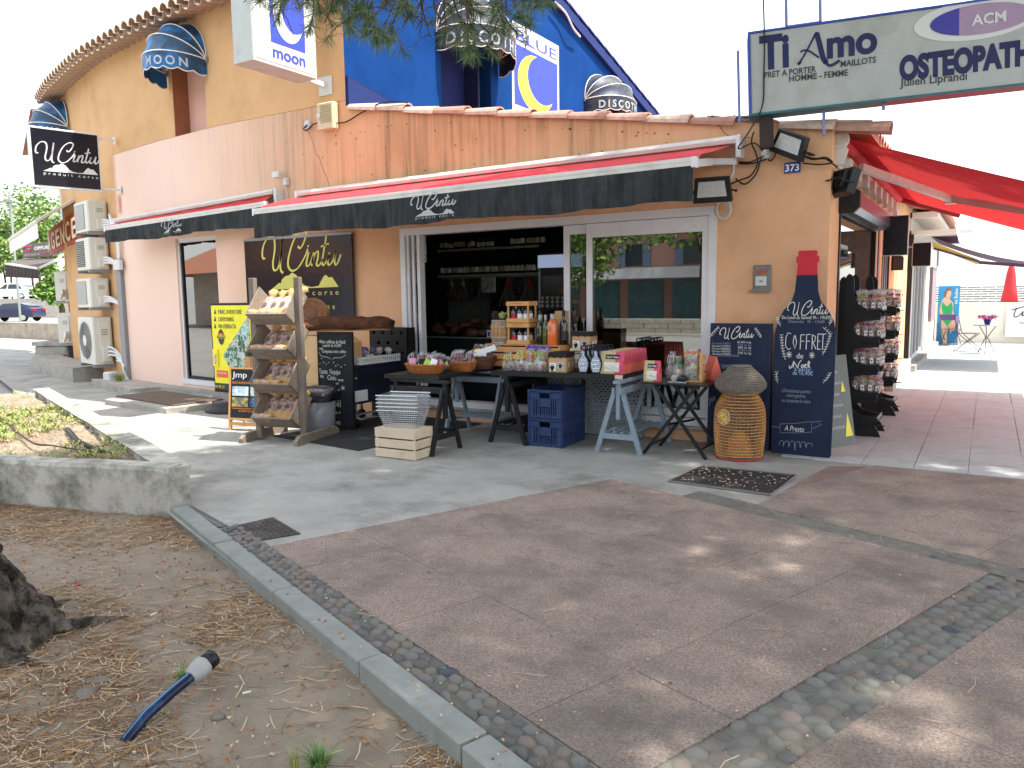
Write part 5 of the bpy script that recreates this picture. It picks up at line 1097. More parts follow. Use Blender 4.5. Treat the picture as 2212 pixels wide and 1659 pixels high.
for i in range(620):
    x, y = rnd.uniform(-11.3, -6.0), rnd.uniform(2.6, 5.4)
    if not pl_keep(x, y) or rnd.random() < .4 * (x > -7.4) or mnoise.noise((x * .9, y * .9, 4)) < -.12: continue
    for k in range(34):
        a = rnd.uniform(0, 2 * PI); r_ = rnd.uniform(.0, .13); h_ = rnd.uniform(.01, .07); c = Vector((x + r_ * math.cos(a), y + r_ * math.sin(a), .25 + h_)); d = Vector((math.cos(a), math.sin(a), rnd.uniform(.2, 1.2))).normalized() * rnd.uniform(.014, .038); sd = Vector((-d.y, d.x, 0)).normalized() * rnd.uniform(.003, .009)
        m.add([c - d, c + sd, c + d, c - sd], [(0, 1, 2, 3)], rnd.randrange(4))
tag(m.build('ground_cover', wl), kind='stuff')
t = thing('fallen_branch', 'dry grey branch lying across the planter weeds', 'branch', (0, 0, 0)); M().tube(cr([G(u, v, .30) for u, v in ((-20, 1003 - 120), (60, 950), (110, 962), (200, 975))], 4), [.012] * 4 + [.010] * 4 + [.006] * 5, 6).build('stick', bark, t)
t = thing('cable_cover', 'black corrugated drainage hose half buried at the planter edge', 'hose', (0, 0, 0)); m = M(); pts = cr([G(*zo(0, 1536, 1024 / 2212)(a, b), z) for a, b, z in ((560, 380, .2), (600, 410, .29), (660, 480, .285), (740, 530, .27), (860, 580, .26), (960, 615, .17))], 8); m.tube(pts, [.019 + .007 * (i % 2) for i in range(len(pts))], 8); m.build('hose', m_black, t)
def tuft(label, loc, n_, h, mats, spread=.5, name='grass_tuft', wd=.004):
    t = M()
    for i in range(n_):
        a = rnd.uniform(0, 2 * PI); l = rnd.uniform(0, spread); hh = h * rnd.uniform(.5, 1); d = Vector((math.cos(a), math.sin(a), 0)); p0 = d * rnd.uniform(0, h * .25); p1 = p0 + d * l * hh * .6 + Vector((0, 0, hh * .7)); p2 = p0 + d * l * hh * 1.5 + Vector((0, 0, hh)); sd = Vector((-d.y, d.x, 0)) * wd
        t.add([p0 - sd, p0 + sd, p1 + sd * .8, p1 - sd * .8, p2], [(0, 1, 2, 3), (3, 2, 4)], rnd.randrange(len(mats)))
    o = t.build(name, mats, loc=loc); return tag(o, label, 'plant')
gm = [mt('grass ' + c, c, .6, .2, 5) for c in ('#5d8a44', '#4a7038', '#7d9a55')]
p = G(5, 1040, 0); tuft('blue green spiky grass clump against the planter wall at the picture edge', (-6.55, 2.72, -.05), 90, .26, [mt('spiky', '#4f6e55', .6, .2), gm[1]], .7)
p = G(690, 1650, -.03); tuft('feathery green weed in the needles near the kerb', (p.x, p.y, soil_z(p.x, p.y)), 160, .085, gm, 1.1, wd=.002)
p = G(395, 1470, -.03); tuft('little green weed behind the blue pipe fitting', (p.x, p.y, soil_z(p.x, p.y)), 80, .06, gm, 1.2, wd=.002)
p = G(490, 1590, -.03); tuft('thin yellowing grass blades beside the feathery weed', (p.x + .35, p.y, soil_z(p.x, p.y)), 22, .09, [gm[2], wl[3]], .5, wd=.002)
tuft('dry yellow weed at the foot of the pink wall end', (-13.2, 7.9, .1), 120, .2, wl, 1.2)
# blue water pipe with fitting
a, b = G(268, 1592, -.03), G(415, 1460, .05); t = thing('water_pipe', 'blue plastic water pipe with a grey and black coupling sticking out of the soil', 'pipe', tuple(a)); B = b - a; dn = B.normalized()
M().tube([(0, 0, -.02), tuple(B * .3 + Vector((0, 0, .006))), tuple(B * .7 + Vector((0, 0, .006))), tuple(B)], .021, 12).build('pipe', mt('pipe blue', '#0d1a38', .35, .15, 10, dirt='#4a6a96', dsc=12, damt=.4), t)
sd = dn.cross(Vector((0, 0, 1))).normalized(); un = sd.cross(dn).normalized()
mm = M(); mm.tube([un * .0205 + Vector((0, 0, -.02)), un * .0205 + B * .3 + Vector((0, 0, .006)), un * .0205 + B * .7 + Vector((0, 0, .006)), B + un * .0205], .003, 4); mm.build('stripe', mt('pipe stripe', '#4f8ac0', .4, .1), t)
q = dn.to_track_quat('Z', 'Y'); m = M(); m.lathe([(.026, -.01), (.034, .0), (.041, .03), (.042, .065), (.036, .07)], 18, jag=lambda i, k: 1 + .05 * (k % 3 == 0)); m.v = [tuple(q @ Vector(v) + B) for v in m.v]; m.build('coupling_nut', mt('fitting grey', '#989996', .5, .1, 20), t)
m = M(); m.lathe([(.028, .068), (.030, .075), (.036, .078), (.037, .115), (.030, .12), (.024, .118), (.02, .09)], 18, jag=lambda i, k: 1 + .06 * (k % 3 == 0)); m.v = [tuple(q @ Vector(v) + B) for v in m.v]; m.build('coupling_end', mt('fitting black', '#14161c', .4, .15), t)
for (a_z, b_z, lab) in [(1490, 1000, 'white cigarette end beside the blue pipe'), (2100, 1055, 'white cigarette end in the needles near the grass'), (640, 106, 'red scrap of plastic by the pine trunk'), (1300, 340, 'crumpled white paper scrap on the soil')]:
    p = G(*zo(0, 2304, 1024 / 2212)(a_z, b_z), -.04); c = '#b03a38' if 'red' in lab else '#d8d5cd'
    o = M().tube([(0, 0, 0), (.03, .012, .004)], .0045, 6).build('litter_scrap', mt('scrap ' + c, c, .7, .1), loc=(p.x, p.y, soil_z(p.x, p.y) + .012), rz=rnd.random()); tag(o, lab, 'litter')
p = G(715, 1545, .016); o = M().box(-.008, .008, -.004, .004, 0, .003).build('litter_scrap', mt('scrap green', '#1f9a78', .5, .1), loc=tuple(pv(2.05, -.06, .02)), rz=.3); tag(o, 'small green plastic scrap on the cobbles', 'litter')
# ---------------------------------------------------------------- pines
m_pb = mt('pine bark', '#8f8578', .95, .6, 14, 3, 40, stretch=(1, 1, .3), dirt='#2a2622', dsc=15, damt=.9, dlo=.47, dhi=.6)
m_pn = [mt('pine green ' + c, c, .5, .25, 3) for c in ('#56704a', '#6d8350', '#3f5a40', '#8a8f58')]
m_twig = mt('pine twig', '#54423a', .9, .25, 9)
def pine_trunk(root, pts, rads, flare=True):
    P = cr(pts, 9); n_ = len(P); N = 64; vs = []; fs = []
    rr = [np.interp(i / (n_ - 1), np.linspace(0, 1, len(rads)), rads) for i in range(n_)]
    for i, p in enumerate(P):
        for k in range(N):
            a = 2 * PI * k / N; c_, s_ = math.cos(a), math.sin(a); ridge = 1 - .16 * max(0, 1 - 5 * abs(mnoise.noise((c_ * 4.5 + 7, s_ * 4.5, p.z * 2.2)))) - .10 * max(0, 1 - 4 * abs(mnoise.noise((c_ * 11, s_ * 11, p.z * 6 + 3)))) + .10 * mnoise.noise((c_ * 3, s_ * 3, p.z * .9)) + .13 * mnoise.noise((c_ * 8, s_ * 8, p.z * 2.6)) + .09 * mnoise.noise((c_ * 18, s_ * 18, p.z * 7))
            fl = 1 + (max(0, .42 - p.z) * .9 * max(0, .1 + .8 * mnoise.noise((c_ * 1.6 + 3, s_ * 1.6, 0))) if flare else 0)
            vs.append((p.x + rr[i] * ridge * fl * c_, p.y + rr[i] * ridge * fl * s_, p.z))
    for i in range(n_ - 1):
        for k in range(N): k2 = (k + 1) % N; fs.append((i * N + k, i * N + k2, (i + 1) * N + k2, (i + 1) * N + k))
    m = M(); m.add(vs, fs, 0, True); return m.build('trunk', m_pb, root)
t = thing('pine_tree', 'old pine with ridged grey bark rooted in the soil bed at the picture edge', 'tree', (-4.08, 1.49, -.06)); R0 = Vector((-4.08, 1.49, -.06)); near_pine = t
pine_trunk(t, [(.0, 0, -.1), (0, 0, .06), (.0, 0, .2), (0, 0, .36), (-.02, .0, .6), (-.05, -.05, 1.6), (-.10, -.1, 3.2), (-.1, .1, 5.2), (.2, .3, 7.5)], [.53, .46, .38, .30, .235, .2, .18, .15, .11])
m = M()
for (a, L_, w_) in [(.85, .62, .05), (.1, .5, .06), (-.5, .40, .08), (1.5, .5, .06)]:
    P = [(math.cos(a) * .28, math.sin(a) * .28, .2), (math.cos(a) * .42, math.sin(a) * .36, .06), (math.cos(a + .1) * L_, math.sin(a + .1) * L_, .02), (math.cos(a + .15) * (L_ + .22), math.sin(a + .15) * (L_ + .22), -.02)]; P = cr(P, 4); m.tube(P, [w_ * (1 - i / len(P)) + .012 for i in range(len(P))], 8)
m.build('roots', m_pb, t)
# hanging branch with needle tufts in front of the facade
br = M(); nd2 = M()
def tuft_needles(c, d, n_, L_, mats=4):
    d = Vector(d).normalized()
    for _ in range(n_):
        a = (d * rnd.uniform(.15, 1.0) + Vector((rnd.gauss(0, .55), rnd.gauss(0, .55), rnd.gauss(0, .55) - .10))).normalized(); l = L_ * rnd.uniform(.65, 1.1); o = c - d * rnd.uniform(0, .05); q = o + a * l; mid = o + a * l * .55 + Vector((0, 0, .006)); sd = a.cross(Vector((rnd.gauss(0, 1), rnd.gauss(0, 1), rnd.gauss(0, 1)))).normalized() * .0011
        nd2.add([o - sd, o + sd, mid + sd, mid - sd, q], [(0, 1, 2, 3), (3, 2, 4)], rnd.choices(range(4), (4, 4, 3, 1))[0])
mains = []
def mp_(u, v, d): return D3(u, v, d) - R0
A_ = [mp_(560, -190, 4.3), mp_(640, -120, 4.2), mp_(760, -70, 4.1), mp_(900, -50, 4.1), mp_(1010, -40, 4.2), mp_(1160, -60, 4.35)]
br.tube(cr(A_, 6), [.022 - .0004 * i for i in range(31)], 6); br.tube(cr([Vector((-.1, .1, 5.2)), Vector((.1, .4, 4.7)), A_[0]], 6), [.04 - .0013 * i for i in range(13)], 7)
tips = [(600, 42, 1), (670, 62, 1), (690, 30, 1), (640, 20, 0), (750, 50, 1), (757, 66, 1), (720, 20, 1), (780, 22, 1), (818, 75, 1), (790, 70, 1), (842, 92, 1), (800, 45, 1), (860, 20, 1), (888, 30, 1), (870, 60, 0), (905, 80, 0), (935, 85, 0), (945, 60, 0), (985, 95, 1), (960, 82, 1), (1010, 108, 1), (1025, 125, 1), (1000, 55, 1), (1040, 30, 1), (1060, 48, 1), (1090, 75, 1), (1118, 72, 1), (1080, 20, 1), (1130, 15, 1), (1165, 12, 1), (1125, 40, 1), (1145, 55, 1), (1180, 2, 1), (660, 5, 1), (615, 2, 1), (560, 5, 1), (735, 5, 1), (940, 22, 0), (910, 50, 0), (975, 30, 1), (1010, 10, 1), (830, 8, 1), (590, 16, 1), (765, 32, 1), (700, 50, 0), (845, 70, 1), (815, 95, 1)]
mp = cr(A_, 20)
for (u, v, tf) in tips:
    d0 = 4.15 + rnd.uniform(-.25, .25); tip = mp_(u, v, d0); st = min(mp, key=lambda q: (q - tip).length + rnd.uniform(0, .12)); c1 = st.lerp(tip, .4) + Vector((rnd.uniform(-.04, .04), rnd.uniform(-.04, .04), rnd.uniform(-.03, .05))); c2_ = st.lerp(tip, .75) + Vector((rnd.uniform(-.03, .03), rnd.uniform(-.03, .03), rnd.uniform(-.03, .02)))
    P = cr([st, c1, c2_, tip], 5); br.tube(P, [.006 - .00024 * i for i in range(len(P))], 4, cap=False); dr = (P[-1] - P[-4])
    if tf:
        tuft_needles(tip, dr, 85, .088); tuft_needles(P[-4], dr, 20, .08)
    for k in (5, 8, 11):
        q = P[k]; e = q + Vector((rnd.uniform(-.1, .1), rnd.uniform(-.1, .1), rnd.uniform(-.12, .04))); br.tube([q, q.lerp(e, .5) + Vector((0, 0, .015)), e], [.003, .0025, .0018], 4, cap=False)
        if tf and rnd.random() < .42: tuft_needles(e, e - q, 45, .075)
br.build('branches', m_twig, t); nd2.build('needles', m_pn, t)
# overhead crowns (above the frame): the shade the photo is taken in
def crown(root, blobs, nclump, per, L_, w_, name='crown'):
    vs = []; fs = []; rs = np.random.RandomState(5); tot = sum(b[3] * b[4] for b in blobs)
    cl = []
    for (x, y, z, rx, ry, rz_) in blobs:
        k = int(nclump * rx * ry / (sum(b[3] * b[4] for b in blobs)))
        a = rs.uniform(0, 2 * PI, k); r_ = np.sqrt(rs.uniform(0, 1, k)); cl.append(np.stack([x + rx * r_ * np.cos(a), y + ry * r_ * np.sin(a), z + rz_ * rs.uniform(-1, 1, k)], 1))
    cl = np.concatenate(cl); n_ = len(cl); c = np.repeat(cl, per, 0); N = len(c)
    d = rs.normal(0, 1, (N, 3)); d /= np.linalg.norm(d, axis=1, keepdims=True); o = c + d * rs.uniform(0, .10, (N, 1)); q = o + d * L_ * rs.uniform(.7, 1.2, (N, 1)); s_ = np.cross(d, rs.normal(0, 1, (N, 3))); s_ /= np.linalg.norm(s_, axis=1, keepdims=True); s_ *= w_
    V = np.stack([o - s_, o + s_, q], 1).reshape(-1, 3); me = bpy.data.meshes.new(name); me.vertices.add(3 * N); me.vertices.foreach_set('co', V.ravel().astype(np.float32)); me.loops.add(3 * N); me.loops.foreach_set('vertex_index', np.arange(3 * N, dtype=np.int32)); me.polygons.add(N); me.polygons.foreach_set('loop_start', np.arange(0, 3 * N, 3, dtype=np.int32))
    for mm in m_pn: me.materials.append(mm)
    me.polygons.foreach_set('material_index', rs.randint(0, 4, N).astype(np.int32)); me.update(); o = bpy.data.objects.new(name, me); COL.objects.link(o); o.parent = root; return o
H1 = 8.3
crown(t, [(3.3, 1.0, H1, 2.6, 2.3, .9), (2.0, -1.4, H1 - .5, 2.2, 2.4, .9), (3.6, 3.4, H1 - .3, 2.6, 2.2, .7), (2.2, 1.2, H1 - .8, 1.5, 2.0, .7), (3.7, 5.2, H1 + .2, 2.2, 1.6, .6)], 6600, 34, .16, .014)
m = M()
for e in [(2.2, 1.3, H1 - .4), (.5, -.6, H1 - .8), (2.8, 3.6, H1 - .5), (-.9, 1.6, H1 - 1.0), (3.6, 2.4, H1 - .3), (1.2, 3.0, H1 - .5)]: m.tube(cr([(.0, .2, 6.2), (e[0] * .5, e[1] * .5, 7.0), e], 4), [.09, .08, .07, .06, .05, .04, .035, .03, .02], 6)
m.build('limbs', m_pb, t)
t = thing('pine_tree', 'second pine whose crown shades the shop corner, standing outside the picture', 'tree', (5.6, 2.0, 0))
pine_trunk(t, [(0, 0, -.1), (0, 0, .2), (.1, 0, 1.5), (.0, .2, 4.0), (-.4, .4, 8.2)], [.34, .26, .22, .17, .10])
crown(t, [(-1.8, .8, 8.4, 2.8, 2.3, .8), (-1.4, -2.2, 8.0, 2.8, 2.1, .8), (-2.2, 4.4, 8.6, 2.8, 2.2, .7), (1.0, .6, 8.6, 2.4, 2.8, .8), (-3.6, 2.6, 8.8, 2.0, 2.0, .6), (.4, 4.6, 8.6, 2.6, 2.4, .6), (-3.6, 5.6, 8.9, 2.2, 1.8, .6), (-1.0, 7.0, 8.7, 2.2, 1.4, .5)], 8000, 34, .16, .014)
# ---------------------------------------------------------------- across the street, seen mirrored in the windows
t = thing('street_wall', 'pale stone boundary wall across the road mirrored in the shop window', 'wall', (-12, -13, 0)); m = M(); rnd_h = 0
for j in range(3):
    for i in range(40): x0 = -24 + i * 1.0 + (j % 2) * .5; m.rbox(x0 + .01, x0 + .985, -.15, .15, j * .19, j * .19 + .18, .012)
m.build('stonework', mt('ashlar', '#c3bba9', .9, .2, 5, .4, 30), t)
t = thing('pink_house', 'pink two storey house with hipped tiled roof mirrored in the shop window', 'building', (-16, -31, 0)); m = M(); m.box(-12, 11, -6, 3, 0, 5.2); m.build('wall', mt('rose render', '#b3887c', .9, .08), t)
m = M(); vs = [(-12.6, -6.6, 5.2), (11.6, -6.6, 5.2), (11.6, 3.6, 5.2), (-12.6, 3.6, 5.2), (-7, -1.5, 7.4), (6, -1.5, 7.4)]; m.add(vs, [(0, 1, 5, 4), (1, 2, 5), (2, 3, 4, 5), (3, 0, 4)]); m.build('roof', m_roof, t)
for k in range(6):
    m = M(); x = -10 + k * 3.6; m.box(x, x + 1.1, 3.0, 3.08, 3.2, 4.5); m.build('window', m_gl_d, t); m = M(); m.box(x - .5, x, 3.0, 3.07, 3.15, 4.55); m.box(x + 1.1, x + 1.6, 3.0, 3.07, 3.15, 4.55); m.build('shutter', mt('grey shutter', '#6d7890', .6, .1), t)
m = M(); m.box(-12, 11, 3.0, 5.5, 2.4, 3.0); m.build('canopy', m_white, t); m = M()
for k in range(8): m.box(-11 + k * 2.8, -8.8 + k * 2.8, 3.0, 3.1, 0, 2.3)
m.build('shop_glass', mt('teal glass', '#4c6f74', .2, .3, 2), t)
t = thing('tiled_kiosk', 'low tiled roof kiosk mirrored in the left window', 'building', (-38, -12, 0)); m = M(); m.box(-8, 8, -4, 4, 0, 3.2); m.build('wall', mt('kiosk render', '#b7aa9c', .9, .2, 2), t); m = M(); m.add([(-10, -6, 3), (10, -6, 3), (10, 6, 3), (-10, 6, 3), (0, 0, 7)], [(0, 1, 4), (1, 2, 4), (2, 3, 4), (3, 0, 4)]); m.build('roof', m_roof, t)
tree('round green tree across the road mirrored in the shop window', (-13.5, -12, 0), 5.6, 2.6, 5200, .11)
tree('broad green tree across the road mirrored in the left window', (-30, -7, 0), 6.5, 3.2, 3600, .15)
car('silver car parked across the road mirrored in the windows', (-22, -7.0, 0), .1, mt('silver car paint', '#a9adb2', .3, .05, metal=.4, coat=.4))
t = thing('pale_block', 'large pale apartment block up the hill mirrored in the windows', 'building', (-50, -70, 0)); M().box(-70, 80, -10, 0, 0, 17).build('wall', mt('pale block', '#c9ced4'), t)
for i in range(9): tree(f'street tree across the road mirrored in the glass, {ORD[i]} from the kiosk', (-44 + i * 5.2, -24 - (i % 3) * 5, 0), 8.5, 3.2, 900, .25)
# ---------------------------------------------------------------- far end of the walkway
fo = thing('far_building', 'white rendered building with glazed doors further along the walkway', 'building', (-1.6, 20, 0)); FO = Vector((-1.6, 20, 0))
def bf(m, name, mat, par=None): return bl(m, name, mat, par if par is not None else fo, FO)
m_fw = mt('white render', '#cfc9c2', .9, .06, 3, .2, 40)
m = M(); wall(m, (-1.27, 16.0), (-1.27, 24.6), 0, 3.1, [(.9, 4.4, .1, 2.15), (5.6, 7.2, .75, 2.1)]); wall(m, (-1.27, 24.6), (-6, 24.6), 0, 3.1); bf(m, 'wall', m_fw)
m = M()
for k in range(5): m.box(-1.36, -1.30, 16.9 + k * .86, 16.97 + k * .86, .1, 2.15)
m.box(-1.36, -1.3, 16.9, 20.4, 2.08, 2.15); m.box(-1.36, -1.3, 16.9, 20.4, .1, .2); bf(m, 'door_frame', m_white); m = M(); m.box(-1.34, -1.33, 16.9, 20.4, .2, 2.1); bf(m, 'door_pane', m_glass); m = M(); m.box(-1.5, -1.47, 16.9, 20.4, .1, 2.2); bf(m, 'blind', mt('pale blind', '#b9c4cc', .8, .1), )
m = M(); m.box(-1.30, -1.22, 22.0, 23.6, .75, 2.1); bf(m, 'mauve_shutter', mt('mauve shutter', '#8d7b80', .7, .1)); m = M(); m.box(-1.34, -1.12, 16.2, 24.6, 0, .12); bf(m, 'step', m_led)
m = M(); m.box(-1.3, -.55, 16.0, 20.0, 2.55, 2.62); m.box(-1.3, -.85, 16.0, 24.5, 2.85, 2.95); bf(m, 'canopy', m_fw); m = M()
for k in range(10): m.quad((-.6, 16.5 + k * .4, 2.75), (-.6, 16.9 + k * .4, 2.75), (-.52, 16.9 + k * .4, 2.42 + .05 * (k % 2)), (-.52, 16.5 + k * .4, 2.42))
bf(m, 'pale_flap', mt('pale flap', '#e2e0d6')); m = M(); m.quad((-1.6, 15.9, 3.15), (-.75, 15.9, 2.98), (-.75, 24.8, 2.98), (-1.6, 24.8, 3.15)); m.quad((-1.6, 15.9, 3.15), (-6, 15.9, 3.9), (-6, 24.8, 3.9), (-1.6, 24.8, 3.15)); bf(m, 'roof', m_roof)
for k in range(18): pc(ev, 'eave_tile', fo, (-1.05 - FO.x, 16.1 + k * .3 - FO.y, 3.0), (0, math.radians(9), 0))
t = thing('purple_awning', 'faded purple awning with a yellow arm over the far walkway', 'awning', (-1.0, 18, 2.5)); m = M(); sheet(m, lambda u, v: (-.02 + 2.2 * v, -1.2 + 3.0 * u, .06 - .62 * v - .12 * math.sin(PI * v)), 8, 8); m.build('cloth', mt('plum cloth', '#6b4d68', .85, .12, 5), t); m = M(); m.bar((0, -1.1, -.08), (.8, -1.1, -.46), .06, .09); m.build('yellow_arm', mt('arm yellow', '#d9c060', .6, .1), t); m = M(); m.bar((.8, -1.1, -.46), (2.2, -1.1, -.62), .05, .06); m.bar((.05, -1.15, -.17), (.9, -1.15, -.48), .03, .04); m.build('forearm', mt('plum metal', '#4b3f50', .5, .1), t)
# boundary wall, sign, roof, parasol, lamp
t = thing('terrace_wall', 'low cream boundary wall at the sunlit end of the walkway', 'wall', (0, 26, 0)); M().box(-1.4, 6, 0, .25, 0, 1.14).build('wall', mt('cream wall', '#efe8d8', .9, .06, 3, .2, 30), t)
a = F(*Zr(2062, 965), 25.95); t = thing('wall_sign', 'white board with dark script on the low cream wall', 'sign', (a.x, 25.93, .18)); M().box(0, 1.8, -.03, 0, 0, .92).build('board', m_wprint, t); PS(t, Zr, [[(2105, 1020), (2160, 1005), (2212, 990)], [(2150, 1000), (2125, 1060), (2140, 1080), (2180, 1060), (2205, 1030)], [(2205, 1035), (2195, 1070), (2215, 1060)]], .025, m_dgr, 'script_lettering', y=-.04); text(t, 'Ho', PL(t, *Zr(2195, 1140))[0], PL(t, *Zr(2195, 1140))[1], .10, m_dgr, y=-.04)
t = thing('slate_roof', 'low grey tiled roof beyond the cream boundary wall', 'roof', (-2, 28, 0)); m = M(); nR = 14
for j in range(9):
    for i in range(nR): m.rbox(-2 + i * .42 + (j % 2) * .2, -2 + i * .42 + .40 + (j % 2) * .2, j * .34, j * .34 + .36, .98 + j * .075, 1.03 + j * .075, .01)
m.build('tiles', mt('grey tile', '#8f8d88', .8, .25, 6), t)
t = thing('parasol', 'closed red parasol beyond the low wall', 'parasol', (.52, 27, 0)); M().tube([(0, 0, 0), (0, 0, 2.35)], .025, 8).build('pole', m_white, t); M().lathe([(.05, 2.25), (.10, 2.0), (.15, 1.5), (.2, 1.14), (.0, 1.16)], 14, jag=lambda i, k: 1 + (.18 if k % 2 else -.12)).build('canopy', m_red, t)
t = thing('street_lamp', 'pale street lamp head over the far walkway roof', 'street lamp', (-1.3, 25.2, 2.2)); m = M(); m.tube([(0, 0, 0), (0, 0, .75), (.35, 0, .95)], .04, 6); m.build('arm', m_grey, t); M().rbox(.3, .85, -.1, .1, .9, 1.02, .03).build('lamp_head', m_sgw, t)
# roll-up banner with a swimsuit advertisement
t = thing('rollup_banner', 'roll-up advertising banner of a woman in a green swimsuit by the far wall', 'banner', (-1.0, 24.4, 0)); x0, x1 = -.2, .32
M().box(x0, x1, 0, .01, .06, 1.64).build('sheet', mt('poster blue', '#3a93c4', .6, .12, 2), t); M().rbox(x0 - .03, x1 + .03, -.05, .08, 0, .06, .01).build('base', m_grey, t); M().box(x0, x1, -.004, 0, .06, .62).build('sea_print', mt('poster sea', '#2b74a2', .6, .2, 5), t)
sk = mt('print skin', '#d9b093', .6, .05); gr = mt('print green', '#2fa562', .6, .08); hr = mt('print brown', '#8a5c3c', .6, .1)
PP(t, Zr, [(1525, 905), (1500, 945), (1480, 1020), (1495, 1100), (1488, 1150), (1500, 1230), (1515, 1315), (1545, 1315), (1545, 1230), (1560, 1160), (1580, 1230), (1585, 1200), (1610, 1200), (1622, 1130), (1600, 1020), (1605, 960), (1575, 930), (1570, 905)], sk, 'figure_print', -.008); PP(t, Zr, [(1530, 850), (1548, 838), (1575, 840), (1585, 870), (1578, 905), (1555, 915), (1535, 895)], sk, 'face_print', -.009); PP(t, Zr, [(1522, 900), (1528, 860), (1548, 832), (1580, 834), (1584, 848), (1552, 856), (1540, 890), (1530, 920)], hr, 'hair_print', -.010)
PP(t, Zr, [(1505, 945), (1545, 990), (1590, 950), (1597, 1010), (1585, 1060), (1590, 1110), (1548, 1160), (1510, 1110), (1512, 1050), (1500, 1000)], gr, 'swimsuit_print', -.011)
x, z = PL(t, *Zr(1632, 900)); text(t, 'ne Robin', x + .02, z, .115, m_wprint, y=-.012, rot=-PI / 2, bold=.002)
def bistro_chair(label, loc, rz):
    t = thing('folding_chair', label, 'chair', loc, rz, 'bistro chairs at the end of the walkway'); mb_ = mt('bistro metal', '#4b3f44', .5, .1)
    m = M(); m.rbox(-.2, .2, -.2, .2, .44, .455, .01); m.build('seat', mb_, t); m = M(); m.rbox(-.2, .2, .27, .285, .70, .86, .006); m.build('backrest', mt('bistro plum', '#5a4a78', .5, .1), t)
    for s_ in (-.19, .19):
        m = M(); m.tube([(s_, .30, .86), (s_, .2, .45), (s_, -.28, 0)], .010, 5); m.build('leg', mb_, t); m = M(); m.tube([(s_ * .9, -.2, .45), (s_ * .9, .30, 0)], .010, 5); m.build('leg', mb_, t)
    m = M(); m.bar((-.19, -.26, .05), (.19, -.26, .05), .012, .012); m.build('stretcher', mb_, t)
p = G(*Zr(1575, 1330)); bistro_chair('folding bistro chair in front of the swimsuit banner', (p.x, p.y, .012), math.radians(165)); p = G(*Zr(1730, 1380)); bistro_chair('folding bistro chair drawn up to the little table with flowers', (p.x, p.y, .012), math.radians(80))
p = G(*Zr(1880, 1400)); t = thing('bistro_table', 'small round bistro table with curved crossing legs in the sun', 'table', (p.x, p.y, .012)); M().lathe([(.0, .665), (.29, .665), (.29, .685), (0, .685)], 20).build('tabletop', m_grey, t)
for k in range(3):
    a = k * 2.1 + .4; M().tube(cr([(.2 * math.cos(a), .2 * math.sin(a), .66), (.03 * math.cos(a), .03 * math.sin(a), .40), (.06 * math.cos(a), .06 * math.sin(a), .32), (.2 * math.cos(a), .2 * math.sin(a), .0)], 4), .010, 5).build('leg', mt('bistro metal', '#4b3f44'), t)
t2 = thing('flower_pot', 'purple pot of magenta flowers on the bistro table', 'flower pot', (p.x, p.y, .698)); M().lathe([(.05, 0), (.085, .13), (.09, .13), (.08, .12), (0, .11)], 12).build('pot', mt('pot violet', '#3a2f86', .4, .1), t2); m = M(); leaf_cloud(m, [(0, 0, .17, .15, .4), (.1, 0, .2, .12, .5), (-.1, 0, .18, .12, .5)], 260, .028, 3); m.build('blossom', [mt('magenta', '#b8388a', .6, .2), mt('pink petal', '#d26ab0', .6, .1), lf[2]], t2)
tag(M().quad((-300, 60, -.5), (300, 60, -.5), (300, 800, -.5), (-300, 800, -.5)).build('sea', mt('sea', '#7fa0b4', .2, .1, .05, .4, .3)), kind='structure')
# ---------------------------------------------------------------- goods in front of the shop
m_wood = mt('grey weathered wood', '#8d8175', .85, .22, 5, .35, 60, stretch=(.6, 6, 6), dirt='#5f554c', dsc=6, damt=.5)
m_woodv = mt('grey weathered post', '#7d7268', .85, .22, 5, .35, 60, stretch=(7, 7, .5), dirt='#574e47', dsc=6, damt=.5)
m_pale = mt('pale crate wood', '#d3c3aa', .75, .12, 4, .2, 60, stretch=(.7, 5, 7), dirt='#a88e72', dsc=5, damt=.4)
m_pine = mt('orange pine wood', '#cf9a62', .6, .14, 4, .15, 60, stretch=(.7, 5, 7))
m_kraft = mt('kraft paper', '#cfa36a', .75, .12, 9, .5, 30)
m_card = mt('cardboard', '#c19a6b', .8, .08, 5, .15, 40)
m_bread = mt('bread', '#a2602f', .7, .35, 14, .3, 30)
m_cell = film('cellophane', '#f4f6f8', .88, .9, 30, .10, .22)
m_cellb = film('bag window', '#f6f2ee', .82, .9, 34, .12, .3)
m_slate = mt('chalkboard', '#1c2026', .75, .2, 4, dirt='#4a525a', dsc=3, damt=.25, stretch=(1, 1, .6))
m_slateb = mt('blue chalkboard', '#17233f', .7, .15, 3, dirt='#3a4660', dsc=2.5, damt=.25)
m_chalk = mt('chalk', '#d9dcd8', .9, .15, 60)
m_chalkf = mt('faint chalk', '#8794a8', .9, .2, 60)
m_btab = mt('black table paint', '#1e2022', .5, .2, 8, dirt='#6e665b', dsc=9, damt=.35, dlo=.6, dhi=.72)
m_gtab = mt('blue grey trestle paint', '#8695a2', .55, .1, 6, dirt='#68727c', dsc=5, damt=.4)
m_wick = mt('brown wicker', '#a5652f', .55, .35, 40, .3, 60)
m_wickd = mt('dark wicker', '#6d4a36', .6, .35, 40, .3, 60)

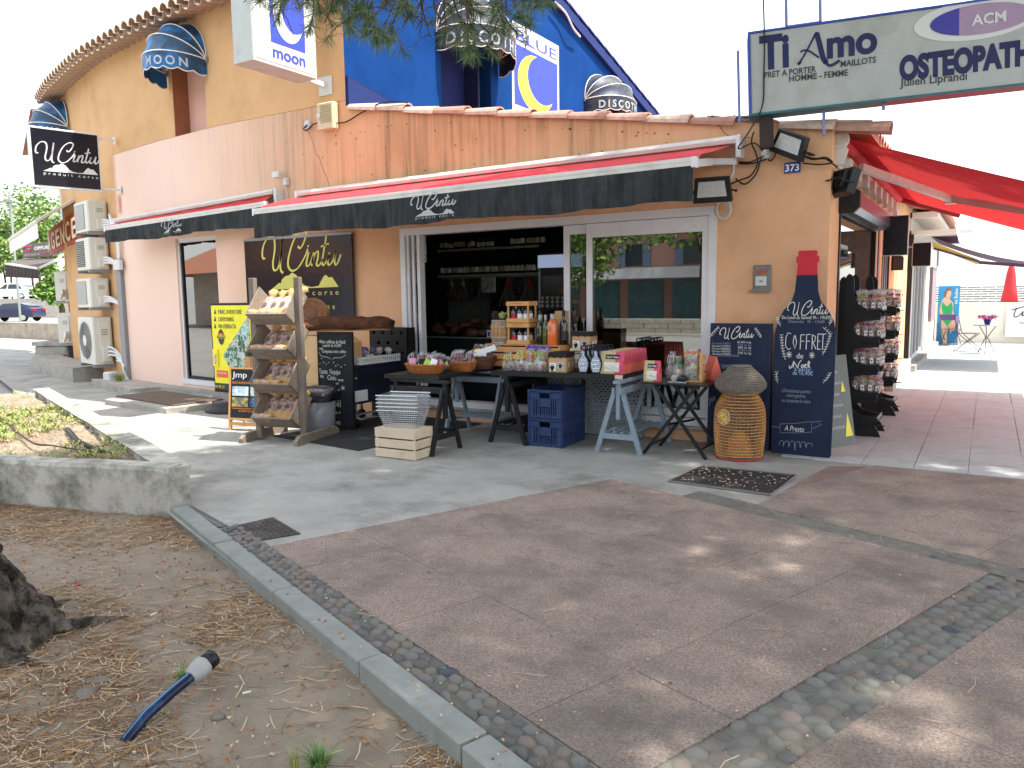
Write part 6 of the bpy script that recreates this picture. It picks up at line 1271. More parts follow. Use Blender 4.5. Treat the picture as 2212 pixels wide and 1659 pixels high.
# bread rack
BR = thing('bread_rack', 'weathered wooden rack of four tilted trays full of bread bags', 'rack', (-6.52, 5.705, 0), math.radians(13))
for sx in (-1, 1):
    M().rbox(sx * .285 - .034, sx * .285 + .034, -.03, .04, .02, 1.775, .006).build('post', m_woodv, BR)
    m = M(); m.prism([(-.26, 0), (.56, 0), (.56, .06), (.50, .10), (-.18, .10), (-.26, .05)], sx * .285 + sx * .034, sx * .285 + sx * .034 + .05 * sx, 'x'); m.build('foot', m_wood, BR)
PR = [(-.20, .12), (-.03, 0), (.23, .29), (.06, .41)]
for k in range(4):
    zb = 1.27 - .372 * k; tr = M(); a, b, c, d = [(y, zb + z) for y, z in PR]
    tr.prism([a, b, (b[0] + .012, b[1] + .014), (a[0] + .012, a[1] + .014)], -.25, .25, 'x'); tr.build('front_board', m_wood, BR)
    M().prism([b, c, (c[0] - .012, c[1] + .01), (b[0] - .012, b[1] + .014)], -.25, .25, 'x').build('back_board', m_wood, BR)
    for x in (-.25, .238): M().prism([a, b, c, d], x, x + .012, 'x').build('side_panel', m_wood, BR)
# bread bag master: built along +Z, laid against the back board
def bag_meshes():
    o = {}
    def sup(prof, n=12, jag=.05): m = M(); m.lathe(prof, n, sq=.55, jag=lambda i, k: 1 + rnd.uniform(-jag, jag)); m.v = [(x, y * .72, z) for x, y, z in m.v]; return m
    o['paper_base'] = [sup([(.045, 0), (.058, .015), (.060, .05), (.057, .085)], jag=.06).mesh('paper_base', [m_kraft]) for _ in range(3)]
    o['bread'] = [sup([(.01, .08), (.050, .09), (.052, .16), (.034, .205), (.0, .215)], jag=.08).mesh('bread', [m_bread]) for _ in range(3)]
    o['clear_film'] = [sup([(.0575, .084), (.060, .12), (.056, .17), (.040, .205), (.020, .23)], jag=.09).mesh('clear_film', [m_cellb]) for _ in range(3)]
    o['paper_tie'] = [sup([(.018, .225), (.03, .24), (.045, .27), (.038, .285), (.02, .27)], 10, .22).mesh('paper_tie', [m_kraft]) for _ in range(3)]
    lb = M(); lb.box(-.018, .014, -.0455, -.0445, .10, .135); o['label'] = [lb.mesh('label', [mt('dark print label', '#6f5a50', .5, .2)])] * 3
    return o
BMX = bag_meshes(); TN = ['top', 'second', 'third', 'lowest']; rx_ = math.atan2(.26, .29)
mw = Matrix.LocRotScale(BR.location, BR.rotation_euler, None)
for k in range(4):
    zb = 1.27 - .372 * k; n_ = (4, 3, 4, 4)[k]
    for row in range(2):
        nn = n_ if row == 0 else (3, 4, 3, 2)[k]
        for i in range(nn):
            x = -.172 + .335 * (i + (0 if nn > 3 else .3)) / max(nn - 1, 3) + rnd.uniform(-.01, .01); off = .055 if row == 0 else .085
            y, z = (-.02, zb + .045) if row == 0 else (-.115, zb + .115); p = mw @ Vector((x, y, z))
            lie = -rx_ + rnd.uniform(-.1, .1) if row == 0 else rnd.uniform(1.25, 1.45)
            lab = f'kraft bread bag, {ORD[i]} from the poster in the {"back" if row == 0 else "front"} row of the {TN[k]} tray'
            b = thing('bread_bag', lab, 'bread bag', p, BR.rotation_euler.z + (rnd.uniform(-.15, .15) if row == 0 else PI / 2 + rnd.uniform(-.3, .3)), 'bread bags on the wooden rack', rx=lie if row == 0 else -1.35)
            s_ = rnd.uniform(1.26, 1.4) * (1 if row == 0 else .7); b.scale = (s_, s_, s_ * (1.12 if row == 0 else .6))
            for nm, lst in BMX.items():
                if row == 1 and nm in ('paper_tie', 'label'): continue
                pc(rnd.choice(lst), nm, b)
# chalk, signs at the left
def board(name, label, loc, rz, w_, h_, mat, frame=None, rx=0., th=.02, fw=.025, cat='board', z0=0.):
    t = thing(name, label, cat, loc, rz, rx=rx); M().box(-w_ / 2, w_ / 2, 0, th, z0, z0 + h_).build('panel', mat, t)
    if frame:
        m = M(); y0, y1 = -.008, th + .004
        for q in ((-w_ / 2 - .001, -w_ / 2 + fw, z0, z0 + h_), (w_ / 2 - fw, w_ / 2 + .001, z0, z0 + h_), (-w_ / 2 + fw, w_ / 2 - fw, z0, z0 + fw), (-w_ / 2 + fw, w_ / 2 - fw, z0 + h_ - fw, z0 + h_)): m.box(q[0], q[1], y0, y1, q[2], q[3])
        m.build('frame', frame, t)
    return t
t = board('chalkboard', 'tall narrow chalkboard with white handwriting behind the rubbish bin', (-6.44, 6.46, .04), math.radians(4), .52, 1.12, m_slate, m_black, rx=-.02, fw=.018)
for (s_, x, y, sz, w_) in [('+Nos coffrets de Noël', 888, 672, .06, .40), ('a partir de 16,90€', 890, 700, .05, .28), ('ou', 797, 722, .05, .05), ('Composez votre coffret', 905, 750, .055, .36), ('Toute  l\'équipe', 870, 925, .085, .32), ('du', 806, 955, .06, .05), ('Cintu', 888, 975, .085, .13), ('vous', 962, 985, .055, .08), ('un', 933, 1012, .05, .04), ('bon', 930, 1065, .05, .07), ('Noël', 915, 1195, .12, .17), ('et +', 935, 1258, .06, .09), ('BONNE ANNÉE', 895, 1340, .055, .24)]:
    PT(t, Z1, s_, x, y, sz, m_chalk, wid=w_, y=-.004)
PS(t, Z1, [[(783, 740), (800, 775), (850, 785), (870, 795), (875, 803)], [(1003, 768), (960, 790), (910, 790), (895, 803)]], .005, m_chalk, y=-.004)
PS(t, Z1, [[(a + math.cos(q) * 18, b + math.sin(q) * 20), (a - math.cos(q) * 18, b - math.sin(q) * 20)] for a, b in ((980, 1040),) for q in (0, .8, 1.6, 2.4)] + [[(a - 6, b), (a + 6, b)] for a, b in ((803, 795), (788, 838), (820, 828), (842, 842), (862, 830), (903, 828), (940, 848), (966, 866), (996, 848), (920, 858))] + [[(a, b - 7), (a, b + 7)] for a, b in ((820, 828), (903, 828), (920, 858), (966, 866))], .005, m_chalk, y=-.004, sm=0)
t = thing('rubbish_bin', 'round grey rubbish bin with a crumpled black liner beside the bread rack', 'bin', (-6.50, 6.24, 0)); M().lathe([(.165, 0), (.175, .02), (.205, .46), (.2, .47)], 20).build('bin_body', mt('bin grey', '#8b8f96', .45, .12, 4, dirt='#6a6d72', dsc=4, damt=.4), t)
M().lathe([(.215, .38), (.225, .43), (.222, .50), (.20, .535), (.15, .54), (.10, .49), (0, .47)], 26, jag=lambda i, k: 1 + rnd.uniform(-.09, .09)).build('bin_liner', mt('black bin liner', '#0d0f16', .22, .2, 9, 1.2, 14, spec=.8), t)
t = thing('poster_stand', 'yellow framed poster of adventure activities on a black weighted foot', 'sign', (-8.92, 7.02, 0), .0)
M().rbox(-.44, .44, -.02, .02, .24, 1.50, .012).build('frame', m_black, t); M().box(-.405, .405, -.024, -.02, .28, 1.465).build('poster', mt('poster yellow', '#e8e23c', .35, .05), t)
M().lathe([(.42, 0), (.42, .04), (.30, .10), (.06, .13), (.05, .24)], 20).build('foot', m_black, t)
for s_, y in (('PARC AVENTURE', 1035), ('CANYONING', 1098), ('VIA FERRATA', 1158)):
    x, z = PL(t, *ZL(1862, y)); text(t, s_, x + .09, z - .03, .085, m_dgr, align='LEFT', y=-.027, wid={'P': .49, 'C': .33, 'V': .38}[s_[0]]); m = M(); m.quad((x - .0, -.027, z - .03), (x + .05, -.027, z - .03), (x + .025, -.027, z + .045)); m.build('icon', m_dgr, t)
pa = photo_mat('photo canyon', ['#1f3a24', '#3f6a3a', '#1a2620', '#7fae9a', '#c9d6d6', '#b0303a', '#2c4030'], 13)
m = M(); m.quad((.38, -.026, 1.33), (.40, -.026, .66), (.06, -.026, .42), (-.20, -.026, .77)); m.build('photo_print', pa, t); PP(t, ZL, [(2095, 1190), (2160, 1090), (2170, 1290)], photo_mat('photo pool', ['#2a8a6a', '#bfe0d8', '#1f5a4a'], 14), 'photo_print', -.029)
a = PL(t, *ZL(1925, 1265)); m = M(); disc(m, a[0], a[1] + .02, .065, .11, -.027, 20); m.build('emblem', m_dgr, t); m = M(); disc(m, a[0], a[1] + .04, .045, .035, -.030, 16, 0, PI); m.build('emblem_sun', mt('print orange', '#e08a3c', .5, .1), t); m = M(); m.box(a[0] - .085, a[0] + .085, -.032, -.030, a[1] - .0, a[1] + .045); m.build('emblem_band', mt('print tan', '#b7a04a', .5), t); text(t, 'Rêves de Cimes', a[0], a[1] + .01, .028, m_dgr, y=-.034, wid=.15)
a = PL(t, *ZL(1885, 1430)); m = M(); m.box(a[0] - .05, a[0] + .05, -.05, -.025, a[1] - .12, a[1] + .12); m.build('leaflet_holder', m_yel, t); PP(t, ZL, [(1870, 1430), (1895, 1390), (1898, 1470), (1888, 1485)], pa, 'photo_print', -.053)
a = PL(t, *ZL(1935, 1570)); m = M(); m.box(a[0] - .12, a[0] + .12, -.029, -.025, a[1] - .05, a[1] + .05); m.build('red_strip', mt('print salmon', '#d9683c', .5), t); text(t, 'RÉSA EN LIGNE', a[0], a[1], .04, m_wprint, y=-.031, wid=.2); text(t, '04 95 21', -.3, .30, .06, m_yel, y=-.031, wid=.2); m = M(); m.box(-.40, .40, -.028, -.024, .28, .37); m.build('dark_strip', m_dgr, t)
# sandwich board
t = board('sandwich_board', 'dark buggy tour sandwich board in a wooden frame on the sunlit pavement', (-7.35, 5.93, 0), math.radians(12), .58, .62, mt('board navy', '#1c2530', .4, .1), m_pine, rx=-.12, z0=.13, fw=.02, cat='sign')
for x in (-.275, .275): M().rbox(x - .02, x + .02, .0, .03, 0, .14, .004).build('leg', m_pine, t); M().bar((x, .03, .72), (x, .30, .02), .03, .03).build('rear_leg', m_pine, t)
m = M(); m.box(-.255, .255, .005, .025, .06, .10); m.build('stretcher', m_pine, t)
m_or = mt('print orange', '#e08a3c', .5, .1); text(t, 'Jmp', -.14, .63, .10, m_wprint, wid=.21); text(t, 'LE MEILLEUR DE\nL\'AVENTURE\nTOUT-TERRAIN\nEN CORSE', .14, .705, .032, m_wprint, wid=.2, line=.9); text(t, 'NOS RANDONNÉES BUGGY', 0, .555, .042, m_or, wid=.5)
for i, (cx, cz, cols) in enumerate([(-.13, .47, ['#2a4a52', '#9fc0d0', '#e8f0f2', '#3a6a5a']), (.13, .47, ['#4a8ac0', '#cfe2ee', '#8a7a5a', '#3a4a3a']), (-.13, .34, ['#5a7a3a', '#c9a870', '#3a5a3a', '#8ab0d0']), (.13, .34, ['#c9b23c', '#3a6a9a', '#1a2a3a', '#7a8a4a'])]): m = M(); m.box(cx - .115, cx + .115, -.005, -.001, cz - .055, cz + .055); m.build('photo_print', photo_mat(f'photo buggy {i}', cols, 11), t)
text(t, 'RANDONNÉES BUGGYS 1H / 2H / 1/2 JOURNÉE', 0, .255, .026, m_or, wid=.48); text(t, 'AU DÉPART DE PORTICCIO', 0, .225, .026, m_or, wid=.3); text(t, '06 82', .2, .175, .03, m_wprint, wid=.09)
# barrel maker
m_stave = mt('barrel oak', '#b5895a', .65, .25, 5, .2, 50, stretch=(8, 8, .7), dirt='#6b4a30', dsc=7, damt=.5); m_hoop = mt('barrel hoop', '#8f9aa3', .5, .15, 8, metal=.4)
def barrel_thing(label, loc, r, h, hoop):
    t = thing('wooden_barrel', label, 'barrel', loc); N = 18
    for k in range(N):
        m = M(); a0, a1 = 2 * PI * k / N + .012, 2 * PI * (k + 1) / N - .012; vs = []
        for z in (0, .25, .5, .75, 1): rr = r * (.86 + .14 * math.sin(PI * z)); vs += [(rr * math.cos(a0), rr * math.sin(a0), z * h), (rr * math.cos(a1), rr * math.sin(a1), z * h)]
        m.add(vs, [(2 * i, 2 * i + 1, 2 * i + 3, 2 * i + 2) for i in range(4)], 0, True); m.build('stave', m_stave, t)
    for z in (.04, .26, .70, .96): rr = r * (.86 + .14 * math.sin(PI * z)) + .003; M().lathe([(rr, z * h - h * .035), (rr + .002, z * h), (rr, z * h + h * .035)], 24).build('hoop', hoop, t)
    M().lathe([(0, h * .955), (r * .85, h * .955)], 18).build('head', m_stave, t); M().lathe([(r * .8, .01), (r * .8, h * .95)], 18).build('inner_wall', m_black, t); return t
barrel_thing('oak barrel with black hoops half hidden behind the sandwich board', (-8.25, 6.95, .0), .25, .86, m_black)
# stack left of the door: trolley, crates, cork bark
m_bluep = mt('blue plastic', '#2f4068', .45, .12, 4, dirt='#26365a', dsc=4, damt=.4)
m_trol = mt('dark blue trolley', '#161b34', .35, .12, 4)
t = thing('trolley', 'dark blue plastic market trolley with a metal corner post beside the chalkboard', 'trolley', (-6.58, 6.98, 0)); m = M(); m.rbox(-.32, .32, -.40, .40, .30, .74, .02); m.build('tub', m_trol, t); m = M()
for k in range(14): m.box(.321, .326, -.30 + k * .044, -.28 + k * .044, .52, .66)
m.build('slots', m_black, t); m = M(); m.box(-.34, .35, -.43, .43, .73, .76); m.build('rim', m_trol, t); m = M(); m.bar((.33, -.42, .18), (.33, -.42, .74), .02, .02); m.bar((.33, -.42, .18), (.33, .42, .18), .02, .02); m.bar((.33, -.42, .62), (.40, -.44, .62), .02, .02); m.build('metal_frame', m_grey, t)
m = M(); m.box(.322, .328, -.40, -.18, .33, .46); m.build('white_label', m_wprint, t)
for sx in (-.25, .25):
    for sy in (-.32, .32): m = M(); m.lathe([(.0, -.02), (.06, -.02), (.06, .02), (0, .02)], 12); m.v = [(a + sx, c + sy, b + .06) for a, c, b in [(v[0], v[2], v[1]) for v in m.v]]; m.build('wheel', m_tyre, t); M().bar((sx, sy, .1), (sx, sy, .3), .03, .03).build('caster_fork', m_grey, t)
t = thing('product_crate', 'white slotted crate heaped with wrapped packets on the dark blue trolley', 'crate', (-6.42, 6.98, .765)); m = M(); m.holes(.46, .09, 14, 1, .4, .5, y=-.36, x0=-.23, z0=0); m.build('side_panel', m_sgw, t); m = M(); m.holes(.72, .09, 20, 1, .4, .5, y=0, x0=-.36, z0=0); m.v = [(.23 - b, a, c) for a, b, c in m.v]; m.build('side_panel', m_sgw, t); m = M(); m.box(-.23, .23, -.36, .36, 0, .01); m.box(-.23, -.22, -.36, .36, 0, .09); m.build('crate_base', m_sgw, t)
pk = [photo_mat('packet ' + str(i), c, 40, .3) for i, c in enumerate([['#2a2422', '#d8d8d8', '#5a4a40', '#8fae3a'], ['#1f1c20', '#b8b0a8', '#6a2a2a', '#e2e2e2'], ['#3a3048', '#8a7ab8', '#201a20', '#cfcfcf']])]
def packet(w_, h_, d_, mat): m = M(); m.ball((0, 0, h_ / 2), (w_ / 2, d_ / 2, h_ / 2), 8, 6, jag=.2); return m.mesh('packet', [mat])
pkm = [packet(.09, .10, .05, x) for x in pk]
for i in range(22):
    x, y = rnd.uniform(-.18, .18), rnd.uniform(-.31, .31); o = bpy.data.objects.new('wrapped_packet', pkm[i % 3]); COL.objects.link(o); o.location = (-6.42 + x, 6.98 + y, .80 + rnd.uniform(0, .09)); o.rotation_euler = (rnd.uniform(-1, 1), rnd.uniform(-1, 1), rnd.uniform(0, 3)); tag(o, 'small shiny wrapped packet heaped in the white crate', 'packet', 'packets in the white crate')
t = thing('cardboard_box', 'open kraft cardboard carton standing on the trolley under the cork bark', 'box', (-6.46, 6.72, .765), .12); m = M(); m.box(-.13, .13, -.09, .09, 0, .26); m.build('carton', m_card, t); m = M(); m.quad((-.13, -.09, .26), (-.20, -.09, .31), (-.20, .09, .31), (-.13, .09, .26)); m.quad((.13, -.09, .26), (.13, .09, .26), (.05, .0, .36), (.05, -.09, .34)); m.build('flap', m_card, t); m = M(); disc(m, .05, .19, .018, .022, -.092, 14); disc(m, .05, .06, .018, .022, -.092, 14); m.build('print', m_black, t)
t = thing('fragile_box', 'white carton printed FRAGILE wedged beside the white crate', 'box', (-6.40, 6.55, .745), .02); M().box(-.10, .10, 0, .05, -.06, .07).build('carton', m_wprint, t); text(t, 'FRAGILE', .03, -.02, .05, m_blueP, wid=.14, bold=.001)
t = thing('black_crate', 'tall black ventilated plastic crate against the peach wall under the cork bark', 'crate', (-6.53, 7.52, .0)); m = M(); m.holes(.62, 1.16, 4, 9, .32, .3, y=0, th=.02, x0=-.31, brick=True); m.build('front_panel', m_black, t); m = M(); m.box(-.31, -.29, 0, .16, 0, 1.16); m.box(.29, .31, 0, .16, 0, 1.16); m.box(-.31, .31, .14, .16, 0, 1.16); m.box(-.31, .31, .0, .16, .56, .58); m.build('crate_body', m_black, t)
m_cork = mt('cork bark', '#6b4230', .95, .45, 9, 3., 16, dirt='#2e1c16', dsc=6, damt=.6); m_corkin = mt('cork inner', '#a8834f', .9, .2, 10, .5, 40)
t = thing('cork_bark', 'long curved slab of raw cork bark lying across the crates', 'bark', (-6.50, 6.9, 1.17), math.radians(28)); vs = []; fs = []; mi_ = []; N, K2 = 26, 12
for i in range(N + 1):
    u = i / N; x = -.70 + 1.14 * u; rr = .15 + .04 * mnoise.noise((u * 5, 2, 2)) - .07 * max(0, u - .85) / .15; 
    for k in range(K2 + 1):
        a = PI * k / K2; q = 1 + .22 * mnoise.noise((x * 4, a * 2, 1)) + .14 * mnoise.noise((x * 15, a * 6, 2)); vs.append((x + .04 * mnoise.noise((a * 3, x, 5)), -rr * 1.0 * math.cos(a) * q, rr * .78 * math.sin(a) ** .6 * q * (.55 + .45 * min(1, u * 3))))
for i in range(N):
    for k in range(K2): a = i * (K2 + 1) + k; fs.append((a, a + 1, a + K2 + 2, a + K2 + 1))
m = M(); m.add(vs, fs, 0, True); o = m.build('outer_bark', m_cork, t); so = o.modifiers.new('s', 'SOLIDIFY'); so.thickness = .035; so.offset = -1
m = M(); m.tube([(v[0], v[1], v[2] + .005) for v in vs[0::K2 + 1]], .02, 6); m.build('cut_edge', m_corkin, t)
t = thing('woven_basket', 'round coiled brown basket tipped on its side on the cork bark', 'basket', (-7.05, 6.75, 1.33), .5, rx=-.5); m = M()
for k in range(9): rr = .20 - .012 * k; m.tube([(rr * math.cos(a), -.10 + .015 * abs(k - 4) + .014 * k, rr * math.sin(a)) for a in [i * PI / 14 for i in range(28)]], .010, 5, closed=True)
for k in range(8): rr = .19 - k * .022; m.tube([(rr * math.cos(a), -.10 + .006 * k, rr * math.sin(a)) for a in [i * PI / 14 for i in range(28)]], .009, 5, closed=True)
m.build('coils', mt('coil straw', '#9a6a48', .7, .35, 30, .4, 50), t); m = M(); m.lathe([(.0, .0), (.17, .0), (.185, .1), (.12, .16)], 20); m.v = [(a, -.08 + c, b) for a, b, c in m.v]; m.build('basket_body', m_wickd, t)
t = thing('cream_box', 'cream carton stacked behind the rack between bin and chalkboard', 'box', (-6.86, 6.62, 0)); M().box(-.2, .14, -.12, .2, 0, .52).build('carton', mt('cream card', '#d8bb8e', .8, .06), t); M().box(-.19, .13, -.11, .19, .525, 1.10).build('upper_carton', mt('cream card'), t) if 0 else M().box(-.19, .13, -.11, .19, .525, 1.10).build('upper_carton', mt('cream card', '#d8bb8e'), t)
# door mat
t = thing('door_mat', 'dark ribbed doormat in front of the sliding door', 'mat', (-6.1, 6.75, .003), math.radians(-6)); M().rbox(-.62, .85, -1.0, .95, 0, .008, .004).build('mat', mt('mat black', '#333435', .95, .15, 20, .6, 160), t)
# trestles and tables
def trestle(label, loc, rz, mat, w_=.62, h_=.70, sp=.24, head=True):
    t = thing('trestle', label, 'trestle', loc, rz, 'trestles under the tables'); hw = w_ / 2
    for sx in (-hw, hw):
        for sy in (-1, 1): M().bar((sx, sy * sp, 0), (sx, sy * .035, h_ - .09), .045, .028, up=(1, 0, 0)).build('leg', mat, t)
        M().bar((sx, -sp * .72, .17), (sx, sp * .72, .17), .022, .055).build('end_rail', mat, t); M().rbox(sx - .02, sx + .02, -.02, .02, .34, h_ - .02, .003).build('sliding_post', mat, t)
    m = M(); m.rbox(-hw - .05, hw + .05, -.05, -.03, h_ - .13, h_ - .07, .003); m.rbox(-hw - .05, hw + .05, .03, .05, h_ - .13, h_ - .07, .003); m.build('top_rails', mat, t); M().rbox(-hw - .06, hw + .06, -.035, .035, h_ - .03, h_, .004).build('beam', mat, t)
    for k in range(4): y = -sp * .55 + k * sp * .36; M().rbox(-hw + .015, hw - .015, y, y + .03, .20, .215, .002).build('shelf_slat', mat, t)
    return t
trestle('black trestle at the near end of the basket table', (-4.85, 6.05, 0), 0, m_btab, .62, .72)
trestle('blue grey trestle at the door end of the basket table', (-4.83, 7.08, 0), 0, m_gtab, .62, .72)
trestle('black trestle under the gift table at its door end', (-4.22, 7.06, 0), PI / 2, m_btab, .72, .72, .22)
trestle('blue grey trestle under the gift table by the perforated panel', (-3.0, 7.18, 0), PI / 2, m_gtab, .80, .72, .23)
def table_top(label, pts, z, th, mat, edge=None):
    t = thing('table_top', label, 'table', (pts[0][0], pts[0][1], z)); m = M(); P = [(p[0] - pts[0][0], p[1] - pts[0][1]) for p in pts]; m.prism(P, -th, 0, 'z'); m.build('board', mat, t, bevel=.005)
    return t
table_top('black painted board carrying the wicker baskets', [(-5.26, 5.97), (-4.60, 6.03), (-4.72, 7.50), (-5.30, 7.50)], .762, .04, m_btab)
t = table_top('long black board covered with gift boxes and cellophane packs', [(-4.40, 6.66), (-3.0, 6.86), (-3.02, 7.56), (-4.46, 7.50)], .765, .045, m_btab); M().box(1.31, 1.405, .19, .21, -.043, -.002).build('bare_end', m_pale, t)
# perforated panels
m_perf = mt('perforated grey', '#8b959c', .5, .1, 4, dirt='#6d757c', dsc=5, damt=.5)
t = thing('perforated_panel', 'grey perforated metal panel leaning behind the gift table', 'panel', (-3.42, 7.60, .02), math.radians(2), rx=-.03); m = M(); m.holes(.66, .68, 13, 24, .55, .42, y=0, th=.006, x0=-.33, brick=True); m.build('perforated_sheet', m_perf, t); m = M(); m.tube([(-.33, -.01, 0), (.33, -.01, 0), (.33, -.01, .69), (-.33, -.01, .69)], .014, 6, closed=True); m.tube(cr([(-.34, -.03, .15), (-.26, -.03, .22), (0, -.03, .23), (.3, -.03, .23)], 4), .012, 6); m.tube(cr([(-.34, -.03, .62), (-.2, -.03, .48), (0, -.03, .42), (.3, -.03, .42)], 4), .012, 6); m.build('tube_frame', m_perf, t)
t = thing('perforated_panel', 'second perforated panel in shade left of the blue crates', 'panel', (-4.12, 7.58, .02), 0, rx=-.03); m = M(); m.holes(.60, .70, 12, 24, .55, .42, y=0, th=.006, x0=-.3, brick=True); m.build('perforated_sheet', m_perf, t); m = M(); m.tube([(-.3, -.01, 0), (.3, -.01, 0), (.3, -.01, .70), (-.3, -.01, .70)], .014, 6, closed=True); m.build('tube_frame', m_perf, t)
for (lab, z) in (('lower of the two stacked blue ventilated crates under the gift table', 0), ('upper of the two stacked blue ventilated crates under the gift table', .297)):
    t = thing('plastic_crate', lab, 'crate', (-3.98, 6.73, z), math.radians(3), 'stacked blue crates'); W_, D_, H_ = .37, .56, .29
    for (tr_) in (0, 1):
        m = M(); m.box(0, W_, 0, .012, 0, .03); m.box(0, W_, 0, .012, H_ - .10, H_ - .085) ; m.box(0, W_, 0, .012, H_ - .03, H_); m.box(0, .12, 0, .012, H_ - .1, H_); m.box(W_ - .12, W_, 0, .012, H_ - .1, H_); m.holes(W_ - .10, .075, 11, 1, .45, .92, y=.006, th=.01, x0=.05, z0=.03); m.holes(W_ - .1, .075, 11, 1, .45, .92, y=.006, th=.01, x0=.05, z0=.115); m.box(.125, .245, .0005, .013, .115, .19); m.box(0, .05, 0, .012, .03, H_ - .1); m.box(W_ - .05, W_, 0, .012, .03, H_ - .1)
        for x in (0, .115, W_ - .125, W_ - .01): m.box(x, x + .01, -.008, .002, 0, H_)
        m.box(-.005, W_ + .005, -.01, .014, H_ - .014, H_ + .001); m.v = [(a, b + tr_ * (D_ - .012), c) for a, b, c in m.v]; m.build('end_panel', m_bluep, t)
        m = M(); m.holes(D_, .075, 16, 1, .45, .92, y=0, th=.01, x0=0, z0=.03); m.holes(D_, .075, 16, 1, .45, .92, y=0, th=.01, x0=0, z0=.115); m.box(0, D_, -.006, .006, 0, .03); m.box(0, D_, -.006, .006, .19, H_)
        for k in range(5): m.box(k * (D_ - .01) / 4, k * (D_ - .01) / 4 + .01, -.012, .012, 0, H_)
        m.v = [(W_ * (1 - tr_) - b, a, c) for a, b, c in m.v]; m.build('side_panel', m_bluep, t)
    M().box(.01, W_ - .01, .01, D_ - .01, .0, .008).build('floor_panel', m_bluep, t)
# wooden crate and wire baskets
CRL = (-5.03, 5.55, 0); t = thing('slatted_crate', 'pale slatted wooden crate standing on the pavement under the wire baskets', 'crate', CRL, math.radians(2.5)); W_, D_, H_ = .48, .30, .28
for k in range(3):
    z = .008 + k * .097
    for y in (0, D_ - .008): M().rbox(0, W_, y, y + .008, z, z + .082, .002).build('slat', m_pale, t)
    for x in (-.001, W_ - .007): M().rbox(x, x + .008, .009, D_ - .009, z, z + .082, .002).build('slat', m_pale, t)
for x in (.009, W_ - .03):
    for y in (.009, D_ - .03): M().box(x, x + .02, y, y + .02, 0, H_).build('corner_post', m_pale, t)
M().box(.0, W_, .0, D_, H_ + .001, H_ + .009).build('lid', m_pale, t)
m_wire = mt('galvanised wire', '#b9bcbe', .4, .1, metal=.5)
def wire_basket(label, loc, rz, w1, d1, w0, d0, h, full):
    t = thing('wire_basket', label, 'basket', loc, rz, 'nested wire shopping baskets'); m = M(); nl = 9 if full else 3
    ring = lambda w_, d_, z, r_: m.tube([(-w_ / 2, -d_ / 2, z), (w_ / 2, -d_ / 2, z), (w_ / 2, d_ / 2, z), (-w_ / 2, d_ / 2, z)], r_ * 1.4, 4, closed=True)
    for k in range(nl): u = (1 - k / 8.5) if not full else k / 8; ring(w0 + (w1 - w0) * u, d0 + (d1 - d0) * u, h * u, .0024)
    lo = 0 if full else .62
    for sx, sy, n_ in ((1, 0, 17), (0, 1, 12)):
        for s_ in (-1, 1):
            for i in range(n_):
                q = -1 + 2 * i / (n_ - 1); a, b = (w0 + (w1 - w0) * lo) / 2, (d0 + (d1 - d0) * lo) / 2
                if sx: m.tube([(q * a, s_ * b, h * lo), (q * w1 / 2, s_ * d1 / 2, h)], .0017, 3, cap=False)
                else: m.tube([(s_ * a, q * b, h * lo), (s_ * w1 / 2, q * d1 / 2, h)], .0017, 3, cap=False)
    if full:
        for i in range(9): x = -w0 / 2 + w0 * i / 8; m.tube([(x, -d0 / 2, 0), (x, d0 / 2, 0)], .0017, 3, cap=False)
    m.build('wire_mesh', m_wire, t); m = M()
    for s_ in (-1, 1): m.tube([(-w1 / 2 - .005, s_ * (d1 / 2 + .006), h + .003), (w1 / 2 + .005, s_ * (d1 / 2 + .006), h + .003)], .007, 6)
    m.build('grip', m_sgw, t); return t
BZ = ['bottom', 'second', 'middle', 'fourth', 'top']
for k in range(5): wire_basket(f'galvanised wire shopping basket, {BZ[k]} one of the nested pile on the slatted crate', (-4.83, 5.76, .292 + .036 * k), math.radians(14), .43, .30, .33, .21, .165, k == 0)
# folding side table
t = thing('folding_table', 'small black folding table on crossed legs beside the wicker fish trap', 'table', (-2.49, 7.12, 0), .0); m_ft = mt('folding table black', '#15161a', .3, .15, 5, spec=.6); M().rbox(-.33, .33, -.25, .27, .688, .704, .004).build('tabletop', m_ft, t)
for y in (-.22, .22):
    M().bar((-.30, y, 0), (.22, y, .69), .022, .03).build('leg', m_ft, t); M().bar((.32, y + .012, 0), (-.20, y + .012, .69), .022, .03).build('leg', m_ft, t)
for x, z in ((-.24, .09), (.26, .09)): M().bar((x, -.22, z), (x, .22, z), .015, .02).build('stretcher', m_ft, t)
m = M(); m.bar((-.08, -.22, .30), (.06, .22, .30), .012, .02); m.bar((.07, -.22, .32), (-.08, .22, .32), .012, .02); m.build('brace', m_ft, t)
# baskets of sausages
m_saus = mt('red sausage', '#7a2f2f', .5, .2, 12); m_pl2 = film('pack film', '#eef2f6', .90, .8, 28, .1, .2)
def basket(label, loc, rx_, ry_, h, mat, braid=True):
    t = thing('wicker_basket', label, 'basket', loc, rnd.uniform(-.1, .1), 'wicker baskets on the black board'); m = M(); n_ = 40
    for k in range(6):
        u = k / 5; ra, rb_ = rx_ * (.72 + .28 * u ** .6), ry_ * (.72 + .28 * u ** .6)
        m.tube([(ra * math.cos(a) * (1 + .02 * (-1) ** (i + k)), rb_ * math.sin(a) * (1 + .02 * (-1) ** (i + k)), h * u + .004 * (-1) ** i) for i, a in enumerate([2 * PI * j / n_ for j in range(n_)])], h * .12, 5, closed=True)
    m.build('weave', mat, t); m = M(); m.lathe([(0, .002), (1, .004)], 24); m.v = [(a * rx_ * .72, b * ry_ * .72, c) for a, b, c in m.v]; m.build('basket_floor', mat, t); return t
pcn = 0
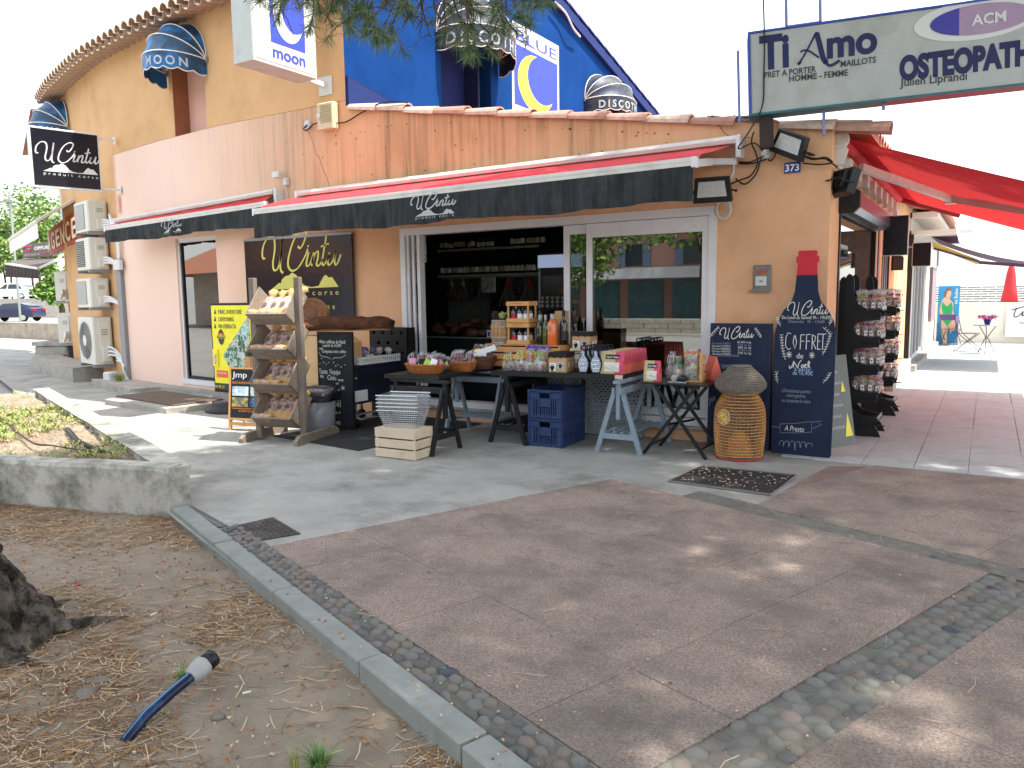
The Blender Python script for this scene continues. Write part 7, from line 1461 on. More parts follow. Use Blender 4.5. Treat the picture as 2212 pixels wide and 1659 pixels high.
pf = M(); pf.ball((0, 0, .09), (.055, .016, .10), 9, 6, jag=.28); pfm = pf.mesh('film', [m_pl2]); ps = M()
for x in (-.024, 0, .024): ps.tube(cr([(x, 0, .02), (x * 1.1, -.002, .08), (x, 0, .15)], 3), .0125, 6)
psm = ps.mesh('sausage_sticks', [m_saus]); psd = ps.mesh('dark_contents', [mt('dark contents', '#2b2523', .4, .3, 12)]); plb = M().box(-.036, .036, -.019, -.016, .05, .115)
plm = [plb.mesh('label', [c]) for c in (mt('lime label', '#9fca4a', .5, .1), mt('dark label', '#22232a', .5, .1), mt('pink label', '#d890a8', .5, .1), m_wprint)]
for (lab, c, a_, b_, h, mt_, npk, col, lt) in [('shallow oval basket of lime labelled packs at the near corner of the black board', (-4.92, 6.23, .766), .24, .15, .09, m_wick, 9, (0, 1, 2, 3), 1.1), ('small basket half hidden behind the lime labelled packs', (-5.12, 6.50, .766), .13, .11, .08, m_wick, 5, (2, 3), 1.1), ('oval basket of vacuum packed red sausages in the middle of the black board', (-4.76, 6.62, .766), .20, .14, .09, m_wick, 9, (), .75), ('dark square basket holding the round yellow labelled product', (-4.74, 6.98, .766), .18, .14, .12, m_wickd, 3, (), .6), ('rear basket of sausage packs by the barrel', (-4.64, 7.3, .766), .17, .14, .08, m_wick, 8, (), .5)]:
    basket(lab, c, a_, b_, h, mt_)
    for i in range(npk):
        x, y = c[0] + (i / (npk - 1) - .5) * a_ * 1.5, c[1] + rnd.uniform(-.5, .5) * b_
        b = thing('sausage_pack', f'sausage pack, {ORD[i]} from the rack in the {lab.split(" at ")[0].split(" half")[0].split(" in the")[0].split(" by ")[0].split(" holding")[0]}', 'food pack', (x, y, c[2] + .03), rnd.uniform(-.5, .5), 'sausage packs in the wicker baskets', rx=rnd.uniform(-1, .2) * lt, ry=rnd.uniform(-.2, .6) * lt)
        pc(psd if col and rnd.random() < .75 else psm, 'sausage_sticks', b); pc(pfm, 'film', b)
        if col: pc(plm[rnd.choice(col)], 'label', b)
for i in range(5):
    b = thing('white_label_pack', f'silver pack with white labels, {ORD[i]} of the bundle slanting over the baskets', 'food pack', (-4.86 + .035 * i, 6.80 + .02 * i, .83 + .012 * i), .5, 'silver packs leaning over the baskets', ry=1.05); m = M(); m.ball((0, 0, .16), (.03, .02, .16), 8, 7, jag=.15); m.build('film', m_pl2, b); m = M(); m.box(-.032, .032, -.022, .022, .05, .11); m.box(-.03, .03, -.022, .022, .19, .24); m.build('label', m_wprint, b); m = M(); m.ball((0, 0, .16), (.02, .012, .13), 6, 5); m.build('dark_contents', m_black, b)
t = thing('vacuum_pack', 'vacuum pack with a round red product and yellow oval label above the dark basket', 'food pack', (-4.74, 6.94, .88), -.1, rx=-.25); m = M(); m.ball((0, .01, .06), (.12, .02, .06), 16, 8); m.build('red_product', m_saus, t); m = M(); m.ball((0, -.008, .06), (.075, .006, .035), 14, 6); m.build('yellow_label', m_yel, t); m = M(); m.quad((-.14, .03, 0), (.14, .03, 0), (.10, .03, .15), (-.10, .03, .15)); m.build('film', m_pl2, t)
# ---------------------------------------------------------------- gift table goods
m_bglass = mt('dark bottle glass', '#0f1512', .06, .1, 3, spec=.8, coat=.5); m_green = mt('green wine glass', '#4a5a1c', .08, .1, 3, spec=.7, coat=.4); m_rose = mt('rose wine', '#e0703a', .06, .1, 3, spec=.7, coat=.4)
m_foil = mt('grey foil', '#9a9a98', .35, .1, metal=.5); m_redl = mt('red label', '#b02840', .5, .06)
def bottle(label, loc, h, r, mat, lab=m_wprint, cap=m_foil, group='bottles on the gift table', lh=(.14, .40), tx=None, shoulder=.58, cat='bottle'):
    t = thing('wine_bottle', label, cat, loc, rnd.uniform(-.3, .3), group)
    M().lathe([(0, .003), (r * .9, 0), (r, .01), (r, h * shoulder), (r * .82, h * (shoulder + .08)), (r * .42, h * (shoulder + .18)), (r * .36, h * .84)], 14).build('glass', mat, t); M().lathe([(r * .40, h * .82), (r * .42, h * .99), (r * .36, h), (0, h)], 12).build('capsule', cap, t)
    if lab: M().lathe([(r * 1.02, h * lh[0]), (r * 1.02, h * lh[1])], 14).build('label', lab, t)
    return t
def wood_stand(label, x0, x1, y0, y1, z0, z1):
    t = thing('wood_stand', label, 'crate', (x0, y0, z0), 0, 'pine stands on the gift table'); w_, d_, h_ = x1 - x0, y1 - y0, z1 - z0
    for k in range(3): z = h_ * k / 3; M().rbox(0, w_, -.008, 0, z + .004, z + h_ * .27, .002).build('slat', m_pine, t); M().rbox(w_, w_ + .008, 0, d_, z + .004, z + h_ * .27, .002).build('slat', m_pine, t)
    for x in (.0, w_ - .02): M().box(x, x + .02, .0, d_, 0, h_).build('end_board', m_pine, t)
    M().box(-.002, w_ + .002, -.002, d_, h_ + .001, h_ + .012).build('top_board', m_pine, t)
wood_stand('upturned pine crate carrying the small barrel and wine crates', -4.80, -4.25, 7.17, 7.44, .767, 1.0)
wood_stand('smaller upturned pine crate carrying the wine bottles', -4.20, -3.84, 7.16, 7.46, .767, 1.0)
barrel_thing('small oak barrel with blue grey hoops holding pine cones and grapes', (-4.66, 7.31, 1.013), .132, .265, m_hoop)
t = thing('grape_bunch', 'bunch of green plastic grapes on the small barrel', 'grapes', (-4.63, 7.28, 1.28)); m = M()
for i in range(40): a = rnd.uniform(0, 2 * PI); r_ = rnd.uniform(0, .05); m.ball((r_ * math.cos(a), r_ * math.sin(a) * .7, .02 + rnd.uniform(0, .07) * (1 - r_ * 8)), .012, 7, 5)
m.build('grapes', mt('grape green', '#a7b56a', .3, .15), t)
for (x, y, lab) in ((-4.72, 7.28, 'dark pine cone on the poster side of the small barrel'), (-4.57, 7.33, 'brown pine cone beside the grapes next to the wine crates')):
    t = thing('pine_cone', lab, 'pine cone', (x, y, 1.275)); m = M()
    for k in range(9):
        for j in range(8): a = j * PI / 4 + k * .4; r_ = .045 * math.sin(PI * (k + 1.2) / 11); m.ball((r_ * math.cos(a), r_ * math.sin(a), .012 * k), (.012, .012, .006), 5, 4)
    m.build('scales', mt('cone brown', '#4a3a30', .7, .3, 20), t)
for k, (lab) in enumerate(('lower pine wine crate holding labelled bottles', 'upper pine wine crate stacked on another')):
    zb = 1.014 + k * .237; t = thing('wine_crate', lab, 'crate', (-4.535, 7.20, zb), 0, 'stacked wine crates'); W_, D_, H_ = .29, .2, .232
    for z in (0, H_ - .048):
        for y in (0, D_ - .01): M().rbox(0, W_, y, y + .01, z, z + .046, .002).build('slat', m_pine, t)
        for x in (-.001, W_ - .009): M().rbox(x, x + .01, .011, D_ - .011, z, z + .046, .002).build('slat', m_pine, t)
    for x in (.011, W_ - .027):
        for y in (.011, D_ - .027): M().box(x, x + .016, y, y + .016, .0, H_).build('corner_post', m_pine, t)
    M().box(.01, W_ - .01, .01, D_ - .01, .0, .006).build('crate_floor', m_pine, t); strokes(t, [[(.08, H_ - .03), (.11, H_ - .018), (.13, H_ - .03), (.16, H_ - .016), (.2, H_ - .024)]], .004, m_wick, -.002, 'burned_mark')
    for i in range(3):
        for j in range(2): bottle(f'short bottle, {ORD[i]} from the barrel, {"front" if j == 0 else "back"} row of the {("lower", "upper")[k]} wine crate', (-4.535 + .065 + .08 * i, 7.20 + .06 + .075 * j, zb + .007), .195, .031, m_bglass, (m_redl, m_wprint, m_wprint)[i], m_black, 'bottles in the wine crates', (.10, .46))
for i, (x, y, mat, lab) in enumerate([(-4.17, 7.34, m_bglass, 'dark wine bottle next to the wine crates'), (-4.13, 7.24, m_bglass, 'dark wine bottle second from the wine crates'), (-4.07, 7.26, m_green, 'green glass white wine bottle in front of the others'), (-4.03, 7.38, m_bglass, 'dark bottle behind the green one')]):
    bottle(lab, (x, y, 1.013), .325, .038, mat, None)
t = bottle('tall bottle of orange rose wine beside the sliding door', (-3.965, 7.22, 1.013), .335, .055, m_rose, None, m_foil, shoulder=.66); m = M(); disc(m, -.02, .19, .02, .024, -.056, 14); m.build('medallion', m_foil, t)
bottle('big black champagne bottle at the door edge', (-3.87, 7.30, 1.013), .37, .045, m_bglass, mt('black label', '#2a2c30', .4, .1), m_black)
t = thing('bottle_carton', 'tall kraft bottle carton behind the rose wine', 'box', (-3.96, 7.43, 1.013)); M().box(-.06, .06, -.05, .05, 0, .36).build('carton', m_card, t)
# kraft boxes with head emblem
def kraft_box(label, loc, w_, d_, h_, rz=0):
    t = thing('gift_box', label, 'gift box', loc, rz, 'kraft gift boxes with black lids'); M().box(0, w_, 0, d_, 0, h_ * .80).build('carton', m_card, t); M().box(-.003, w_ + .003, -.003, d_ + .003, h_ * .78, h_).build('lid', m_black, t)
    zz = []; m = M(); n_ = 14
    P = [(-.003, h_ * .8)] + [(w_ * i / n_, h_ * (.70 + .10 * ((i * 7) % 5) / 5)) for i in range(n_ + 1)] + [(w_ + .003, h_ * .8)]; m.quad(*[(p[0], -.004, p[1]) for p in P]); m.quad(*[(w_ + .004, p[0] * d_ / w_, p[1]) for p in P]); m.build('skyline_print', m_black, t)
    m = M(); m.box(w_ * .07, w_ * .42, -.005, -.002, h_ * .06, h_ * .48); m.build('window', m_wprint, t); m = M(); m.box(w_ * .46, w_ * .92, -.005, -.002, h_ * .12, h_ * .56); m.build('clear_window', mt('window silver', '#b5b2aa', .3, .3, 30), t)
    for (cx, cz, r_) in ((w_ * .22, h_ * .26, .030), (w_ * .68, h_ * .36, .024)):
        m = M(); disc(m, cx, cz, r_ * .8, r_, -.008, 14); m.quad((cx - r_ * .5, -.0082, cz - r_ * .6), (cx + r_ * .5, -.0082, cz - r_ * .4), (cx + r_ * .3, -.0082, cz - r_ * 1.3), (cx - r_ * .5, -.0082, cz - r_ * 1.2)); m.build('head_emblem', m_black, t); m = M(); m.quad((cx - r_ * .8, -.009, cz + r_ * .35), (cx + r_ * .7, -.009, cz + r_ * .55), (cx + r_ * .7, -.009, cz + r_ * .75), (cx - r_ * .8, -.009, cz + r_ * .55)); m.build('headband_print', m_wprint, t)
    m = M()
    for k in range(2): m.quad(*[(w_ + .005, d_ * (.3 + .4 * k) + .022 * math.cos(a), h_ * .36 + .03 * math.sin(a)) for a in [i * PI / 7 for i in range(14)]])
    m.build('tag', m_wprint, t); return t
kraft_box('kraft gift box with black lid at the front of the gift table', (-3.78, 6.80, .768), .19, .24, .20, .12)
kraft_box('kraft gift box with black lid standing higher at the back by the door post', (-3.77, 7.30, .97), .22, .16, .185)
t = thing('box_riser', 'plain box under the rear kraft gift box', 'box', (-3.77, 7.3, .768)); M().box(0, .22, 0, .16, 0, .2).build('carton', m_card, t)
# bottle shaped packs
m_bp = photo_mat('photo gulf', ['#2a4a9a', '#6a8ac8', '#c8cfd8', '#3a3f6a', '#8a9ab8'], 30)
OUT = [(-.045, 0), (-.045, .012), (-.062, .06), (-.066, .10), (-.045, .15), (-.020, .18), (-.020, .235), (.020, .235), (.020, .18), (.045, .15), (.066, .10), (.062, .06), (.045, .012), (.045, 0)]
for c, x in enumerate((-3.425, -3.285)):
    for r_ in range(4):
        t = thing('bottle_pack', f'black bottle shaped pack, {ORD[r_]} from the front in the {("door side", "pink box side")[c]} row', 'gift pack', (x + .0 * r_, 6.87 + .10 * r_, .768), .05, 'bottle shaped gift packs'); M().prism(OUT, 0, .055, 'y').build('shell', m_black, t, bevel=.004)
        m = M(); m.quad(*[(p[0] * .82, -.002, p[1] * .9 + .012) for p in OUT]); m.build('photo_print', m_bp, t); m = M(); m.tube(cr([(-.03, .03, .22), (-.03, .03, .262), (.03, .03, .262), (.03, .03, .22)], 4), .007, 5); m.build('handle', m_black, t)
        m = M()
        for k in range(3): m.box(-.04, .04, -.004, -.002, .045 + k * .04, .052 + k * .04)
        m.build('text_lines', m_wprint, t)
# gable boxes
m_pinkb = mt('box pink', '#d2486a', .45, .08, 2); m_coral = mt('box coral', '#e0705c', .45, .08, 2); m_beige = mt('box khaki', '#b8ab7c', .45, .06, 4)
def gable_box(label, loc, w_, h_, d_, rz, grp):
    t = thing('gift_carton', label, 'gift box', loc, rz, grp); m = M(); f0 = (0, 0); tri = [(0, 0), (d_, 0), (d_ / 2 + .004, h_ * .93), (d_ / 2 + .004, h_), (d_ / 2 - .004, h_), (d_ / 2 - .004, h_ * .93)]
    tri = [(0, 0), (d_, 0), (d_, h_ * .35), (d_ / 2 + .003, h_), (d_ / 2 - .003, h_), (0, h_ * .35)]
    def fq(x0, x1, z0, z1, o): 
        yy = lambda z: (0 if z < h_ * .35 else (z - h_ * .35) / (h_ * .65) * (d_ / 2 - .003)); zs = [z0] + ([h_ * .35] if z0 < h_ * .35 < z1 else []) + [z1]; mm = M()
        for a, b in zip(zs, zs[1:]): mm.quad((x0, yy(a) - o, a), (x1, yy(a) - o, a), (x1, yy(b) - o, b), (x0, yy(b) - o, b))
        return mm
    m.prism(tri, 0, w_, 'x'); m.build('carton', m_coral, t); fq(0, w_ * .66, 0, h_, .0012).build('khaki_face', m_beige, t); fq(w_ * .64, w_, .0, h_, .0024).build('pink_face', m_pinkb, t); fq(w_ * .18, w_ * .84, h_ * .10, h_ * .52, .0036).build('window', film('box window', '#dcdad2', .1, .7, 30, .15, .0), t); fq(w_ * .22, w_ * .82, h_ * .66, h_ * .86, .0048).build('name_label', m_black, t)
    y = (h_ * .68 - h_ * .35) / (h_ * .65) * (d_ / 2); text(t, 'Apéri', w_ * .40, h_ * .715, .030, m_wprint, y=y - .008, shear=.3, wid=w_ * .30); text(t, 'box', w_ * .69, h_ * .71, .030, m_wprint, y=y - .008, wid=w_ * .2, bold=.0006)
    m = M(); m.prism([(d_ * .1, h_ * .38), (d_ * .5, h_ * .80), (d_ * .86, h_ * .38), (d_ * .5, h_ * .45)], w_ + .001, w_ + .002, 'x'); m.build('pink_gusset', m_pinkb, t); return t
for k in range(7): gable_box(f'pink and khaki gable gift box, {ORD[k]} from the front of the long row', (-3.245, 6.88 + .092 * k, .768), .245, .22, .088, .02, 'gable gift boxes in a row')
gable_box('single pink and khaki gable gift box at the front of the small folding table', (-2.80, 6.92, .706), .155, .20, .085, .05, 'gable gift boxes on the folding table')
gable_box('pink gable gift box seen end on near the chalkboard edge of the folding table', (-2.17, 7.33, .706), .16, .23, .10, PI / 2 + .75, 'gable gift boxes on the folding table')
gable_box('pink gable gift box lying behind the first kraft box', (-3.72, 7.12, .82), .2, .17, .1, .05, 'gable gift boxes by the kraft boxes')
# cellophane gift packs
jm = M()
for i in range(9): a = rnd.uniform(0, 6.28); jm.lathe([(0, 0), (.02, 0), (.022, .02), (.02, .036), (0, .036)], 8, (rnd.uniform(-.045, .045), rnd.uniform(-.03, .03), rnd.uniform(0, .09)), mi=rnd.randrange(5))
jcols = [mt('jar ' + c, c, .25, .1, spec=.6) for c in ('#8a4a2c', '#c9a23c', '#d8d8d4', '#5f7a3a', '#7a2a30')]
jmm = jm.mesh('jars', jcols); cv = []
for i in range(3): q = M(); q.lathe([(.062, 0), (.078, .03), (.076, .08), (.05, .125), (.014, .15), (.03, .175), (.045, .20)], 16, jag=lambda a, b: 1 + rnd.uniform(-.14, .14)); cv.append(q.mesh('cellophane', [m_cell]))
def cello(label, loc, s_=1., bow='#e2d63c', grp='cellophane gift packs on the gift table', tall=1.):
    t = thing('cellophane_pack', label, 'gift pack', loc, rnd.uniform(0, 3), grp); t.scale = (s_, s_, s_ * tall); pc(jmm, 'jars', t, rot=(0, 0, rnd.uniform(0, 6))); pc(rnd.choice(cv), 'cellophane', t)
    m = M()
    for k in range(7): a = k * .9; m.tube(cr([(0, 0, .15), (.03 * math.cos(a), .03 * math.sin(a), .17), (.05 * math.cos(a), .05 * math.sin(a), .15 + .02 * (k % 2)), (.06 * math.cos(a), .06 * math.sin(a), .12)], 3), .004, 4)
    m.build('ribbon', mt('ribbon ' + bow, bow, .4, .1), t); return t
for (x, y, s_, c, lab) in [(-4.27, 6.82, .95, '#e2d63c', 'cellophane pack of jars at the door end of the gift table'), (-4.14, 6.84, 1.05, '#e2d63c', 'cellophane pack of jars with yellow ribbon second from the door end'), (-4.01, 6.82, .95, '#e8702a', 'cellophane pack of jars third from the door end'), (-3.89, 6.84, 1.1, '#8fce3a', 'silvery cellophane pack next to the kraft box'), (-4.10, 7.0, 1.1, '#e2d63c', 'cellophane pack with yellow bow in the second row'), (-3.95, 7.0, 1.1, '#e8702a', 'cellophane pack with orange bow in the second row')]:
    cello(lab, (x, y, .768), s_, c)
for i in range(5):
    t = thing('nougat_pack', f'upright purple ribboned sweet pack, {ORD[i]} from the pine crates', 'gift pack', (-4.22 + .065 * i, 7.08 + .015 * (i % 2), .80), rnd.uniform(-.3, .3), 'purple ribboned sweet packs', rx=-.25, ry=rnd.uniform(-.25, .25)); m = M(); m.lathe([(.0, 0), (.026, .0), (.028, .16), (.01, .19), (.022, .22)], 10, jag=lambda a, b: 1 + rnd.uniform(-.08, .08)); m.build('wrapper', photo_mat('packet mauve', ['#2a2030', '#d8d4da', '#5a4a8a', '#e8e8ea'], 60), t)
    m = M()
    for k in range(6): a = k * 1.05; m.tube(cr([(0, 0, .19), (.03 * math.cos(a), .03 * math.sin(a), .21), (.055 * math.cos(a), .055 * math.sin(a), .17)], 3), .0045, 4)
    m.build('ribbon', mt('ribbon violet', '#6f5ad0', .35, .1), t)
# folding table goods
for (x, y, s_, c, tl_2, lab) in [(-2.62, 7.22, .8, '#d8d8d8', 1.7, 'silver wrapped tall gift pack behind the single gable box'), (-2.52, 7.10, .75, '#4a8a3a', 1.6, 'narrow green labelled cellophane pack on the folding table'), (-2.42, 7.16, .8, '#f08030', 1.45, 'cellophane pack with orange bow on the folding table')]:
    cello(lab, (x, y, .706), s_, c, 'cellophane packs on the folding table', tl_2)
for (x, y, lab) in ((-2.52, 6.98, 'clear ended jar lying at the front of the folding table'), (-2.44, 6.97, 'dark ended jar lying at the front of the folding table')):
    t = thing('lying_jar', lab, 'jar', (x, y, .74), 0, 'jars lying on the folding table'); m = M(); m.lathe([(0, 0), (.028, 0), (.034, .01), (.034, .12), (0, .12)], 14); m.v = [(a, c, b) for a, b, c in m.v]; m.build('glass', mt('jar navy', '#23243a', .15, .2) if 'dark' in lab else mt('jar silver', '#aaa9a4', .2, .3, 20), t); m = M(); m.box(-.05, .05, -.01, .02, -.035, -.028); m.build('silver_base', mt('silver card', '#c9ccd0', .3, .1, metal=.4), t)
t = thing('gift_crate', 'pine crate of cellophane wrapped goods with orange bow on the folding table', 'gift pack', (-2.38, 7.12, .706), .15)
for k in range(3): M().rbox(.09, .105, -.08, .10, .01 + .09 * k, .075 + .09 * k, .002).build('slat', m_pine, t)
M().box(-.10, .105, -.08, .10, 0, .012).build('crate_floor', m_pine, t); M().box(.075, .09, -.08, -.06, 0, .28).build('corner_post', m_pine, t); M().lathe([(.07, .012), (.085, .1), (.075, .2), (.03, .26), (.06, .31)], 16, (0, 0, 0), jag=lambda a, b: 1 + rnd.uniform(-.13, .13)).build('cellophane', m_cell, t); pc(jmm, 'jars', t, (0, 0, .02), sc_=(1.2, 1.2, 1.6)); m = M()
for k in range(8): a = k * .8; m.tube(cr([(0, 0, .26), (.05 * math.cos(a), .05 * math.sin(a), .29), (.08 * math.cos(a), .08 * math.sin(a), .25)], 3), .006, 4)
m.build('ribbon', mt('ribbon #f08030', '#f08030', .4, .1), t)
# chalkboards at the corner
t = board('chalkboard', 'blue framed chalkboard price list headed with white script behind the fish trap', (-2.04, 7.46, .05), math.radians(-2), .60, 1.20, m_slateb, mt('navy frame', '#16223c', .6, .15), rx=-.05, fw=.04)
for x in (-.27, .27): M().bar((x, .03, 1.1), (x, .2, -.04), .04, .025).build('rear_leg', m_black, t)
x, z = PL(t, *Z3(1925, 100)); SCR2 = SCRIPT
def script_at(t, zf, x0, x1, yc, w_, mat, y=-.004):
    k = (x1 - x0) / 690; PS(t, zf, [[(x0 + (p[0] - 45) * k, yc + (p[1] - 580) * k) for p in st] for st in SCRIPT], w_, mat, 'script_lettering', y)
script_at(t, Z3, 1745, 2120, 92, .0085, m_chalk, -.012)
PS(t, Z3, [[(1638, 138), (1660, 90), (1700, 50), (1738, 20)], [(2130, 30), (2165, 70), (2190, 110), (2200, 140)]] + [[(1645 + 18 * k, 118 - 20 * k), (1668 + 18 * k, 118 - 20 * k)] for k in range(5)] + [[(1645 + 18 * k, 118 - 20 * k), (1652 + 18 * k, 92 - 20 * k)] for k in range(5)] + [[(2140 + 13 * k, 45 + 20 * k), (2125 + 13 * k, 52 + 20 * k)] for k in range(5)] + [[(2140 + 13 * k, 45 + 20 * k), (2152 + 13 * k, 30 + 20 * k)] for k in range(5)], .005, m_chalk, y=-.012)
for k, (a, b) in enumerate([('- Charcuterie "SORDO"', '81,90€ le kg'), ('- Charcuterie "U CASELLU"', '52€ le kg'), ('- Charcuterie "EMMANUELLI"', '38€ le kg'), ('- Charcuterie "MARATELI"', '46,90€ le kg'), ('- Charcuterie "D\'AUZINI"', '72€ le kg')]):
    x, z = PL(t, *Z3(1640, 200 + 29 * k)); text(t, a, x + .005, z - .01, .027, m_chalk if k else m_chalkf, align='LEFT', y=-.012, wid=.20); x, z = PL(t, *Z3(1940, 188 + 30 * k)); text(t, b, x, z - .01, .028, m_chalkf if k % 2 else m_chalk, align='LEFT', y=-.012, wid=.13)
PT(t, Z3, '(COPPA, LONZU & SAUCISSON)', 1835, 350, .03, m_chalkf, wid=.22, y=-.012); PT(t, Z3, 'FROMAGE FERMIER', 1740, 480, .06, m_chalkf, wid=.22, y=-.012); PS(t, Z3, [[(1628, 890), (1640, 850), (1632, 820), (1650, 812), (1662, 840), (1680, 790), (1690, 830)]], .008, m_chalkf, y=-.012)
bz = .0; t = thing('bottle_chalkboard', 'bottle shaped blue chalkboard with a red painted neck standing at the shop corner', 'chalkboard', (-1.445, 7.47, .01), math.radians(-1), rx=-.035)
H_ = [(.27, .02), (.255, .0), (-.255, .0), (-.27, .02), (-.275, .6), (-.272, 1.14), (-.25, 1.26), (-.20, 1.36), (-.13, 1.45), (-.103, 1.54), (-.092, 1.69)]
NE = [(-.092, 1.69), (-.085, 1.80), (-.10, 1.805), (-.10, 1.86), (-.082, 1.865), (-.085, 1.905), (-.07, 1.915), (.07, 1.915), (.085, 1.905), (.082, 1.865), (.10, 1.86), (.10, 1.805), (.085, 1.80), (.092, 1.69)]
P = H_ + [(-x, z) for x, z in H_[::-1][:-2]]; M().prism(P, 0, .02, 'y').build('board', m_slateb, t, bevel=.003); M().prism(NE, .001, .019, 'y').build('red_neck', mt('red neck paint', '#c22a38', .6, .08, 6, dirt='#7d4a48', dsc=14, damt=.4, dlo=.62, dhi=.7), t); m = M(); m.bar((.0, .02, 1.3), (.0, .20, .0), .04, .03); m.build('rear_prop', m_pale, t)
script_at(t, Zr, 170, 525, 1010, .0075, m_chalk, -.004)
for (s_, x, y, sz, wd, mm_) in [('Du Lundi au Samedi 9h - 19h30', 322, 1098, .045, .42, m_chalk), ('Dimanche   9h - 15h00', 330, 1132, .04, .32, m_chalkf), ('de', 275, 1438, .075, .06, m_chalk), ('à partir', 300, 1548, .055, .15, mt('blue chalk', '#9fc0e0', .9, .1)), ('de 16,90€', 300, 1582, .055, .18, mt('blue chalk', '#9fc0e0'))]: PT(t, Zr, s_, x, y, sz, mm_, wid=wd, y=-.004)
PS(t, Zr, [[(200, 1225), (175, 1215), (155, 1260), (152, 1330), (175, 1362), (198, 1350)], [(228, 1240), (218, 1300), (232, 1355), (248, 1300), (236, 1238)], [(285, 1235), (278, 1360)], [(283, 1235), (320, 1232)], [(282, 1290), (312, 1288)], [(335, 1232), (330, 1360)], [(335, 1232), (368, 1230)], [(333, 1290), (362, 1288)], [(385, 1230), (380, 1360)], [(384, 1232), (412, 1250), (405, 1290), (384, 1296)], [(388, 1296), (415, 1358)], [(432, 1228), (428, 1360)], [(432, 1228), (458, 1226)], [(431, 1290), (452, 1288)], [(428, 1360), (455, 1358)], [(450, 1230), (505, 1226)], [(478, 1228), (470, 1362)]], .007, m_chalk, 'coffret_lettering', -.004, 0)
PS(t, Zr, [[(185, 1500), (190, 1525), (210, 1500), (225, 1460), (218, 1520)], [(222, 1462), (240, 1490), (258, 1522)], [(258, 1522), (268, 1480), (290, 1452)], [(300, 1490), (288, 1505), (296, 1520), (308, 1505), (300, 1490)], [(320, 1506), (332, 1492), (322, 1490), (316, 1512), (336, 1516)], [(345, 1518), (360, 1480), (352, 1462), (346, 1500), (366, 1516)]], .008, m_chalk, 'noel_lettering', -.004)
LV = []
for (x0, y0, x1, y1, s_) in [(85, 1090, 110, 1160, 1), (118, 1240, 150, 1450, 1), (540, 1230, 470, 1410, -1), (490, 1180, 545, 1250, -1), (75, 1560, 85, 1650, 1), (535, 1570, 475, 1650, -1), (545, 1080, 530, 1150, -1)]:
    LV.append([(x0, y0), ((x0 + x1) / 2 - 8 * s_, (y0 + y1) / 2), (x1, y1)])
    n_ = max(4, int(abs(y1 - y0) / 22))
    for k in range(n_): u = k / n_; x, y = x0 + (x1 - x0) * u - 8 * s_ * 4 * u * (1 - u), y0 + (y1 - y0) * u; LV += [[(x, y), (x - 16, y - 10)], [(x, y), (x + 16, y - 12)]]
PS(t, Zr, LV, .0042, m_chalk, 'wreath_drawing', -.004, 0)
PS(t, Zr, [[(cx + math.cos(a) * 26, cy + math.sin(a) * 30), (cx - math.cos(a) * 26, cy - math.sin(a) * 30)] for cx, cy in ((183, 1405), (380, 1410)) for a in (0, .79, 1.57, 2.36)], .005, m_chalk, 'snowflake_drawing', -.004, 0)
PS(t, Zb, [[(95, 525), (110, 490), (135, 500), (130, 540), (145, 500), (175, 495), (180, 545), (195, 500), (225, 500), (232, 575), (240, 510), (270, 500), (280, 550), (290, 505), (320, 505), (330, 550), (340, 515), (375, 515), (385, 540)]], .005, m_chalkf, 'squiggle_drawing', -.004)
PS(t, Zb, [[(105, 345), (240, 340), (375, 322), (378, 415), (240, 422), (105, 420), (105, 345)], [(30, 365), (105, 375)], [(380, 330), (460, 320), (430, 340), (465, 350), (385, 385)]], .004, m_chalkf, 'ribbon_drawing', -.004, 0)
PT(t, Zb, 'A Prestu', 225, 408, .075, m_chalk, wid=.18, y=-.004, shear=.25)
for s_, y in (('Choisissez parmi', 75), ('notre gamme', 115), ('ou composez la vôtre', 160)): PT(t, Zb, s_, 240, y, .05, m_chalkf, wid=.26 if 'gamme' not in s_ else .17, y=-.004, shear=.25)
t = thing('price_board', 'grey leaning chalkboard edge with yellow cheese drawings beside the bottle board', 'chalkboard', (-1.16, 8.12, .0), PI / 2 - .45, rx=-.16); M().box(-.2, .2, 0, .015, 0, .92).build('panel', mt('grey slate board', '#6f7673', .7, .12, 5), t); m = M()
for a, b, c_, d in ((.05, .10, .17, .34), (.05, .55, .12, .66)): m.quad((a, -.003, b), (c_, -.003, b), ((a + c_) / 2, -.003, d))
m.build('cheese_drawing', m_yel, t)
strokes(t, [[(-.16 + .02 * i, .20 + .11 * k + .012 * (-1) ** i) for i in range(12 - 2 * (k % 2))] for k in range(6)], .005, m_chalk, -.003)
# fish trap
m_can = mt('honey cane', '#c98a3a', .5, .25, 18, .2, 60); m_can2 = mt('bleached cane', '#b9a28c', .6, .2, 18); m_gryw = mt('grey wicker', '#8a8278', .7, .25, 18)
t = thing('fish_trap', 'tall honey coloured openwork wicker fish trap with a woven sun on its side', 'basket', (-1.935, 7.16, .0)); 
def trap_r(z): return .205 + .025 * math.sin(PI * min(1, z / .62)) - (.06 * max(0, (z - .46) / .16) ** 1.6)
m = M(); N = 44; rows = 21
for k in range(rows):
    za, zb_ = .012 + .60 * k / rows, .012 + .60 * (k + 1) / rows; P = []
    for i in range(N * 2): a = PI * i / N; z = za if i % 2 == 0 else zb_; r_ = trap_r(z); P.append((r_ * math.cos(a), r_ * math.sin(a), z))
    m.tube(P, .0042, 3, closed=True)
m.build('zigzag_cane', m_can, t); m = M()
for k in range(rows + 1): z = .012 + .60 * k / rows; r_ = trap_r(z) + .004; m.tube([(r_ * math.cos(a), r_ * math.sin(a), z) for a in [2 * PI * i / 36 for i in range(36)]], .0032, 4, closed=True)
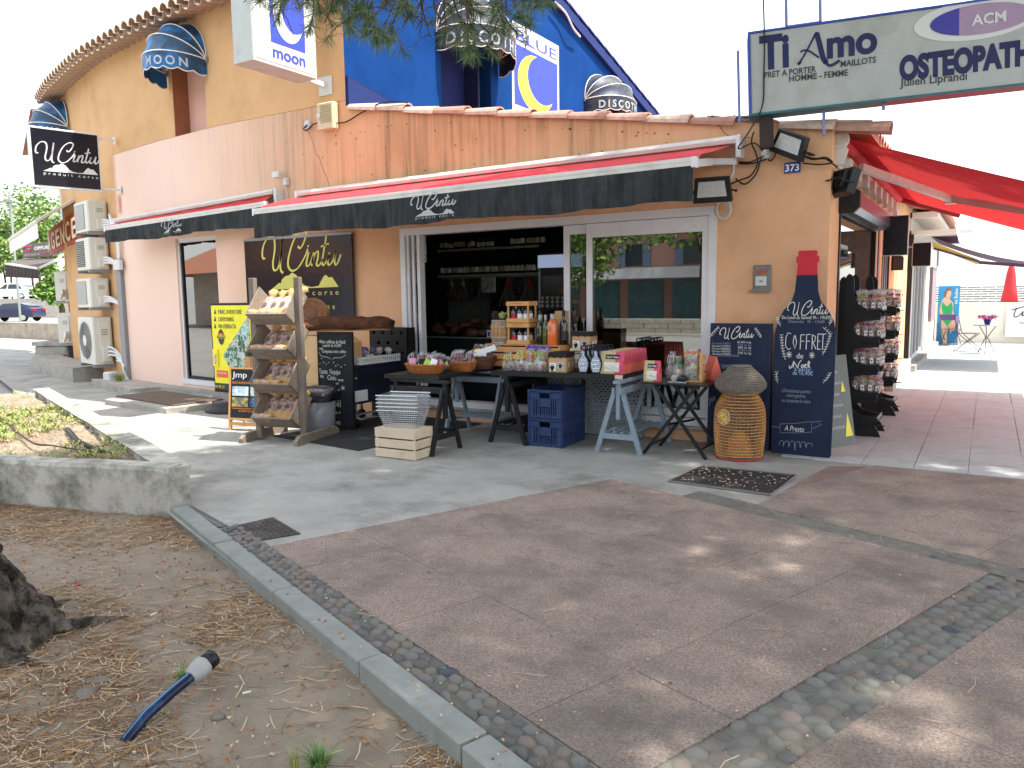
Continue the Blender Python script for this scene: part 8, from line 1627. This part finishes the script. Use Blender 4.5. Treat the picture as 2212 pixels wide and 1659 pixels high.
m.build('rings', m_can2, t); m = M(); r_ = trap_r(.0) + .006; m.tube([(r_ * math.cos(a), r_ * math.sin(a), .012) for a in [2 * PI * i / 36 for i in range(36)]], .008, 5, closed=True); m.build('red_binding', mt('red binding', '#b03a40', .7, .2), t)
m = M(); ca = math.radians(-112)
for k in range(22): a = 2 * PI * k / 22; c = Vector((.236 * math.cos(ca), .236 * math.sin(ca), .41)); ux = Vector((-math.sin(ca), math.cos(ca), 0)); m.tube([c + ux * (.008 * math.cos(a)) + Vector((0, 0, .008 * math.sin(a))), c + ux * (.062 * math.cos(a)) + Vector((0, 0, .066 * math.sin(a))) + Vector((-.006 * math.cos(ca), -.006 * math.sin(ca), 0)) * 0], .0042, 4)
m.build('woven_sun', mt('straw', '#e0bc6a', .5, .15), t); m = M(); m.tube([c + ux * (.066 * math.cos(a)) + Vector((0, 0, .07 * math.sin(a))) for a in [2 * PI * i / 20 for i in range(20)]], .006, 5, closed=True); m.build('sun_rim', m_can2, t); M().lathe([(.13, .02), (.10, .18), (.03, .26), (0, .26)], 16).build('inner_funnel', m_can, t)
t = thing('wicker_lid_basket', 'grey domed openwork basket set on top of the fish trap', 'basket', (-1.935, 7.16, .625)); m = M(); pr = [(.185, 0), (.225, .035), (.235, .075), (.215, .12), (.17, .17), (.12, .215), (.095, .24)]; N = 40
for k in range(18):
    z = .24 * k / 17; r_ = np.interp(z, [p[1] for p in pr], [p[0] for p in pr]); m.tube([(r_ * math.cos(a), r_ * math.sin(a), z) for a in [2 * PI * i / 32 for i in range(32)]], .0038, 4, closed=True)
    if k < 17:
        z2 = .24 * (k + 1) / 17; r2_ = np.interp(z2, [p[1] for p in pr], [p[0] for p in pr]); m.tube([((r_ if i % 2 else r2_) * math.cos(PI * i / N), (r_ if i % 2 else r2_) * math.sin(PI * i / N), z if i % 2 else z2) for i in range(2 * N)], .0024, 3, closed=True)
m.build('weave', m_gryw, t); M().lathe([(0, .242), (.098, .242), (.10, .25), (0, .252)], 20).build('flat_top', m_gryw, t)
# cookie racks beside the side door
PAN = [(.0, 0), (.40, 0), (.36, .09), (.33, .13), (.36, .16), (.37, .19), (.30, .20), (.16, .24), (.10, .30), (.12, .345), (.20, .355), (.345, .365), (.36, .42), (.35, .455), (.28, .46), (.14, .50), (.10, .55), (.11, .63), (.20, .65), (.345, .66), (.36, .71), (.35, .745), (.28, .75), (.14, .79), (.10, .84), (.11, .92), (.20, .94), (.345, .95), (.36, 1.0), (.35, 1.035), (.28, 1.04), (.14, 1.08), (.10, 1.13), (.11, 1.20), (.2, 1.22), (.35, 1.235), (.36, 1.28), (.35, 1.315), (.25, 1.33), (.14, 1.40), (.09, 1.50), (.09, 1.66), (.07, 1.70), (.04, 1.72), (.01, 1.69), (.0, 1.6)]
ck = M()
for i in range(26): ck.ball((rnd.uniform(-.026, .026), rnd.uniform(-.02, .02), rnd.uniform(.015, .10)), (.016, .016, .010), 6, 4, jag=.1, mi=rnd.choice((0, 0, 1)))
ckc = [mt('biscuit', '#c08038', .75, .25, 30), mt('biscuit dark', '#8a4a2a', .75, .25, 30)]; ckm = ck.mesh('biscuits', ckc); cbm = []
for i in range(3): q = M(); q.lathe([(.034, 0), (.04, .02), (.041, .09), (.022, .125), (.012, .14), (.03, .17), (.042, .20), (.036, .205)], 12, sq=.3, jag=lambda a, b: 1 + (rnd.uniform(-.2, .2) if a > 4 else rnd.uniform(-.06, .06))); cbm.append(q.mesh('cellophane', [m_cell]))
lbm = M().box(-.018, .018, -.043, -.041, .02, .075).mesh('label', [m_wprint]); lpm = M().quad(*[(.009 * math.cos(a), -.0435, .048 + .011 * math.sin(a)) for a in [i * PI / 5 for i in range(10)]]).mesh('label_print', [m_dgr])
rbm = [M().tube([(.016 * math.cos(a), .016 * math.sin(a), .137) for a in [i * PI / 4 for i in range(8)]], .006, 4, closed=True).tube(cr([(.0, -.018, .137), (.03, -.03, .15), (.035, -.035, .12)], 3), .005, 4).mesh('ribbon', [mt('ribbon ' + c, c, .4, .1)]) for c in ('#b8d83a', '#c0286a', '#f07a30', '#6a2a8a')]
for ri, (yn, yf, lab) in enumerate([(8.78, 9.19, 'nearer'), (10.38, 10.79, 'farther')]):
    t = thing('display_rack', f'{lab} black shelved display rack of biscuit bags by the side door', 'rack', (-1.30, yn, .008), 0, 'biscuit display racks'); 
    for y in (0, yf - yn): M().prism(PAN, y, y + .018, 'y').build('side_panel', m_black, t)
    for k in range(5):
        z = .155 + .291 * k; m = M(); m.box(.09, .37, .019, yf - yn - .001, z + .012, z + .022); m.build('shelf', m_black, t); M().box(.355, .365, .019, yf - yn - .001, z + .025, z + .06).build('clear_lip', m_grey, t)
        M().box(.20, .44, -.03, .0, z - .03, z - .022).build('shelf_tab', m_black, t)
        if k == 0: continue
        for cx in range(4):
            for cy in range(3):
                lab2 = f'{lab} rack biscuit bag, {ORD[k - 1]} filled shelf up, {ORD[cy]} row, {ORD[cx]} from the wall'
                b = thing('biscuit_bag', lab2, 'biscuit bag', (-1.30 + .125 + .072 * cx, yn + .075 + .125 * cy, .008 + z + .023), rnd.uniform(-.2, .5), 'biscuit bags on the display racks', rx=rnd.uniform(-.06, .06), ry=rnd.uniform(-.06, .06)); b.scale = (.9, .9, rnd.uniform(.92, 1.08))
                pc(ckm, 'biscuits', b, rot=(0, 0, rnd.uniform(0, 6))); pc(rnd.choice(cbm), 'cellophane', b); pc(lbm, 'label', b); pc(lpm, 'label_print', b); pc(rbm[rnd.choice((0, 1, 1, 2)) if ri == 0 else rnd.choice((1, 1, 2, 3))], 'ribbon', b)
# ---------------------------------------------------------------- inside the shop
t = thing('wall_shelves', 'dark wall shelves with pale price strips at the back of the shop', 'shelves', (-7.0, 10.85, 0))
for z in (1.905, 2.335): M().box(-1.2, 1.35, -.25, .25, z - .035, z - .005).build('shelf_board', m_dark, t); M().box(-1.04, .95, -.262, -.252, z - .04, z).build('price_strip', mt('price strip', '#9a9a94', .6, .3, 3), t)
for x in (-1.2, .02, 1.35): M().box(x - .03, x + .03, -.2, .25, 1.0, 2.6).build('upright', m_dark, t)
M().box(-.95, .95, -.24, -.22, 1.845, 1.86).build('hanging_rail', m_grey, t); M().box(-1.2, 1.35, .2, .24, 1.0, 1.87).build('back_panel', mt('shelf back', '#5f6a62', .8, .1), t)
wl2 = [mt('label cream', '#c9c6ba', .6, .1), m_wprint, mt('label tan', '#b0a880', .6, .1)]
bg = M().lathe([(0, 0), (.037, 0), (.037, .17), (.015, .22), (.014, .29), (.0, .29)], 10).mesh('glass', [m_bglass]); bl2 = [M().lathe([(.0385, .04), (.0385, .12)], 10).mesh('label', [c]) for c in wl2]; bs = M().lathe([(0, 0), (.04, 0), (.04, .12), (.02, .15), (.02, .19), (0, .19)], 10).mesh('glass', [mt('spirit glass', '#4a4a44', .1, .2, spec=.7)])
k = 0
for (z, lab, n_) in ((1.90, 'lower', 26), (2.33, 'upper', 22)):
    for i in range(n_):
        x = -8.0 + 2.0 * i / (n_ - 1) + rnd.uniform(-.012, .012)
        if lab == 'upper' and 12 <= i <= 14: continue
        b = thing('shelf_bottle', f'dark labelled bottle, {ORD[i]} from the door edge on the {lab} shelf inside the shop', 'bottle', (x, 10.66 + rnd.uniform(-.02, .02), z), rnd.uniform(-.4, .4), 'bottles on the wall shelves'); short = lab == 'upper' and i < 12 and rnd.random() < .6; pc(bs if short else bg, 'glass', b); pc(rnd.choice(bl2), 'label', b, sc_=(1.05, 1.05, .8) if short else None)
m_sa = mt('hanging sausage', '#5d5044', .8, .3, 20, .3, 40)
for i, (x, n_, s_, c, lab) in enumerate([(-7.76, 7, .9, '#9a9480', 'bunch of dried sausages nearest the door edge of the rail'), (-7.52, 8, 1.0, '#9a9480', 'second bunch of dried sausages on the rail'), (-7.13, 7, .95, '#9a9480', 'bunch of dried sausages beside the plastic bag'), (-6.62, 13, 1.35, '#a02a38', 'large red topped bunch of sausages behind the barrel'), (-6.24, 13, 1.35, '#a02a38', 'large red topped bunch of sausages next to the fridge')]):
    t = thing('sausage_bunch', lab, 'sausages', (x, 10.6, 1.85), rnd.random(), 'sausages hanging from the rail'); 
    for k in range(n_): a = 2 * PI * k / n_; r_ = (.05 + .05 * (k % 2)) * s_; m = M(); m.tube(cr([(0, 0, -.08), (r_ * .6 * math.cos(a), r_ * .5 * math.sin(a), -.18 * s_), (r_ * 1.2 * math.cos(a), r_ * math.sin(a), -.30 * s_), (r_ * 1.3 * math.cos(a), r_ * math.sin(a), -.36 * s_)], 4), [.006] + [.019] * 9 + [.018, .013, .006], 6); m.build('sausage', m_sa, t)
    M().lathe([(.008, 0), (.01, -.04), (.05 * s_, -.14), (.02, -.15)], 10).build('tie', mt('tie ' + c, c, .8, .2), t)
for (x, lab) in ((-7.32, 'small black price slate hanging among the sausages'), (-6.40, 'black price slate hanging near the fridge')):
    t = thing('price_slate', lab, 'price tag', (x, 10.56, 1.62), 0, 'price slates on the sausage rail'); M().box(-.07, .07, 0, .01, -.08, .2).build('slate', m_black, t)
    strokes(t, [[(-.045 + .018 * i, .14 - .05 * k + .008 * (-1) ** i) for i in range(6)] for k in range(4)], .005, m_chalkf)
t = thing('plastic_bag', 'crumpled clear plastic bag hung on the sausage rail', 'bag', (-6.95, 10.5, 1.62)); M().rbox(-.14, .14, -.02, .03, -.02, .24, .02).build('film', film('grey poly', '#b9c0c0', .45, 1, 14, .2, .3), t)
t = thing('deli_counter', 'dark glass deli counter heaped with cured meats inside the shop', 'counter', (-6.75, 9.3, 0)); M().box(-.75, .80, 0, .8, .06, .93).build('counter_body', m_dark, t); M().box(-.75, .8, -.012, .0, .925, .945).build('counter_edge', m_grey, t); M().box(.57, .64, -.02, -.014, .95, 1.05).build('card', m_wprint, t); M().box(.585, .625, -.022, -.02, .965, 1.03).build('card_print', m_blueP, t)
mt_cm = mt('cured meat', '#6a4a38', .75, .35, 8, .4, 25)
for i in range(34):
    x, y = rnd.uniform(-.7, .75), rnd.uniform(.05, .7); o = M().ball((0, 0, 0), (rnd.uniform(.06, .11), rnd.uniform(.05, .08), rnd.uniform(.04, .06)), 8, 6, jag=.12).build('cured_ham', mt_cm, loc=(-6.75 + x, 9.3 + y, .99 + rnd.uniform(0, .14) * (1 - abs(x)) + (.06 if y > .3 else 0)), rz=rnd.uniform(0, 3)); tag(o, 'brown piece of cured meat heaped on the dark counter', 'cured meat', 'cured meats on the counter')
t = thing('drinks_fridge', 'tall black drinks fridge with a pale glowing header inside the shop', 'fridge', (-4.98, 9.3, .06)); M().box(-.32, .32, .02, .65, 0, 2.06).build('cabinet', m_black, t); m = M(); m.prism([(-.33, 1.86), (.33, 1.86), (.33, 2.03), (-.33, 2.03)], -.03, .02, 'y'); m.build('header_light', mt('header light', '#b9c6e0', .3, .04, emit=('#a9bbe0', .22)), t, bevel=.01); M().box(-.27, .27, -.0, .015, .1, 1.75).build('door_glass', mt('fridge glass', '#15191c', .1, .1), t); M().box(-.33, -.30, -.02, .02, .0, 1.82).build('door_edge', m_grey, t)
for k in range(3):
    for i in range(5):
        o = M().lathe([(0, 0), (.035, 0), (.035, .045), (.03, .05), (0, .05)], 10).build('terrine_jar', mt('terrine tin', '#8a8684', .25, .3, 10, metal=.4), loc=(-5.21 + .08 * i, 9.22, 1.37 + .055 * k)); tag(o, f'silver tin, {ORD[i]} from the door edge in the {("bottom", "middle", "top")[k]} layer by the fridge', 'tin', 'terrine tins stacked by the fridge')
t = thing('tin_shelf', 'dark narrow shelf holding the silver terrine tins', 'shelf', (-5.05, 9.22, 1.34)); M().box(-.22, .22, -.06, .06, 0, .025).build('board', m_dark, t)
for (y0, pts, lab, nm) in [(8.0, [(190, 200), (335, 200), (320, 540), (195, 535)], 'white printed notice taped inside the glass at the door edge', 'notice'), (8.01, [(205, 548), (280, 550), (282, 832), (205, 830)], 'small pink poster of a face in a pale cap below the white notice', 'poster'), (8.0, [(215, 1040), (328, 1040), (330, 1440), (222, 1445)], 'colourful phone plan poster low on the glass at the door edge', 'poster')]:
    P = [F(*Z6(*p), y0) for p in pts]; c = sum(P, Vector()) / 4; t = thing(nm, lab, 'poster', c); w_ = (P[1].x - P[0].x) / 2 * .95; h_ = (P[0].z - P[3].z) / 2; M().box(-w_, w_, 0, .003, -h_, h_).build('paper', m_wprint if 'notice' in lab else mt('paper pink', '#e6c3cc', .6, .05), t)
    if nm == 'notice': text(t, 'Piano', -.0, h_ * .72, .06, m_dgr, wid=.11, shear=.2); text(t, 'Porticcio', .0, -.04, .035, m_dgr, wid=.13, bold=.001); m = M(); [m.box(-w_ * .9, w_ * (.6 + .3 * (k % 2)), -.002, -.001, -.06 - .025 * k, -.052 - .025 * k) for k in range(4)]; m.build('text_lines', m_dgr, t)
    elif 'pink' in lab: m = M(); disc(m, 0, -.03, w_ * .6, .08, -.003, 16); m.build('face_print', sk, t); m = M(); disc(m, 0, .03, w_ * .75, .07, -.005, 16, 0, PI); m.build('cap_print', mt('print sage', '#b9c2b8', .6), t); m = M(); disc(m, w_ * .5, h_ * .75, .018, .024, -.006, 10); m.build('red_dot', m_redl, t); m = M(); m.box(-w_, w_, -.004, -.001, -h_, -h_ * .85); m.build('red_strip', m_redl, t)
    else:
        for k, c_ in enumerate(('#8a3a4a', '#e0602a', '#e8a23a', '#5aa84a', '#3a7ac0', '#3a3a9a')): m = M(); z1_ = h_ * (1 - k * .33); m.box(-w_, w_, -.002 - .0004 * k, -.001, z1_ - h_ * .34, z1_); m.build('colour_band', mt('print ' + c_, c_, .5, .1), t)
        for k in range(3): m = M(); m.box(-w_ * .85 + k * w_ * .6, -w_ * .4 + k * w_ * .6, -.006, -.003, -h_ * .35, h_ * .2); m.build('plan_column', m_wprint, t)
